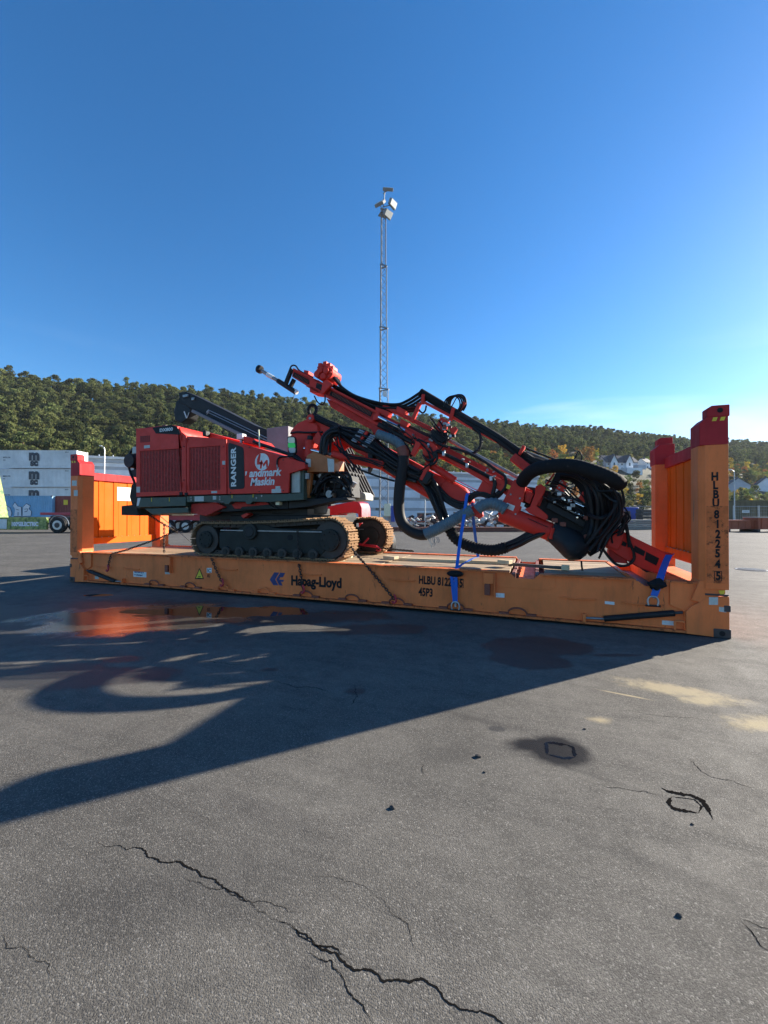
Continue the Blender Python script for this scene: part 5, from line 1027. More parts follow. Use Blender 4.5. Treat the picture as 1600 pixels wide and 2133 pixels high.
# small loose lines and fittings along the boom and feed
rq = random.Random(77)
def loose(pts, n, r, jit):
    for k in range(n):
        o_ = Vector((rq.uniform(-jit,jit), rq.uniform(-jit,jit), rq.uniform(-jit,jit)))
        q = [Vector(p)+o_+Vector((rq.uniform(-jit,jit), rq.uniform(-jit,jit)*0.6, rq.uniform(-jit,jit)))*0.8 for p in pts]
        hose(q, r*rq.uniform(0.7,1.2), rq.choice(['rubber','rubber','rubber2']), 'hydraulic_hose', 7, 5)
loose([(7.899,0.8,2.876),(8.101,0.8,2.736),(8.232,0.8,2.517),(8.145,0.8,2.352),(7.97,0.8,2.273)], 4, 0.013, 0.05)
loose([(7.323,0.82,3.226),(7.603,0.82,3.029),(7.83,0.82,2.798),(7.893,0.82,2.622)], 4, 0.013, 0.05)
loose([(10.944,0.7,1.727),(11.07,0.7,1.633),(11.164,0.7,1.49),(11.151,0.7,1.334),(11.069,0.7,1.247)], 6, 0.012, 0.06)
loose([(10.934,0.78,1.183),(11.018,0.78,1.272),(11.127,0.78,1.403),(11.178,0.78,1.547)], 5, 0.012, 0.06)
loose([(10.111,0.86,1.818),(10.324,0.86,1.738),(10.531,0.86,1.608),(10.701,0.86,1.435),(10.8,0.86,1.25)], 6, 0.014, 0.07)
loose([(10.183,0.85,2.085),(10.359,0.85,2.004),(10.517,0.85,1.849),(10.633,0.85,1.697)], 4, 0.013, 0.06)
loose([(8.26,0.86,3.161),(8.406,0.86,2.98),(8.517,0.86,2.847),(8.389,0.86,2.728)], 4, 0.012, 0.06)
loose([(6.4,0.7,2.864),(6.7,0.7,2.667),(6.992,0.7,2.563),(7.369,0.7,2.432)], 4, 0.014, 0.05)
loose([(5.928,0.66,1.917),(6.115,0.66,2.188),(6.32,0.66,2.254),(6.572,0.66,2.175),(6.701,0.66,1.921)], 6, 0.016, 0.07)
loose([(10.665,0.5,2.043),(10.898,0.5,1.896),(10.959,0.5,1.616),(10.834,0.5,1.265),(10.643,0.5,1.064)], 5, 0.020, 0.10)
for k in range(26):
    f_ = rq.random(); p = Vector((7.316,0.84,3.302)).lerp(Vector((9.526,0.76,2.05)), f_)+Vector((rq.uniform(-.05,.05), 0, rq.uniform(-.10,.10))); s_ = rq.uniform(0.010,0.024)
    MB().cyl(p, p+Vector((rq.uniform(-.04,.04), -0.03, rq.uniform(-.03,.03))), s_, n=7).build('hose_fitting', M[rq.choice(['galv','steel','blackmetal','reddk'])], rig)
for k in range(16):
    p = Vector((10.182,0.84,1.854)).lerp(Vector((10.937,0.8,1.328)), rq.random())+Vector((0, 0, rq.uniform(-.12,.12))); s_ = rq.uniform(0.012,0.03)
    MB().box(p.x-s_, p.x+s_*1.4, p.y-0.04, p.y+0.06, p.z-s_, p.z+s_).build('fitting_block', M[rq.choice(['galv','chrome','steel','blackmetal','redbrown'])], rig, 0.005)
for k, (x, z) in enumerate([(8.234,2.709),(8.447,2.547),(8.656,2.438),(8.941,2.279),(9.178,2.141),(9.387,2.024)]): MB().cyl((x,0.785,z), (x,0.80,z), 0.014, n=7).build('bolt', M['reddk'], crd)
for q in ([(1.931,3.034),(2.102,3.034),(2.102,2.972),(1.931,2.971)], [(3.795,2.003),(3.942,2.005),(3.942,1.961),(3.795,1.959)], [(4.071,2.601),(4.143,2.598),(4.144,2.522),(4.072,2.525)]): MB().prism(q, 0.2955, 0.2995).build('sticker', M['stickgrey'], rig)
for x, z in [(4.096,2.457),(4.106,2.887),(3.196,3.089),(3.071,2.247),(3.067,2.947),(4.277,1.965),(4.964,1.971),(5.505,1.978),(5.503,2.554),(4.736,2.832)]: MB().cyl((x,0.292,z), (x,0.302,z), 0.012, n=8).build('panel_screw', M['blackmetal'], rig)
# ------------------------------------------------------------------ background
RV = Vector((math.cos(R(CAMROT)), math.sin(R(CAMROT)), 0)); FV = Vector((-math.sin(R(CAMROT)), math.cos(R(CAMROT)), 0)); C0 = Vector((9.9686, -6.2310, 0))
def yard(X, Y, z=0.0): return C0+RV*X+FV*Y+Vector((0,0,z))      # X to the right, Y away along the view line
ROTZ = R(CAMROT)
def ground_thing(name, X, Y, label, cat, group=None, rot=0.0):
    o = thing(name, yard(X, Y), label, cat, group); o.rotation_euler = (0, 0, ROTZ+rot); return o
def part(mb, name, mat, parent, bevel=0, smooth=35):      # mesh given in the parent's own axes
    me = mb.mesh(name, (0,0,0), smooth); o = bpy.data.objects.new(name, me); col.objects.link(o); me.materials.append(M[mat]); o.parent = parent
    if bevel:
        b = o.modifiers.new('edge', 'BEVEL'); b.width = bevel; b.segments = 2; b.limit_method = 'ANGLE'; b.angle_limit = R(38)
    return o
def flat_text(body, size, mat, parent, loc, name='lettering', **kw):   # on a wall facing -y of the parent
    me = text_mesh(name, body, size, **kw)
    for v in me.vertices: v.co = Vector(loc)+Vector((v.co.x, -v.co.z, v.co.y))
    o = bpy.data.objects.new(name, me); col.objects.link(o); me.materials.append(M[mat]); o.parent = parent; return o

# hill terrain
def v_of(X, Y): return (Y-(120+0.30*X))/max(60.0, (315+0.395*X)-(120+0.30*X))
def hill_z(X, Y):
    v = v_of(X, Y)
    n = mnoise.noise(Vector((X*0.011, Y*0.011, 3.1)))*6+mnoise.noise(Vector((X*0.03, Y*0.03, 1.7)))*2.5
    if v <= 0: return -0.6
    top = 73.5+0.011*X
    if v < 1: return top*v**1.12+n*min(1, v*3)
    return top-(v-1)*40+n
def leafmat(name, c1, c2, trans=0.35):
    m = bpy.data.materials.new(name); m.use_nodes = True; nt = m.node_tree; nt.nodes.clear()
    out = N(nt, 'ShaderNodeOutputMaterial'); df = N(nt, 'ShaderNodeBsdfDiffuse'); tr = N(nt, 'ShaderNodeBsdfTranslucent'); mx = N(nt, 'ShaderNodeMixShader'); mx.inputs[0].default_value = trans
    oi = N(nt, 'ShaderNodeObjectInfo').outputs['Random']; pos = N(nt, 'ShaderNodeNewGeometry').outputs['Position']
    n1 = N(nt, 'ShaderNodeTexNoise', Scale=0.9, Detail=5.0); L(nt, pos, n1.inputs['Vector'])
    n2 = N(nt, 'ShaderNodeTexNoise', Scale=0.012, Detail=3.0); L(nt, pos, n2.inputs['Vector'])
    c = mixc(nt, ramp(nt, n1.outputs[0], [(0.35,0.0),(0.65,1.0)]).outputs[0], c1, c2)
    hv = N(nt, 'ShaderNodeHueSaturation'); L(nt, c, hv.inputs['Color'])
    L(nt, math_n(nt, 'ADD', 0.55, math_n(nt, 'MULTIPLY', oi, 0.95)), hv.inputs['Value'])
    L(nt, math_n(nt, 'ADD', 0.485, math_n(nt, 'MULTIPLY', math_n(nt, 'FRACT', math_n(nt, 'MULTIPLY', oi, 17.3)), 0.03)), hv.inputs['Hue'])
    L(nt, hv.outputs[0], df.inputs[0]); L(nt, hv.outputs[0], tr.inputs[0]); L(nt, df.outputs[0], mx.inputs[1]); L(nt, tr.outputs[0], mx.inputs[2]); L(nt, mx.outputs[0], out.inputs[0])
    return m
M['pine'] = leafmat('pine_needles', (0.066,0.088,0.032), (0.135,0.145,0.052), 0.35)
M['leafgreen'] = leafmat('green_leaves', (0.09,0.14,0.035), (0.19,0.23,0.06))
M['leafyellow'] = leafmat('yellow_leaves', (0.34,0.24,0.03), (0.50,0.36,0.05))
M['leaforange'] = leafmat('orange_leaves', (0.26,0.11,0.03), (0.40,0.20,0.06))
M['leafolive'] = leafmat('olive_leaves', (0.13,0.13,0.035), (0.24,0.21,0.06))
M['bark'] = paint('pine_bark', (0.12,0.07,0.045), 0.9, (0.05,0.035,0.025), 0.5, 1.0, bump=0)
M['hillside'] = paint('hillside_undergrowth', (0.04,0.045,0.02), 0.95, (0.07,0.055,0.025), 0.6, 0.05, bump=0)
h = MB(); nx, ny = 90, 60; vv = []; 
for j in range(ny+1):
    for i in range(nx+1):
        X = -420+1180*i/nx; b0 = 120+0.30*X; r0 = 315+0.395*X; Y = b0-8+(r0-b0)*1.45*j/ny
        p = yard(X, Y, hill_z(X, Y)); vv.append(p)
h.add(vv, [(j*(nx+1)+i, j*(nx+1)+i+1, (j+1)*(nx+1)+i+1, (j+1)*(nx+1)+i) for j in range(ny) for i in range(nx)])
hill = h.build('hill', M['hillside'], None, smooth=180); hill['kind'] = 'structure'

def leaf_cloud(clumps, per, size, seed, flat=0.65):
    rnd = random.Random(seed); v = []; f = []
    for (c, r) in clumps:
        for k in range(per):
            while True:
                d = Vector((rnd.uniform(-1,1), rnd.uniform(-1,1), rnd.uniform(-1,1)))
                if 0.05 < d.length <= 1: break
            d = d.normalized()*(d.length**0.45)
            p = Vector(c)+Vector((d.x*r, d.y*r, d.z*r*flat)); s_ = size*rnd.uniform(0.6,1.3)
            a = Vector((rnd.uniform(-1,1), rnd.uniform(-1,1), rnd.uniform(-.6,.6))).normalized(); b = a.orthogonal().normalized(); b = Matrix.Rotation(rnd.uniform(0,PI), 3, a) @ b; q = a.cross(b)
            o = len(v); v += [p+b*s_*0.5, p+q*s_*0.42-b*s_*0.1, p-b*s_*0.5, p-q*s_*0.42+b*s_*0.1]; f.append((o, o+1, o+2, o+3))
    return MB().add(v, f)
def trunk_mesh(h_, r, seed, limbs):
    rnd = random.Random(seed); mb = MB(); lean = Vector((rnd.uniform(-.4,.4), rnd.uniform(-.4,.4), 0))
    pts = [Vector((0,0,-0.8))+lean*0, lean*0.3+Vector((0,0,h_*0.35)), lean*0.8+Vector((0,0,h_*0.7)), lean+Vector((0,0,h_*0.93))]
    mb.tube(pts, [r, r*0.8, r*0.5, r*0.15], 6)
    for (c, rr) in limbs:
        z = min(h_*0.85, max(h_*0.3, c[2]-rr*0.5-0.8)); b0 = lean*(z/h_)+Vector((0,0,z)); mb.tube([b0, Vector(c)], [r*0.28, 0.03], 4)
    return mb.mesh('trunk')
PROTO = []     # (kind, trunk mesh, crown mesh)
for k in range(6):
    rnd = random.Random(100+k); H_ = rnd.uniform(11,14.5); cl = []
    for i in range(15):
        z = H_*rnd.uniform(0.36,0.97) if k != 4 else H_*rnd.uniform(0.15,0.97); t = z/H_; R_ = (1-abs(t-0.62)*1.5)*2.5 if k != 4 else (1.05-t)*2.6
        a = rnd.uniform(0,2*PI); q = rnd.uniform(0.2,1.0)*max(0.3,R_); cl.append(((q*math.cos(a), q*math.sin(a), min(z, H_*0.9)), rnd.uniform(1.0,1.75)*(0.8 if k == 4 else 1)))
    cl.append(((0,0,H_*0.90), 1.3))
    PROTO.append(('pine', trunk_mesh(H_, 0.22, k, cl[::3]), leaf_cloud(cl, 52, 0.66, k, 0.62).mesh('crown', smooth=0)))
for k in range(3):
    rnd = random.Random(200+k); H_ = rnd.uniform(7.5,10); cl = []
    for i in range(18):
        z = H_*rnd.uniform(0.3,0.95); t = z/H_; R_ = math.sqrt(max(0.05, 1-((t-0.6)/0.42)**2))*2.7; a = rnd.uniform(0,2*PI); q = rnd.uniform(0.4,1.0)*R_
        cl.append(((q*math.cos(a), q*math.sin(a), z), rnd.uniform(0.8,1.3)))
    PROTO.append(('broad', trunk_mesh(H_*0.85, 0.2, 50+k, cl[::3]), leaf_cloud(cl, 44, 0.55, 60+k, 0.85).mesh('crown', smooth=0)))
pines = PROTO[:6]; broads = PROTO[6:]
for _, t_, c_ in PROTO: t_.materials.append(M['bark'])
for _, t_, c_ in pines: c_.materials.append(M['pine'])
BRO = {}
for nm in ('leafgreen', 'leafyellow', 'leaforange', 'leafolive'):
    for k, (_, t_, c_) in enumerate(broads):
        c2 = c_.copy(); c2.name = 'crown'; c2.materials.append(M[nm]); BRO[(nm, k)] = (t_, c2)
LAB = {'pine': ('pine_tree', 'dark green pine in the front rows of the forest on the hill', 'pine tree', 'pines in the front rows of the hillside forest'),
       'leafgreen': ('broadleaf_tree', 'green leafed broadleaf tree at the foot of the hill', 'tree', 'green broadleaf trees on the hillside'),
       'leafolive': ('broadleaf_tree', 'olive brown broadleaf tree on the lower hillside', 'tree', 'olive broadleaf trees on the hillside'),
       'leafyellow': ('autumn_tree', 'yellow autumn tree among the green trees on the hillside', 'tree', 'yellow autumn trees on the hillside'),
       'leaforange': ('autumn_tree', 'orange brown autumn tree on the hillside', 'tree', 'orange autumn trees on the hillside')}
def plant(kind, X, Y, s_, rnd, label=None, z=None):
    nm, lab, cat, grp = LAB[kind]
    if kind == 'pine': t_, c_ = rnd.choice(pines)[1:]
    else: t_, c_ = BRO[(kind, rnd.randrange(3))]
    o = bpy.data.objects.new(nm, None); col.objects.link(o); o.location = yard(X, Y, (hill_z(X, Y) if z is None else z)-0.2); o.rotation_euler = (0, 0, rnd.uniform(0, 2*PI)); o.scale = (s_*rnd.uniform(.9,1.1), s_*rnd.uniform(.9,1.1), s_)
    tag(o, label or lab, cat, None if label else grp)
    for n_, me in (('trunk', t_), ('crown', c_)):
        q = bpy.data.objects.new(n_, me); col.objects.link(q); q.parent = o
    return o
HOUSES = [(138,240,13), (205,232,16), (150,262,11), (158,250,8), (172,268,9), (232,240,13)]
rnd = random.Random(11); pts = []
for gy in range(0, 330, 5):
    for gx in range(-400, 640, 4):
        X = gx+rnd.uniform(-2.4,2.4); Y = 95+0.33*X+gy+rnd.uniform(-2.4,2.4); v = v_of(X, Y)
        if v < 0.015 or v > 1.07 or Y < 60 or abs(X) > Y*0.99+12: continue
        px = X/Y; dens = mnoise.noise(Vector((X*0.02, Y*0.02, 9.0)))
        if px > 0.40 and v < 0.55:                      # gardens and clearings on the right
            if any(abs(X-a) < r_ and -22 < Y-b < 6 for a, b, r_ in HOUSES): continue
            if rnd.random() < 0.30+0.25*(dens < 0): continue
            kind = rnd.choices(['leafgreen','leafolive','pine','leafyellow','leaforange'], [0.36,0.22,0.16,0.14,0.12])[0]; s_ = rnd.uniform(0.55,0.95)
        elif px > 0.05 and v < 0.42:
            kind = rnd.choices(['pine','leafolive','leafgreen','leafyellow','leaforange'], [0.28,0.22,0.20,0.16,0.14])[0]; s_ = rnd.uniform(0.7,1.1)
        elif v < 0.05 and px < 0.05:
            kind = rnd.choices(['pine','leafolive','leafyellow','leafgreen'], [0.7,0.15,0.06,0.12])[0]; s_ = rnd.uniform(0.7,1.0)
        else:
            kind = rnd.choices(['pine','leafolive','leafgreen'], [0.84,0.06,0.10])[0]; s_ = rnd.uniform(0.74,1.08)
        if px > 0.25: s_ *= 0.85
        pts.append((Y, X, kind, s_))
pts.sort()
front = pts[:230]; rest = pts[230:]
for (Y, X, kind, s_) in front: plant(kind, X, Y, s_, rnd)
# individual autumn trees that stand out
for X, Y, kind, s_, lab in ((-91,116,'leafyellow',0.55,'small yellow autumn tree above the grey container stack'), (-77.5,118,'leafyellow',0.62,'yellow green autumn tree left of the rig housing above the white warehouse'), (-72,117,'leaforange',0.62,'reddish autumn tree beside the rear of the rig housing'),
                           (118,238,'leaforange',1.55,'large orange brown autumn tree left of the white hillside house'), (96,235,'leaforange',1.15,'orange brown autumn tree above the outer hose arm'), (82,228,'leaforange',0.95,'smaller orange tree left of the larger orange brown trees'), (109,250,'leafyellow',1.0,'yellow tree between the orange trees on the hillside'),
                           (134,262,'leafyellow',0.95,'bright yellow tree just above the white hillside house'), (36,172,'leafyellow',0.9,'yellow shrubby tree seen above the cradle arm'), (40,160,'leafyellow',0.7,'low yellow bush seen below the drill rod'),
                           (57,213,'leaforange',0.95,'orange tree low on the slope above the cradle arm'), (68,216,'leafyellow',1.0,'yellow tree low on the slope beside the orange ones'), (84,212,'leaforange',1.0,'rust coloured tree directly above the arched hose'), (101,222,'leafyellow',0.85,'pale yellow tree left of the large orange brown tree'), (128,228,'leafyellow',0.7,'yellow garden tree just left of the white house'), (192,262,'leaforange',1.0,'orange tree high above the grey gabled house'), (243,290,'leafyellow',1.2,'yellow green tree near the ridge at the right edge'), (145,161,'leafyellow',0.72,'vivid yellow autumn tree behind the fence at the far right'), (222,300,'leafgreen',1.7,'large rounded green tree above the houses at the far right'), (176,200,'leafgreen',0.8,'round green garden tree right of the right hand post'), (199,212,'leafgreen',0.75,'light green garden tree in front of the grey gabled house'), (150,180,'leafolive',0.9,'olive garden tree above the fence beside the lamp pole')):
    plant(kind, X, Y, s_, rnd, lab)
# the mass of the forest: one object, trees scattered over the slope
def forest_stuff(name, label, sel, crowns):
    me = bpy.data.meshes.new(name); me.from_pydata([tuple(yard(X, Y, hill_z(X, Y)-0.3)) for (Y, X, k, s_) in sel], [], [])
    at1 = me.attributes.new('turn', 'FLOAT', 'POINT'); at2 = me.attributes.new('size', 'FLOAT', 'POINT'); at3 = me.attributes.new('kind', 'INT', 'POINT')
    for i, (Y, X, k, s_) in enumerate(sel):
        at1.data[i].value = rnd.uniform(0, 2*PI); at2.data[i].value = s_; at3.data[i].value = rnd.randrange(len(crowns))
    o = bpy.data.objects.new(name, me); col.objects.link(o); o['kind'] = 'stuff'; o['label'] = label
    ng = bpy.data.node_groups.new(name, 'GeometryNodeTree'); ng.interface.new_socket('Geometry', in_out='INPUT', socket_type='NodeSocketGeometry'); ng.interface.new_socket('Geometry', in_out='OUTPUT', socket_type='NodeSocketGeometry')
    gi = ng.nodes.new('NodeGroupInput'); go = ng.nodes.new('NodeGroupOutput'); ip = ng.nodes.new('GeometryNodeInstanceOnPoints'); g2 = ng.nodes.new('GeometryNodeGeometryToInstance')
    for cr in reversed(crowns):
        oi = ng.nodes.new('GeometryNodeObjectInfo'); oi.inputs['Object'].default_value = cr; oi.inputs['As Instance'].default_value = True; oi.transform_space = 'ORIGINAL'; ng.links.new(oi.outputs['Geometry'], g2.inputs[0])
    ng.links.new(g2.outputs[0], ip.inputs['Instance']); ip.inputs['Pick Instance'].default_value = True
    def attr(nm, ty):
        a = ng.nodes.new('GeometryNodeInputNamedAttribute'); a.data_type = ty; a.inputs['Name'].default_value = nm; return a.outputs['Attribute']
    cx_ = ng.nodes.new('ShaderNodeCombineXYZ'); ng.links.new(attr('turn','FLOAT'), cx_.inputs[2]); ng.links.new(cx_.outputs[0], ip.inputs['Rotation'])
    ng.links.new(attr('size','FLOAT'), ip.inputs['Scale']); ng.links.new(attr('kind','INT'), ip.inputs['Instance Index'])
    ng.links.new(gi.outputs[0], ip.inputs['Points']); ng.links.new(ip.outputs[0], go.inputs[0])
    md = o.modifiers.new('trees', 'NODES'); md.node_group = ng
    return o
used = {}
for o in list(col.objects):
    if o.name.split('.')[0] == 'crown' and o.data not in used: used[o.data] = o
byk = {}
for p in rest: byk.setdefault(p[2], []).append(p)
for kind, nm, lab in (('pine','pine_forest','dense pine forest covering the hill'), ('leafgreen','green_woodland','green broadleaf trees scattered through the hillside forest'), ('leafolive','olive_woodland','olive broadleaf trees scattered through the hillside forest'), ('leafyellow','yellow_woodland','yellow autumn trees scattered through the hillside forest'), ('leaforange','orange_woodland','orange autumn trees scattered through the hillside forest')):
    meshes = [c_ for _, t_, c_ in pines] if kind == 'pine' else [BRO[(kind, k)][1] for k in range(3)]
    src = [used[m_] for m_ in meshes if m_ in used]
    if kind in byk and src: forest_stuff(nm, lab, byk[kind], src)

# houses on the slope
M['housewhite'] = paint('white_timber_wall', (0.74,0.76,0.78), 0.6, (0.5,0.5,0.5), 0.2, 0.4, bump=0)
M['housegrey'] = paint('grey_timber_wall', (0.42,0.46,0.52), 0.6, (0.3,0.3,0.3), 0.2, 0.4, bump=0)
M['slate'] = paint('slate_roof', (0.06,0.065,0.075), 0.6, (0.03,0.03,0.03), 0.3, 1.0, bump=0)
M['pane'] = plain('window_pane', (0.05,0.07,0.09), 0.1)
def gable_house(X, Y, w, d, eave, ridge, label, wall, turn=0.0, cross=False):
    o = ground_thing('house', X, Y, label, 'house', None, turn); o.location.z = hill_z(X, Y)-1.0
    m_ = MB(); m_.box(-w/2, w/2, 0, d, -2, eave); m_.add([(-w/2,0,eave),(w/2,0,eave),(w/2,d,eave),(-w/2,d,eave),(-w/2,d/2,ridge-0.2),(w/2,d/2,ridge-0.2)], [(0,4,3),(1,2,5),(0,1,5,4),(2,3,4,5)]); part(m_, 'wall', wall, o)
    r_ = MB()
    for y0, y1 in ((-0.5, d/2), (d+0.5, d/2)): r_.add([(-w/2-.5,y0,eave-0.25),(w/2+.5,y0,eave-0.25),(w/2+.5,y1,ridge),(-w/2-.5,y1,ridge),(-w/2-.5,y0,eave-0.05),(w/2+.5,y0,eave-0.05),(w/2+.5,y1,ridge+.2),(-w/2-.5,y1,ridge+.2)], [(3,2,1,0),(4,5,6,7),(0,1,5,4),(2,3,7,6),(1,2,6,5),(3,0,4,7)])
    rf = part(r_, 'roof', 'slate', o); part(MB().box(-w*0.1, -w*0.1+0.8, d*0.4, d*0.4+0.8, ridge-0.8, ridge+1.2), 'chimney', 'slate', rf)
    if cross:
        for cx_ in (-w*0.27, w*0.30):
            g_ = MB().prism([(cx_-2.2,-2),(cx_+2.2,-2),(cx_+2.2,eave),(cx_,ridge-0.3),(cx_-2.2,eave)], -1.6, d/2); part(g_, 'gable', wall, o)
            q_ = MB()
            for sx in (-1, 1): q_.beam((cx_+sx*2.6,-1.9,eave-0.45), (cx_,-1.9,ridge), 0.1, 0.25); q_.add([(cx_+sx*2.6,-2.0,eave-0.4),(cx_,-2.0,ridge+0.05),(cx_,d/2,ridge+0.05),(cx_+sx*2.6,d/2,eave-0.4)], [(0,1,2,3)])
            part(q_, 'gable_roof', 'slate', o)
            wd = part(MB().box(cx_-0.6, cx_+0.6, -1.66, -1.55, eave*0.55, eave*0.95), 'window', 'housewhite', o); part(MB().box(cx_-0.5, cx_+0.5, -1.69, -1.655, eave*0.57, eave*0.93), 'pane', 'pane', wd)
    n = max(2, int(w/2.6))
    for i in range(n):
        for z in ((0.9, 2.2), (3.4, 4.6)):
            if z[1] > eave: continue
            x = -w/2+(i+0.5)*w/n; wd = part(MB().box(x-0.6, x+0.6, -0.06, 0.05, z[0], z[1]), 'window', 'housewhite', o); part(MB().box(x-0.5, x+0.5, -0.09, -0.055, z[0]+.1, z[1]-.1), 'pane', 'pane', wd)
    part(MB().box(w*0.05, w*0.62, -5, -0.2, -2.5, 1.6), 'terrace', wall, o)
    return o
gable_house(138, 240, 17, 9, 5.2, 9.6, 'white double gabled house on the hillside beyond the hoses', 'housewhite', 0.12, True)
gable_house(205, 232, 15, 10, 4.4, 8.4, 'grey gabled house on the slope at the right edge', 'housegrey', R(62))
gable_house(158, 262, 10, 8, 4, 7.5, 'small pale house half hidden behind the white gabled house', 'housegrey', 0.2)
gable_house(226, 238, 10, 8, 5, 9, 'white house cut by the right edge of the picture', 'housewhite', R(60))
gable_house(172, 266, 6, 7, 4.6, 7.6, 'tiny white house just left of the far red topped post', 'housewhite', 0.4)

# ---- warehouse
M['clad'] = paint('pale_blue_cladding', (0.58,0.64,0.70), 0.45, (0.4,0.42,0.45), 0.2, 0.3, bump=0)
M['cladgrey'] = paint('grey_cladding_strip', (0.33,0.37,0.41), 0.5, (0.2,0.22,0.25), 0.3, 0.4, bump=0)
M['whitepaint'] = paint('white_steel_paint', (0.62,0.64,0.64), 0.5, (0.4,0.38,0.34), 0.35, 0.6, bump=0, streak=True)
W0 = Vector((-0.714*76, 76)); W1 = Vector((0.36*113, 113)); wl = (W1-W0).length; wang = math.atan2(W1.y-W0.y, W1.x-W0.x)
wh = ground_thing('warehouse', W0.x, W0.y, 'long pale blue clad warehouse with window strips behind the rig', 'warehouse', None, wang)
x0w, x1w = -30.0, wl+2
part(MB().box(x0w, x1w, 0.12, 38, 0, 12.0), 'wall', 'cladgrey', wh)
part(MB().box(x0w-0.4, x1w+0.4, -0.5, 39, 12.0, 12.45), 'roof', 'whitepaint', wh, 0.03)
part(MB().box(x0w-0.2, x1w+0.2, -0.25, 0.118, 11.3, 11.98), 'fascia', 'cladgrey', wh)
rows = [(0.9,2.55),(3.25,5.05),(5.75,7.55),(8.25,10.0),(10.6,11.28)]
npan = 22
pme = {}
for (za, zb) in rows:
    for i in range(npan):
        xa = x0w+(x1w-x0w)*i/npan; xb = x0w+(x1w-x0w)*(i+1)/npan; key = round(zb-za, 3)
        if key not in pme: pme[key] = MB().box(0.02, xb-xa-0.02, -0.02, 0.115, 0, zb-za).mesh('wall_panel', smooth=0); pme[key].materials.append(M['clad'])
        q = bpy.data.objects.new('wall_panel', pme[key]); col.objects.link(q); q.parent = wh; q.location = (xa, 0, za)
wme = MB().box(0, 2.2, 0.05, 0.118, 0, 0.55).mesh('window', smooth=0); wme.materials.append(M['pane'])
rw = random.Random(4)
for zb in (2.62, 5.12, 7.62):
    for i in range(npan):
        if rw.random() < 0.35:
            q = bpy.data.objects.new('window', wme); col.objects.link(q); q.parent = wh; q.location = (x0w+(x1w-x0w)*(i+rw.uniform(0,.5))/npan, 0, zb)
stud = MB().box(-0.08, 0.08, -0.3, -0.15, 12.46, 12.75).mesh('roof_stud', smooth=0); stud.materials.append(M['whitepaint'])
for i in range(60):
    q = bpy.data.objects.new('roof_stud', stud); col.objects.link(q); q.parent = wh; q.location = (x0w+(x1w-x0w)*i/60, 0, 0)

# ---- light mast
M['mastgrey'] = paint('dull_zinc', (0.22,0.23,0.24), 0.6, (0.12,0.12,0.12), 0.4, 2.0, bump=0)
mast = ground_thing('light_mast', -0.14, 40, 'tall lattice light mast with four floodlights behind the rig', 'light mast', None, R(25))
secs = [(0.0,13.8,0.92),(13.8,19.8,0.76),(19.8,25.9,0.64),(25.9,31.4,0.50)]
for (z0, z1, w) in secs:
    r_ = w*0.577; cs = [Vector((r_*math.cos(a), r_*math.sin(a), 0)) for a in (R(90), R(210), R(330))]
    for c in cs: part(MB().cyl(c+Vector((0,0,z0)), c+Vector((0,0,z1)), 0.05, n=8), 'mast_leg', 'mastgrey', mast)
    br = MB(); n = int((z1-z0)/(w*0.95))
    for k in range(n):
        za = z0+(z1-z0)*k/n; zb = z0+(z1-z0)*(k+1)/n
        for i in range(3):
            a, b = cs[i], cs[(i+1) % 3]; 
            if k % 2: a, b = b, a
            br.cyl(a+Vector((0,0,za)), b+Vector((0,0,zb)), 0.022, n=5)
    part(br, 'mast_bracing', 'mastgrey', mast)
    cl_ = MB()
    for i in range(3): cl_.beam(cs[i]*1.12+Vector((0,0,z1)), cs[(i+1) % 3]*1.12+Vector((0,0,z1)), 0.09, 0.12, (0,0,1))
    part(cl_, 'mast_collar', 'steel', mast)
M['lampglass'] = plain('lamp_glass', (0.75,0.76,0.72), 0.15)
def flood(x, y, z, yaw, pitch, nm='floodlight'):
    f_ = MB().prism([(-0.5,-0.28),(0.5,-0.34),(0.5,0.34),(-0.5,0.28)], -0.13, 0.16)
    Mx = Matrix.Translation((x,y,z)) @ Matrix.Rotation(yaw, 4, 'Z') @ Matrix.Rotation(pitch, 4, 'X')
    for v in f_.v: v[:] = (Mx @ v)[:]
    o = part(f_, nm, 'mastgrey', mast, 0.04)
    g_ = MB().box(-0.43, 0.43, -0.145, -0.128, -0.25, 0.25)
    for v in g_.v: v[:] = (Mx @ v)[:]
    part(g_, 'lamp_glass', 'lampglass', o)
    part(MB().beam((x,y,z-0.1), (0,0,z-0.45), 0.06, 0.06), 'lamp_bracket', 'steel', o)
flood(0.45,-0.2,33.5, R(-20), R(-50)); flood(0.95,-0.25,32.2, R(30), R(25)); flood(-0.45,-0.3,31.75, R(-60), R(-40)); flood(0.35,-0.4,30.9, R(25), R(35))
part(MB().cyl((0,0,31.4), (0.2,0,33.4), 0.06, n=8), 'mast_top', 'galv', mast); part(MB().box(-0.35, 0.35, -0.35, 0.35, 30.95, 31.05), 'mast_platform', 'steel', mast)
part(MB().box(-0.15, 0.2, -0.55, -0.4, 13.0, 13.5), 'junction_box', 'white', mast)

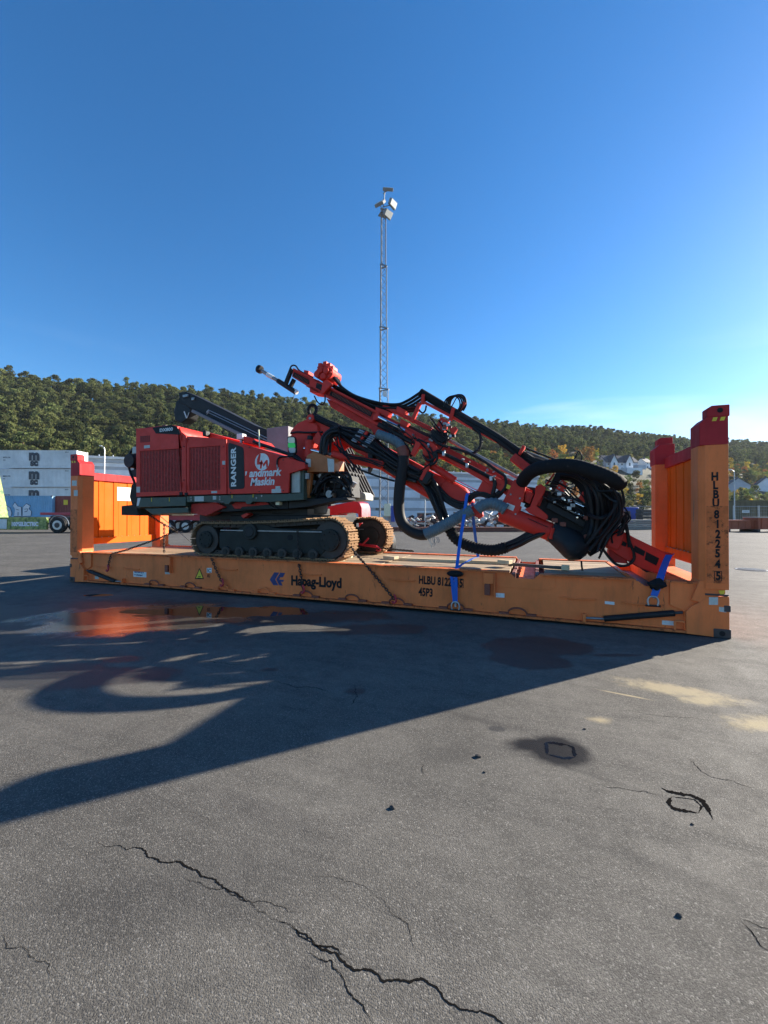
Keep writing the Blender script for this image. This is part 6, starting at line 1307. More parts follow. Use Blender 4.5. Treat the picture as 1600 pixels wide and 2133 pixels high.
# ---- containers
def container(X, Y, z, length, mat, label, name='shipping_container', rot=0.0, height=2.84, rib=0.27, text=None, group=None):
    o = ground_thing(name, X, Y, label, 'container', group, rot); o.location.z = z
    w = 2.438; d = 0.036
    def corr(x0_, x1_, y, sgn, h0, h1):
        mb = MB(); n = max(2, int((x1_-x0_)/rib)); prof = []
        for i in range(n):
            a = x0_+(x1_-x0_)*i/n; s_ = (x1_-x0_)/n
            prof += [(a, 0), (a+s_*0.30, 0), (a+s_*0.45, d), (a+s_*0.85, d)]
        prof.append((x1_, 0)); v = []
        for (x, dy) in prof: v += [(x, y+sgn*dy, h0), (x, y+sgn*dy, h1)]
        mb.add(v, [(2*i, 2*i+2, 2*i+3, 2*i+1) for i in range(len(prof)-1)]); return mb
    part(corr(-length/2+0.12, length/2-0.12, 0.035, 1, 0.16, height-0.10), 'side_wall', mat, o, smooth=20)
    part(corr(-length/2+0.12, length/2-0.12, w-0.035, -1, 0.16, height-0.10), 'side_wall', mat, o, smooth=20)
    for sx in (-1, 1):
        e = MB().box(*sorted((sx*(length/2-0.02), sx*(length/2-0.06))), 0.1, w-0.1, 0.16, height-0.1); part(e, 'end_wall', mat, o)
        for y in (0.0, w-0.12): part(MB().box(*sorted((sx*length/2, sx*(length/2-0.13))), y, y+0.12, 0.118, height-0.118), 'corner_post', mat, o)
        for y in (0.0, w-0.162):
            for zz in (0, height-0.118): part(MB().box(*sorted((sx*(length/2+0.004), sx*(length/2-0.178))), y-0.002, y+0.164, zz, zz+0.118), 'corner_casting', 'rackdark' if mat != 'whitebox' else 'whitebox', o)
    for y in (0.0, w-0.08):
        part(MB().box(-length/2+0.17, length/2-0.17, y, y+0.08, height-0.10, height-0.005), 'top_rail', mat, o); part(MB().box(-length/2+0.17, length/2-0.17, y, y+0.08, 0.02, 0.165), 'bottom_rail', mat, o)
    part(MB().box(-length/2+0.1, length/2-0.1, 0.05, w-0.05, height-0.06, height-0.03), 'roof', mat, o)
    return o
M['whitebox'] = paint('reefer_white_paint', (0.74,0.75,0.73), 0.55, (0.45,0.44,0.41), 0.35, 0.5, bump=0, streak=True, spec=0.2)
M['boxblue'] = paint('faded_blue_paint', (0.20,0.42,0.62), 0.5, (0.5,0.6,0.68), 0.4, 0.8, bump=0, streak=True)
M['boxred'] = paint('oxide_red_paint', (0.26,0.055,0.045), 0.55, (0.12,0.05,0.04), 0.4, 0.8, bump=0, streak=True)
M['boxprint'] = plain('container_print', (0.035,0.04,0.055), 0.5)
for k, lab in enumerate(('bottom', 'third from top', 'second from top', 'topmost')):
    c_ = container(-0.75*64-6.1, 64, 2.93*k, 12.192, 'whitebox', ('light grey container %s of the stack behind the left end wall' % lab) if k != 0 else 'light grey container at the bottom of the stack hidden behind the truck', 'shipping_container', 0, 2.82, 0.20, group='light grey containers in the stack')
    flat_text('m', 2.1, 'boxprint', c_, (-0.55,-0.012,1.36), bold=0.13, widthscale=1.0, align='CENTER'); part(MB().box(-1.35, 0.25, -0.012, 0.03, 1.18, 1.26), 'emblem_bar', 'boxprint', c_)
    flat_text('sc', 1.35, 'boxprint', c_, (-0.55,-0.012,0.42), bold=0.10, align='CENTER')
    flat_text('MSCU 745', 0.26, 'boxprint', c_, (-5.4,-0.012,1.6), bold=0.006); flat_text('45R1', 0.2, 'boxprint', c_, (-5.4,-0.012,1.2), bold=0.004); flat_text('MSCU', 0.2, 'boxprint', c_, (4.3,-0.012,2.45), bold=0.004)
    me = text_mesh('lettering', 'm', 1.3, bold=0.05, align='CENTER')
    for v in me.vertices: v.co = Vector((6.0995, 1.0+v.co.x*0.8, 1.55+v.co.y))
    q = bpy.data.objects.new('lettering', me); col.objects.link(q); me.materials.append(M['boxprint']); q.parent = c_
    me = text_mesh('lettering', 'sc', 0.9, bold=0.04, align='CENTER')
    for v in me.vertices: v.co = Vector((6.0995, 1.0+v.co.x*0.8, 0.9+v.co.y))
    q = bpy.data.objects.new('lettering', me); col.objects.link(q); me.materials.append(M['boxprint']); q.parent = c_
bc = container(-0.870*50, 50, 1.25, 6.058, 'boxblue', 'faded blue container with white graffiti behind the green truck', 'shipping_container', 0, 2.591)
M['graffwhite'] = plain('white_spray_paint', (0.75,0.75,0.78), 0.6)
gsh = [[(-2.9,0.2),(-2.9,1.25),(-2.5,1.35),(-2.1,1.1),(-1.9,0.5),(-1.95,0.1)], [(-1.6,0.1),(-1.45,0.95),(-1.75,1.35),(-1.5,1.75),(-1.15,1.3),(-0.75,1.2),(-0.7,0.1)], [(-0.55,0.1),(-0.5,1.2),(-0.1,1.6),(0.35,1.35),(0.2,1.0),(0.5,0.7),(0.45,0.15)]]
for q in gsh:
    cx_ = sum(p[0] for p in q)/len(q); cz_ = sum(p[1] for p in q)/len(q)
    g0 = part(MB().prism([(cx_+(x-cx_)*1.09, cz_+(z-cz_)*1.09) for x, z in q], -0.006, 0.034), 'graffiti', 'boxprint', bc); part(MB().prism(q, -0.012, -0.0065), 'graffiti_fill', 'graffwhite', g0)
for pts_ in ([(-1.3,0.9),(-1.0,0.85)], [(-1.1,0.15),(-1.08,0.6)], [(-0.3,0.95),(0.1,1.0),(0.0,0.7),(-0.3,0.62)], [(-2.6,0.3),(-2.5,0.9),(-2.2,0.8)]):
    part(MB().tube([(x,-0.012,z) for x, z in pts_], 0.035, 6), 'graffiti_line', 'boxprint', bc)
rc = container(-0.870*50+6.12, 50.4, 1.25, 6.058, 'boxred', 'oxide red container beside the blue graffiti container', 'shipping_container', 0, 2.591)
part(MB().box(-2.0, -1.5, -0.01, 0.03, 1.5, 2.1), 'placard', 'yellow', rc)
for nm, X, Y in (('blue', -0.870*50, 50), ('red', -0.870*50+6.12, 50.4)):
    ct_ = ground_thing('container_chassis', X, Y, 'low wheeled chassis under the %s container' % nm, 'trailer')
    part(MB().box(-3, 3, 0.3, 2.1, 0.95, 1.24), 'frame', 'rackdark', ct_)
    for x in (-2.0, -0.8, 1.8):
        w_ = part(MB().cyl((x,0.1,0.5), (x,0.45,0.5), 0.5, n=20), 'wheel', 'rubber2', ct_); part(MB().cyl((x,0.09,0.5), (x,0.12,0.5), 0.27, n=14), 'rim', 'galv', w_)

# ---- electric truck at the left edge
def leafprint():
    m, nt, b = new_mat('leaf_print_film'); pos = N(nt, 'ShaderNodeNewGeometry').outputs['Position']
    v = N(nt, 'ShaderNodeTexVoronoi', Scale=5.0); L(nt, pos, v.inputs['Vector']); n1 = N(nt, 'ShaderNodeTexNoise', Scale=3.0, Detail=6.0); L(nt, pos, n1.inputs['Vector'])
    c = mixc(nt, ramp(nt, n1.outputs[0], [(0.35,0.0),(0.65,1.0)]).outputs[0], (0.04,0.11,0.02), (0.30,0.36,0.08)); c = mixc(nt, ramp(nt, v.outputs['Distance'], [(0.05,0.55),(0.5,0.0)]).outputs[0], c, (0.45,0.46,0.2))
    L(nt, c, b.inputs['Base Color']); b.inputs['Roughness'].default_value = 0.35; return m
M['leafprint'] = leafprint()
M['truckred'] = plain('truck_red_paint', (0.5,0.03,0.06), 0.4)
tk = ground_thing('electric_truck', -0.86*34, 34, 'truck with green leaf print panels and 100%ELECTRIC lettering at the left edge', 'truck')
part(MB().box(-5.2, 1.25, 0.0, 0.25, 0.28, 1.30), 'side_skirt', 'leafprint', tk, 0.04)
flat_text('100%ELECTRIC', 0.44, 'graffwhite', tk, (-1.65,-0.012,0.60), bold=0.03, widthscale=0.78)
part(MB().prism([(-9,0.8),(-3.95,0.8),(-4.3,2.6),(-4.9,5.2),(-9,5.2)], 0.0, 2.4), 'cab', 'leafprint', tk, 0.05)
part(MB().box(-4.5, -2.0, -0.04, 0.0, 0.35, 1.15), 'battery_door', 'white', tk, 0.02)
part(MB().box(-1.9, 3.2, 0.5, 1.0, 0.85, 1.15), 'chassis_beam', 'rackdark', tk); part(MB().box(-1.9, 3.2, 1.5, 2.0, 0.85, 1.15), 'chassis_beam', 'rackdark', tk)
part(MB().box(-1.9, 0.9, 0.3, 2.1, 1.18, 1.32), 'deck_plate', 'rackdark', tk)
for x, y in ((2.15,0.0), (2.15,1.95), (-5.9,0.0)):
    w_ = part(MB().cyl((x,y,0.66), (x,y+0.38,0.66), 0.66, n=32), 'wheel', 'rubber2', tk, 0.05); part(MB().cyl((x,y-0.015,0.66), (x,y+0.03,0.66), 0.40, n=24), 'rim', 'galv', w_, 0.02); part(MB().cyl((x,y-0.03,0.66), (x,y+0.0,0.66), 0.22, n=20), 'hub', 'rackdark', w_)
fd = MB().tube([(2.15+0.82*math.cos(a),0.2,0.66+0.82*math.sin(a)) for a in [PI*(-0.02)+PI*1.0*i/14 for i in range(15)]], 0.035, 6); part(fd, 'mudguard', 'galv', tk)
tl = ground_thing('flatbed_trailer', -0.80*35, 35.2, 'long red flatbed trailer running behind the left end wall', 'trailer')
part(MB().box(-1.6, 14.5, 0.1, 2.4, 1.50, 1.72), 'bed', 'truckred', tl, 0.02); part(MB().box(1.5, 14.0, 0.6, 0.8, 1.05, 1.5), 'beam', 'truckred', tl); part(MB().box(1.5, 14.0, 1.7, 1.9, 1.05, 1.5), 'beam', 'truckred', tl)
for k in range(9): part(MB().box(1.6+k*1.4, 2.5+k*1.4, 0.085, 0.1, 1.57, 1.66), 'reflector', 'white', tl)
for x in (9.4, 10.9, 12.4):
    for y in (0.1, 2.0): w_ = part(MB().cyl((x,y,0.55), (x,y+0.35,0.55), 0.55, n=28), 'wheel', 'rubber2', tl, 0.04); part(MB().cyl((x,y-0.015,0.55), (x,y+0.02,0.55), 0.32, n=20), 'rim', 'galv', w_, 0.02)

# ---- telehandler behind the rig
M['tele'] = paint('telehandler_red', (0.42,0.025,0.04), 0.35, (0.15,0.05,0.05), 0.2, 1.5, coat=0.3)
M['dust'] = paint('grey_mauve_plate', (0.20,0.185,0.19), 0.6, (0.2,0.17,0.17), 0.4, 2.0)
te = thing('telehandler', (3.007,4.2,0.99), 'red telehandler with black telescopic boom standing behind the drill rig', 'telehandler'); te.location.z = 0; ORIG[te.name] = Vector(te.location)
bm_ = MB().prism([(-2.193,5.936),(-1.854,5.953),(-1.408,5.761),(-0.21,5.184),(1.173,4.499),(1.726,4.3),(2.464,3.876),(2.465,3.491),(1.728,3.828),(1.175,4.052),(0.446,4.294),(-0.563,4.781),(-0.904,4.943),(-1.208,5.155),(-1.582,5.291),(-2.1,5.58)], 5.0, 5.5).build('boom', M['blackmetal'], te, 0.03)
MB().beam((-1.411,5.05,5.185), (1.117,5.05,4), 0.4, 0.10).build('boom_inner', M['dust'], te, 0.01)
hd = MB().prism([(-2.306,5.669),(-2.453,5.264),(-2.37,4.925),(-2.05,4.831),(-1.736,4.978),(-1.604,5.275),(-1.806,5.552),(-2.101,5.719)], 5.03, 5.45).build('boom_head', M['blackmetal'], te, 0.04)
lv = Vector((-1.883,4.99,5.212))
MB().beam((-1.926,5.02,5.24), (-1.801,5.02,4.988), 0.01, 0.045).build('emblem_stroke', M['silver'], hd); MB().beam((-1.691,5.02,5.185), (-1.79,5.02,4.987), 0.01, 0.015).build('emblem_stroke', M['silver'], hd)
for o_ in (0.0, 0.09): MB().tube(catmull([Vector(p)+Vector((0,-0.03,-o_)) for p in [(-0.841,5,5.123),(-0.756,5,5.166),(-0.671,5,5.133),(0.364,5,4.659),(1.727,5,4.016)]], 3), 0.014, 6).build('boom_pipe', M['galv'], te)
MB().cyl((-0.823,4.97,5.081), (-0.727,4.97,5.156), 0.03, n=8).build('pipe_elbow', M['galv'], te)
for x, z in [(-1.866,5.773),(-1.754,5.779),(-1.465,5.631)]: MB().box(x-0.06, x+0.06, 4.95, 5.02, z-0.05, z+0.05).build('boom_fitting', M['steel'], te, 0.01)
MB().prism([(1.79,4.323),(2.6,4.34),(2.603,3.469),(1.793,3.62)], 4.8, 5.8).build('boom_tower', M['dust'], te, 0.02)
tb_ = MB().prism([(-0.094,1.749),(2.322,1.824),(3.98,1.867),(4.601,1.834),(4.602,1.343),(2.324,1.27),(-0.091,1.282)], 3.9, 5.6).build('chassis', M['blackmetal'], te, 0.03)
fe = MB().prism([(4.309,1.637),(4.961,1.788),(5.547,1.889),(5.683,1.844),(5.744,1.707),(5.752,1.038),(5.671,1.036),(5.643,1.558),(5.465,1.59),(5.075,1.558),(4.92,1.38),(4.849,1.048),(4.734,1.046),(4.819,1.431),(4.309,1.403)], 3.4, 4.0).build('fender', M['tele'], te, 0.02)
for (px, py) in ((5.224, 0), (0.859, 0)):
    for y in (3.55, 5.5): w_ = MB().cyl((px,y,0.62), (px,y+0.42,0.62), 0.62, n=32).build('wheel', M['rubber2'], te, 0.05); MB().cyl((px,y-0.01,0.62), (px,y+0.03,0.62), 0.33, n=20).build('rim', M['truckred'], w_, 0.02)

# ---- yard objects
M['concrete'] = paint('concrete_block', (0.52,0.51,0.47), 0.85, (0.3,0.29,0.26), 0.5, 0.9)
M['rust'] = paint('rusted_steel', (0.20,0.075,0.05), 0.8, (0.10,0.04,0.03), 0.6, 1.2)
M['orangebox'] = paint('orange_bin_paint', (0.42,0.085,0.03), 0.5, (0.15,0.06,0.03), 0.4, 1.0)
M['tarpblue'] = plain('blue_tarpaulin', (0.02,0.06,0.32), 0.5)
M['carwhite'] = plain('white_car_paint', (0.7,0.72,0.74), 0.25)
for X, Y, w, h_, lab in ((0.6,39.2,1.5,1.5,'white concrete block right of the mast foot'), (1.4,39.6,0.9,1.9,'taller pale concrete block beside the hose at the mast foot'), (-0.9,40.5,1.0,1.3,'low pale concrete block left of the mast foot')):
    o = ground_thing('concrete_block', X, Y, lab, 'block', 'concrete blocks round the mast'); part(MB().box(-w/2, w/2, -0.4, 0.4, 0, h_), 'block', 'concrete', o, 0.04); part(MB().tube([(-0.2,0,h_),(-0.2,0,h_+0.12),(0.2,0,h_+0.12),(0.2,0,h_)], 0.03, 6), 'lifting_loop', 'steel', o)
cb_ = ground_thing('meter_cabinet', 0.35, 38.6, 'cream electrical cabinet on a post at the mast foot', 'cabinet'); part(MB().box(-0.35, 0.25, -0.2, 0.2, 1.4, 2.6), 'cabinet_box', 'cream', cb_, 0.03); part(MB().box(-0.08, 0.0, -0.05, 0.05, 0, 1.4), 'post', 'galv', cb_); part(MB().box(0.3, 0.65, -0.22, 0.1, 0.9, 2.4), 'blue_box', 'tarpblue', cb_, 0.02)
for k, (X, Y) in enumerate(((6.5,38.0), (8.3,37.2), (10.2,38.6))):
    o = ground_thing('steel_beam', X, Y, ('nearest','middle','farthest')[(1,0,2)[k]]+' of the long rusty steel beams lying behind the boom', 'beam', 'rusty beams on the yard'); part(MB().box(-6.5, 6.5, 0, 0.3, 0.05, 0.1).box(-6.5, 6.5, 0.13, 0.16, 0.1, 0.36).box(-6.5, 6.5, 0, 0.3, 0.36, 0.41), 'beam_body', 'rust', o); part(MB().box(-5, -4.8, -0.1, 0.4, 0, 0.049).box(4.8, 5, -0.1, 0.4, 0, 0.049), 'bearer', 'darkplank', o)
def scrap(X0, X1, Y0, Y1, n, hmax, seed, label):
    r_ = random.Random(seed); mats = ['rust','steel','rackdark','white','redbrown','galv','stickgrey']; objs = [MB() for _ in mats]
    for k in range(n):
        i = r_.randrange(len(mats)); X = r_.uniform(X0, X1); Y = r_.uniform(Y0, Y1); z = r_.uniform(0.1, hmax)*(1-0.3*r_.random()); p = yard(X, Y, z)
        t = r_.random()
        if t < 0.45: objs[i].beam(p, p+Vector((r_.uniform(-1.2,1.2), r_.uniform(-.5,.5), r_.uniform(-.5,.5))), r_.uniform(.05,.18), r_.uniform(.05,.2), (0.1,1,0.2))
        elif t < 0.75: objs[i].cyl(p, p+Vector((r_.uniform(-.6,.6), r_.uniform(-.6,.6), r_.uniform(-.4,.4))), r_.uniform(.06,.25), n=8)
        else: objs[i].obox(p, (r_.uniform(.2,.7), r_.uniform(.2,.6), r_.uniform(.2,.5)), Matrix.Rotation(r_.uniform(0,3), 3, 'Z'))
    root = bpy.data.objects.new('scrap_heap', None); col.objects.link(root); tag(root, label, 'scrap heap'); root.location = yard((X0+X1)/2, (Y0+Y1)/2); ORIG[root.name] = Vector(root.location)
    for mb, mt in zip(objs, mats):
        if mb.v: q = mb.build('scrap_metal', M[mt], root, smooth=30); q['kind'] = 'stuff'
scrap(2.2, 5.6, 41, 45, 130, 1.5, 1, 'low heap of mixed scrap metal behind the suction hose'); scrap(8.0, 16.0, 40, 46, 330, 1.7, 2, 'long heap of jumbled scrap metal behind the dust hood')
o = ground_thing('steel_crate', 4.6, 44, 'dark boxy crate among the scrap behind the suction hose', 'crate'); part(MB().box(-1.0, 1.0, -0.6, 0.6, 0.1, 1.7), 'crate_body', 'rackdark', o, 0.03); part(MB().box(-1.02, 1.02, -0.62, 0.62, 1.7, 1.78), 'lid', 'steel', o)
o = ground_thing('lamp_post', 4.1, 41, 'short yard post with a box on top behind the suction hose', 'post'); part(MB().cyl((0,0,0), (0,0,3.3), 0.07, n=8), 'pole', 'galv', o); part(MB().box(-0.5, 0.5, -0.2, 0.2, 3.2, 3.6), 'lamp_box', 'steel', o, 0.03)
# right of the rig
def pallet_stack(X, Y, w, h_, n, mat, label):
    o = ground_thing('timber_stack', X, Y, label, 'timber stack', 'timber stacks at the yard edge'); hh = h_/n
    for k in range(n):
        part(MB().box(-w/2+0.05*(k % 2), w/2-0.05*(k % 3), -0.5, 0.6, k*hh+0.10*hh, (k+1)*hh-0.12*hh), 'plank_layer', mat, o, 0.01)
        part(MB().box(-w/2+0.1, -w/2+0.25, -0.45, 0.55, (k+1)*hh-0.119*hh, (k+1)*hh+0.099*hh).box(w/2-0.25, w/2-0.1, -0.45, 0.55, (k+1)*hh-0.119*hh, (k+1)*hh+0.099*hh), 'bearer', mat, o)
    return o
M['greytimber'] = wood('grey_timber', (0.30,0.25,0.20), (0.46,0.40,0.33), dark=0.3)
pallet_stack(27.2, 44, 3.2, 1.1, 5, 'greytimber', 'pale plank stack left of the far right hand post'); pallet_stack(30.6, 46.5, 3.5, 2.2, 6, 'darkplank', 'dark board stack behind the pale planks by the far post'); pallet_stack(27.0, 49, 4.5, 2.0, 6, 'darkplank', 'lower dark board stack left of the far right post')
o = ground_thing('covered_boat', 29.8, 51, 'blue tarpaulin covered load behind the plank stacks', 'boat'); part(MB().prism([(-1.4,2.5),(1.0,2.5),(0.8,1.2),(0.2,0.7),(-1.1,1.0)], -1.5, 1.5), 'tarpaulin', 'tarpblue', o, 0.08); part(MB().box(-1.0, 0.6, -1.2, 1.2, 0, 0.72), 'cradle', 'rackdark', o)
# fence panels along the yard edge
def fence_panel(X, Y, w, label):
    o = ground_thing('fence_panel', X, Y, label, 'fence', 'wire fence panels along the yard edge')
    for x in (0, w): part(MB().cyl((x,0,0), (x,0,2.9), 0.05, n=8), 'post', 'galv', o)
    part(MB().cyl((0,0,2.8), (w,0,2.8), 0.03, n=6), 'top_rail', 'galv', o)
    wm = MB()
    for k in range(1, int(w/0.25)): wm.cyl((k*0.25,0,0.2), (k*0.25,0,2.8), 0.007, n=4)
    for k in range(1, 6): wm.cyl((0,0,0.2+k*0.43), (w,0,0.2+k*0.43), 0.007, n=4)
    part(wm, 'wire_mesh', 'galv', o)
for k, lab in ((3,'wire fence panel behind the blue tarpaulin load'), (4,'wire fence panel directly left of the far right hand post'), (7,'wire fence panel nearest the lamp pole on its left'), (8,'wire fence panel with the small white sign'), (9,'wire fence panel in front of the tall ochre bin')): fence_panel(24+k*3.5, 58-k*0.15, 3.45, lab)
o = ground_thing('lamp_pole', 47.0, 55, 'slender street lamp pole right of the near right hand post', 'lamp pole'); part(MB().cyl((0,0,0), (0,0,7.4), 0.09, 0.05, n=10), 'pole', 'galv', o); part(MB().tube([(0,0,7.35),(-0.25,0,7.6),(-0.6,0,7.65)], 0.04, 6), 'arm', 'galv', o); part(MB().box(-0.95, -0.4, -0.1, 0.1, 7.6, 7.72), 'lamp_head', 'white', o, 0.02)
o = ground_thing('lamp_pole', -0.682*70, 70, 'thin curved lamp pole over the warehouse roof beside the containers', 'lamp pole'); part(MB().tube([(0,0,0),(0,0,12.5),(-0.1,0,13.0),(-0.5,0,13.3)], 0.07, 8), 'pole', 'galv', o); part(MB().box(-0.9, -0.45, -0.1, 0.1, 13.25, 13.37), 'lamp_head', 'white', o, 0.02)
for k, (X, Y, w, h_, lab) in enumerate(((33.2,38,2.6,1.0,'orange steel bin at the right edge beyond the post'), (35.6,37.6,2.6,1.3,'taller orange steel bin cut by the right edge'))):
    o = ground_thing('steel_bin', X, Y, lab, 'bin', 'orange bins'); part(MB().box(-w/2, w/2, 0, 1.6, 0.25, h_), 'bin_body', 'orangebox', o, 0.02); part(MB().box(-w/2-0.04, w/2+0.04, -0.04, 1.64, h_, h_+0.10), 'rim', 'greytimber' if k else 'orangebox', o, 0.01); part(MB().box(-w/2, -w/2+0.2, 0, 1.6, 0, 0.25).box(w/2-0.2, w/2, 0, 1.6, 0, 0.25), 'skid', 'rackdark', o)
    for q in range(4): part(MB().box(-w/2+0.3+q*0.62, -w/2+0.38+q*0.62, -0.04, 0.0, 0.3, h_-0.05), 'rib', 'orangebox', o)
for k, (X, lab) in enumerate(((29.9,'dark A frame trestle just right of the near right post'), (31.2,'second dark A frame trestle next to the orange bin'))):
    o = ground_thing('trestle', X, 38.5, lab, 'trestle', 'dark trestles'); part(MB().beam((-0.7,0,0.02), (0,0,0.95), 0.15, 0.16).beam((0.7,0,0.02), (0,0,0.951), 0.14, 0.16), 'frame', 'rackdark', o); part(MB().box(-0.45, 0.45, -0.06, 0.06, 0.30, 0.42), 'crossbar', 'rackdark', o)
for X, Y, lab in ((47.5,62,'white parked car behind the fence at the right'), (52.5,63,'second white car behind the fence near the right edge')):
    o = ground_thing('parked_car', X, Y, lab, 'car', 'cars behind the fence'); part(MB().prism([(-2.1,0.35),(2.1,0.35),(2.15,0.85),(1.3,0.98),(-1.5,1.0),(-2.1,0.9)], 0, 1.75), 'body', 'carwhite', o, 0.08); part(MB().prism([(-1.5,1.0),(1.25,0.98),(0.6,1.45),(-1.0,1.48)], 0.1, 1.65), 'cabin', 'pane', o, 0.05); part(MB().box(-0.95, 0.55, 0.12, 1.63, 1.465, 1.51), 'roof', 'carwhite', o, 0.02)
    for x in (-1.3, 1.3):
        for y in (-0.02, 1.55): part(MB().cyl((x,y,0.33), (x,y+0.22,0.33), 0.33, n=18), 'wheel', 'rubber2', o, 0.03)
o = ground_thing('sign', 50.2, 57, 'small white sign hanging on the fence at the right', 'sign'); part(MB().box(-0.5, 0.5, -0.1, -0.06, 1.9, 2.25), 'board', 'white', o); part(MB().box(-0.4, 0.4, -0.11, -0.1, 2.05, 2.12), 'sign_line', 'cladgrey', o)
M['shed'] = paint('rusty_shed_cladding', (0.16,0.13,0.07), 0.8, (0.08,0.06,0.04), 0.5, 0.8)
o = ground_thing('scrap_container', 54.5, 60, 'tall rusty ochre bin behind the orange bins at the right edge', 'bin'); part(MB().box(-2.5, 3.0, 0, 2.4, 0.15, 3.6), 'bin_body', 'shed', o, 0.03)
for q in range(7): part(MB().box(-2.4+q*0.8, -2.28+q*0.8, -0.08, 0, 0.2, 3.5), 'rib', 'shed', o)
part(MB().box(-2.6, 3.1, -0.1, 2.5, 3.6, 3.75), 'rim', 'shed', o)
# drain cover
mh = thing('drain_cover', (15.576,8.15,0), 'round iron drain cover in the asphalt right of the flat rack', 'drain cover'); md = Vector((15.576,8.15,0))
MB().cyl((md.x,md.y,0.0), (md.x,md.y,0.012), 0.36, n=40).build('rim', M['steel'], mh); MB().cyl((md.x,md.y,0.0121), (md.x,md.y,0.018), 0.31, n=40).build('lid', M['rackdark'], mh)
for k in range(9):
    y = -0.24+k*0.06; w = math.sqrt(max(0.01, 0.29**2-y*y)); MB().box(md.x-w, md.x+w, md.y+y-0.012, md.y+y+0.012, 0.0182, 0.024).build('lid_bar', M['steel'], mh)
# ------------------------------------------------------------------ lashings on the rack
def chain_mesh(pts, link=0.060, r=0.0085, sag=0.0):
    P = [Vector(p) for p in pts]
    if sag: P = catmull(P, 6)
    mb = MB(); tot = 0; seg = []
    for a, b in zip(P, P[1:]): seg.append((a, b, tot, (b-a).length)); tot += (b-a).length
    n = int(tot/(link*0.72))
    for k in range(n):
        d = (k+0.5)*tot/n; a, b, s0, l = next(s_ for s_ in seg if s_[2]+s_[3] >= d-1e-9); p = a.lerp(b, (d-s0)/max(l,1e-6)); u = (b-a).normalized()
        o_ = u.orthogonal().normalized(); o_ = Matrix.Rotation(PI/2*(k % 2), 3, u) @ o_
        ring_ = []
        for i in range(10):
            t = 2*PI*i/10; ring_.append(p+u*(math.cos(t)*link*0.5)+o_*(math.sin(t)*link*0.30))
        mb.tube(ring_, r, 5, closed=True)
    return mb
def chain(pts, label, hook_end=True, sag=False):
    o = thing('lashing_chain', pts[-1], label, 'chain', 'chains lashing the drill rig'); chain_mesh(pts, sag=sag).build('chain_links', M['chain'], o, smooth=60)
    if hook_end:
        e = Vector(pts[-1]); MB().tube(catmull([e+Vector((0,-0.01,0.08)), e+Vector((0.03,-0.015,0.03)), e+Vector((0.035,-0.02,-0.03)), e+Vector((0,-0.02,-0.06)), e+Vector((-0.03,-0.02,-0.03))], 4), 0.016, 8).build('hook', M['binder'], o)
    return o
chain([(3.779,0.28,0.696),(4.046,0.05,0.68),(4.162,0.04,0.464),(4.323,0.03,0.226)], 'chain from under the near track to the side rail left of the emblem')
chain([(5.836,0.27,1.256),(5.854,0.26,0.931),(5.89,0.22,0.655),(6.008,0.05,0.627),(6.064,0.04,0.403),(6.1,0.03,0.212)], 'chain hanging over the near track across the lettering')
chain([(6.792,0.45,1.004),(7.075,0.2,0.822),(7.252,0.06,0.729),(7.535,0.04,0.445),(7.797,0.03,0.167)], 'long chain slanting down from the track front to the side rail')
chain([(2.444,1.2,1.349),(2.389,0.8,1.192),(2.187,0.45,1.001),(1.623,0.12,0.758),(1.278,0.05,0.669),(1.248,0.03,0.524),(1.204,0.03,0.355)], 'chain stretched from the chassis to the left end of the side rail')
chain([(1.955,0.8,1.308),(1.956,0.8,1.11),(2.014,0.75,0.873),(2.13,0.65,0.613)], 'chain hanging straight down to the deck behind the stake pocket', False)
chain([(1.716,0.6,1.527),(1.747,0.8,1.394),(1.765,1.1,1.231),(1.604,1.5,1.076)], 'chain running under the rear bumper towards the deck', False)
chain([(6.195,1.9,0.946),(6.674,1.7,0.869),(7.225,1.5,0.841),(7.743,1.3,0.835)], 'chain lying out on the deck from the red binder', False)
bl = thing('load_binder', (6.608,1.6,0.894), 'red lever load binder in front of the far track', 'load binder')
MB().cyl((6.299,1.7,0.92), (6.876,1.6,0.872), 0.028, n=10).build('binder_barrel', M['binder'], bl); MB().beam((6.534,1.62,0.891), (6.686,1.62,1.044), 0.03, 0.035).build('binder_handle', M['binder'], bl, 0.006)
MB().tube(catmull([(6.876,1.6,0.872),(6.95,1.6,0.835),(6.929,1.6,0.795),(6.865,1.6,0.803)], 4), 0.018, 8).build('binder_hook', M['binder'], bl)
cbl = thing('steel_cable', (2.54,0.9,0.985), 'thin steel cable from the rear of the rig to the deck', 'cable'); MB().tube([(1.775,0.8,1.527),(2.18,0.9,1.208),(2.751,0.9,0.839)], 0.007, 6).build('cable', M['steel'], cbl)

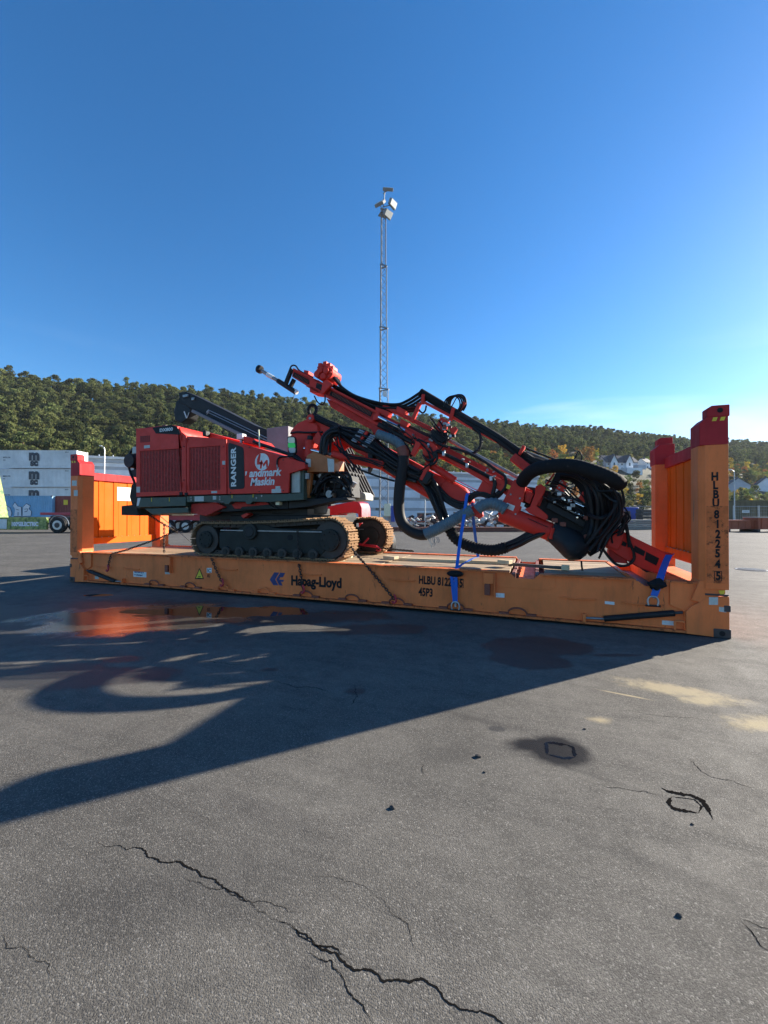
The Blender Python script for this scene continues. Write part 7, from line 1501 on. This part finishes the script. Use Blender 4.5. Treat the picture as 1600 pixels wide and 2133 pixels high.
def strap(paths, label, w=0.050):
    o = thing('lashing_strap', paths[0][-1], label, 'strap', 'blue webbing straps')
    for p in paths: MB().ribbon(p, w, 0.004, (1,0.25,0.1)).build('webbing', M['blue'], o, smooth=0)
    return o
def shackle(p, parent):
    p = Vector(p); MB().tube(catmull([p+Vector((-0.05,-0.01,-0.06)), p+Vector((-0.06,-0.01,0.0)), p+Vector((-0.035,-0.01,0.055)), p+Vector((0.035,-0.01,0.055)), p+Vector((0.06,-0.01,0.0)), p+Vector((0.05,-0.01,-0.06))], 4), 0.012, 8).build('shackle', M['galv'], parent)
    MB().cyl(p+Vector((-0.085,-0.01,-0.06)), p+Vector((0.085,-0.01,-0.06)), 0.013, n=8).build('shackle_pin', M['blackmetal'], parent)
s1 = strap([[(8.853,0.78,1.89),(8.844,0.74,1.839),(8.819,0.6,1.467),(8.79,0.4,1.081),(8.795,0.12,0.727),(8.79,0.03,0.65),(8.798,0.025,0.409),(8.799,0.02,0.206)], [(8.902,1.05,1.549),(8.913,1.15,1.293),(8.934,1.3,0.942),(8.948,1.38,0.762)], [(8.948,1.38,0.762),(8.909,1,0.772),(8.812,0.45,0.721),(8.74,0.06,0.643),(8.732,0.025,0.589),(8.755,0.022,0.356),(8.777,0.018,0.19)], [(8.853,0.78,1.89),(8.868,0.95,1.915),(8.898,1.02,1.716),(8.902,1.05,1.549)]], 'blue strap looped round the boom head and down over the side rail')
MB().tube([(8.793,0.015,0.213),(8.793,0.015,0.126)], 0.016, 8).build('hook', M['galv'], s1); shackle((8.792,0.02,0.139), s1)
MB().sphere((8.783,0.03,0.627), 0.10, (1.3,0.4,0.5)).build('edge_pad', M['wrap'], s1)
s2 = strap([[(11.873,1.2,0.901),(11.854,1.1,0.939),(11.778,0.9,0.94),(11.705,0.75,0.868),(11.572,0.4,0.754),(11.452,0.08,0.637),(11.407,0.03,0.53),(11.383,0.02,0.468)]], 'blue strap pulled over the feed foot at the right end', 0.085)
shackle((11.372,0.02,0.404), s2); MB().tube([(11.357,0.02,0.472),(11.383,0.02,0.443),(11.41,0.02,0.47)], 0.010, 6).build('hook', M['galv'], s2)
pad = MB().sphere((11.423,0.05,0.615), 0.12, (0.9,0.6,0.6)); 
for v in pad.v: v += Vector((mnoise.noise(v*14), mnoise.noise(v*14+Vector((3,0,0))), mnoise.noise(v*14+Vector((0,3,0)))))*0.035
pad.build('edge_pad', M['wrap'], s2)
# timber on the deck
def timber(p0, p1, w, h_, mat, label, grp='timber lying on the deck'):
    o = thing('timber_batten', p0, label, 'timber', grp); MB().beam(Vector(p0)+Vector((0,0,h_/2)), Vector(p1)+Vector((0,0,h_/2)), w, h_).build('batten', M[mat], o, 0.004); return o
ZD = 0.662
timber((7.236,1.06,0.675), (9.54,1.137,0.675), 0.10, 0.05, 'newwood', 'long pale batten lying on the deck behind the blue strap')
timber((7.353,0.823,0.73), (7.595,0.741,0.73), 0.14, 0.05, 'newwood', 'short pale block on the left end of the long batten')
timber((9.37,0.794,0.73), (9.557,0.724,0.73), 0.14, 0.06, 'newwood', 'short pale block on the right end of the long batten')
timber((9.51,0.982,0.675), (10.384,0.733,0.675), 0.06, 0.05, 'darkplank', 'thin dark bar bridging the channel in the deck')
timber((10.314,0.707,0.675), (10.422,0.689,0.675), 0.09, 0.075, 'newwood', 'small pale block at the end of the dark bar')
timber((6.461,0.401,0.668), (6.57,0.609,0.668), 0.20, 0.04, 'newwood', 'pale wedge under the front of the near track')
timber((6.476,1.116,0.668), (6.475,1.414,0.668), 0.08, 0.05, 'newwood', 'small pale block just in front of the near track')
timber((6.39,2.384,0.66), (6.521,2.968,0.66), 0.16, 0.05, 'newwood', 'pale block under the front of the far track')

# ------------------------------------------------------------------ thin autumn haze
hz = MB().box(-700, 900, -300, 900, -2, 120).build('haze', None, None, smooth=0); hz['kind'] = 'stuff'; hz['label'] = 'thin blue haze over the yard and the hill'
hm = bpy.data.materials.new('haze'); hm.use_nodes = True; hn = hm.node_tree; hn.nodes.clear()
ho = hn.nodes.new('ShaderNodeOutputMaterial'); hv_ = hn.nodes.new('ShaderNodeVolumePrincipled'); hv_.inputs['Density'].default_value = 0.00010; hv_.inputs['Color'].default_value = (0.80,0.88,1.0,1); hv_.inputs['Anisotropy'].default_value = 0.1
hn.links.new(hv_.outputs[0], ho.inputs['Volume']); hz.data.materials.append(hm)
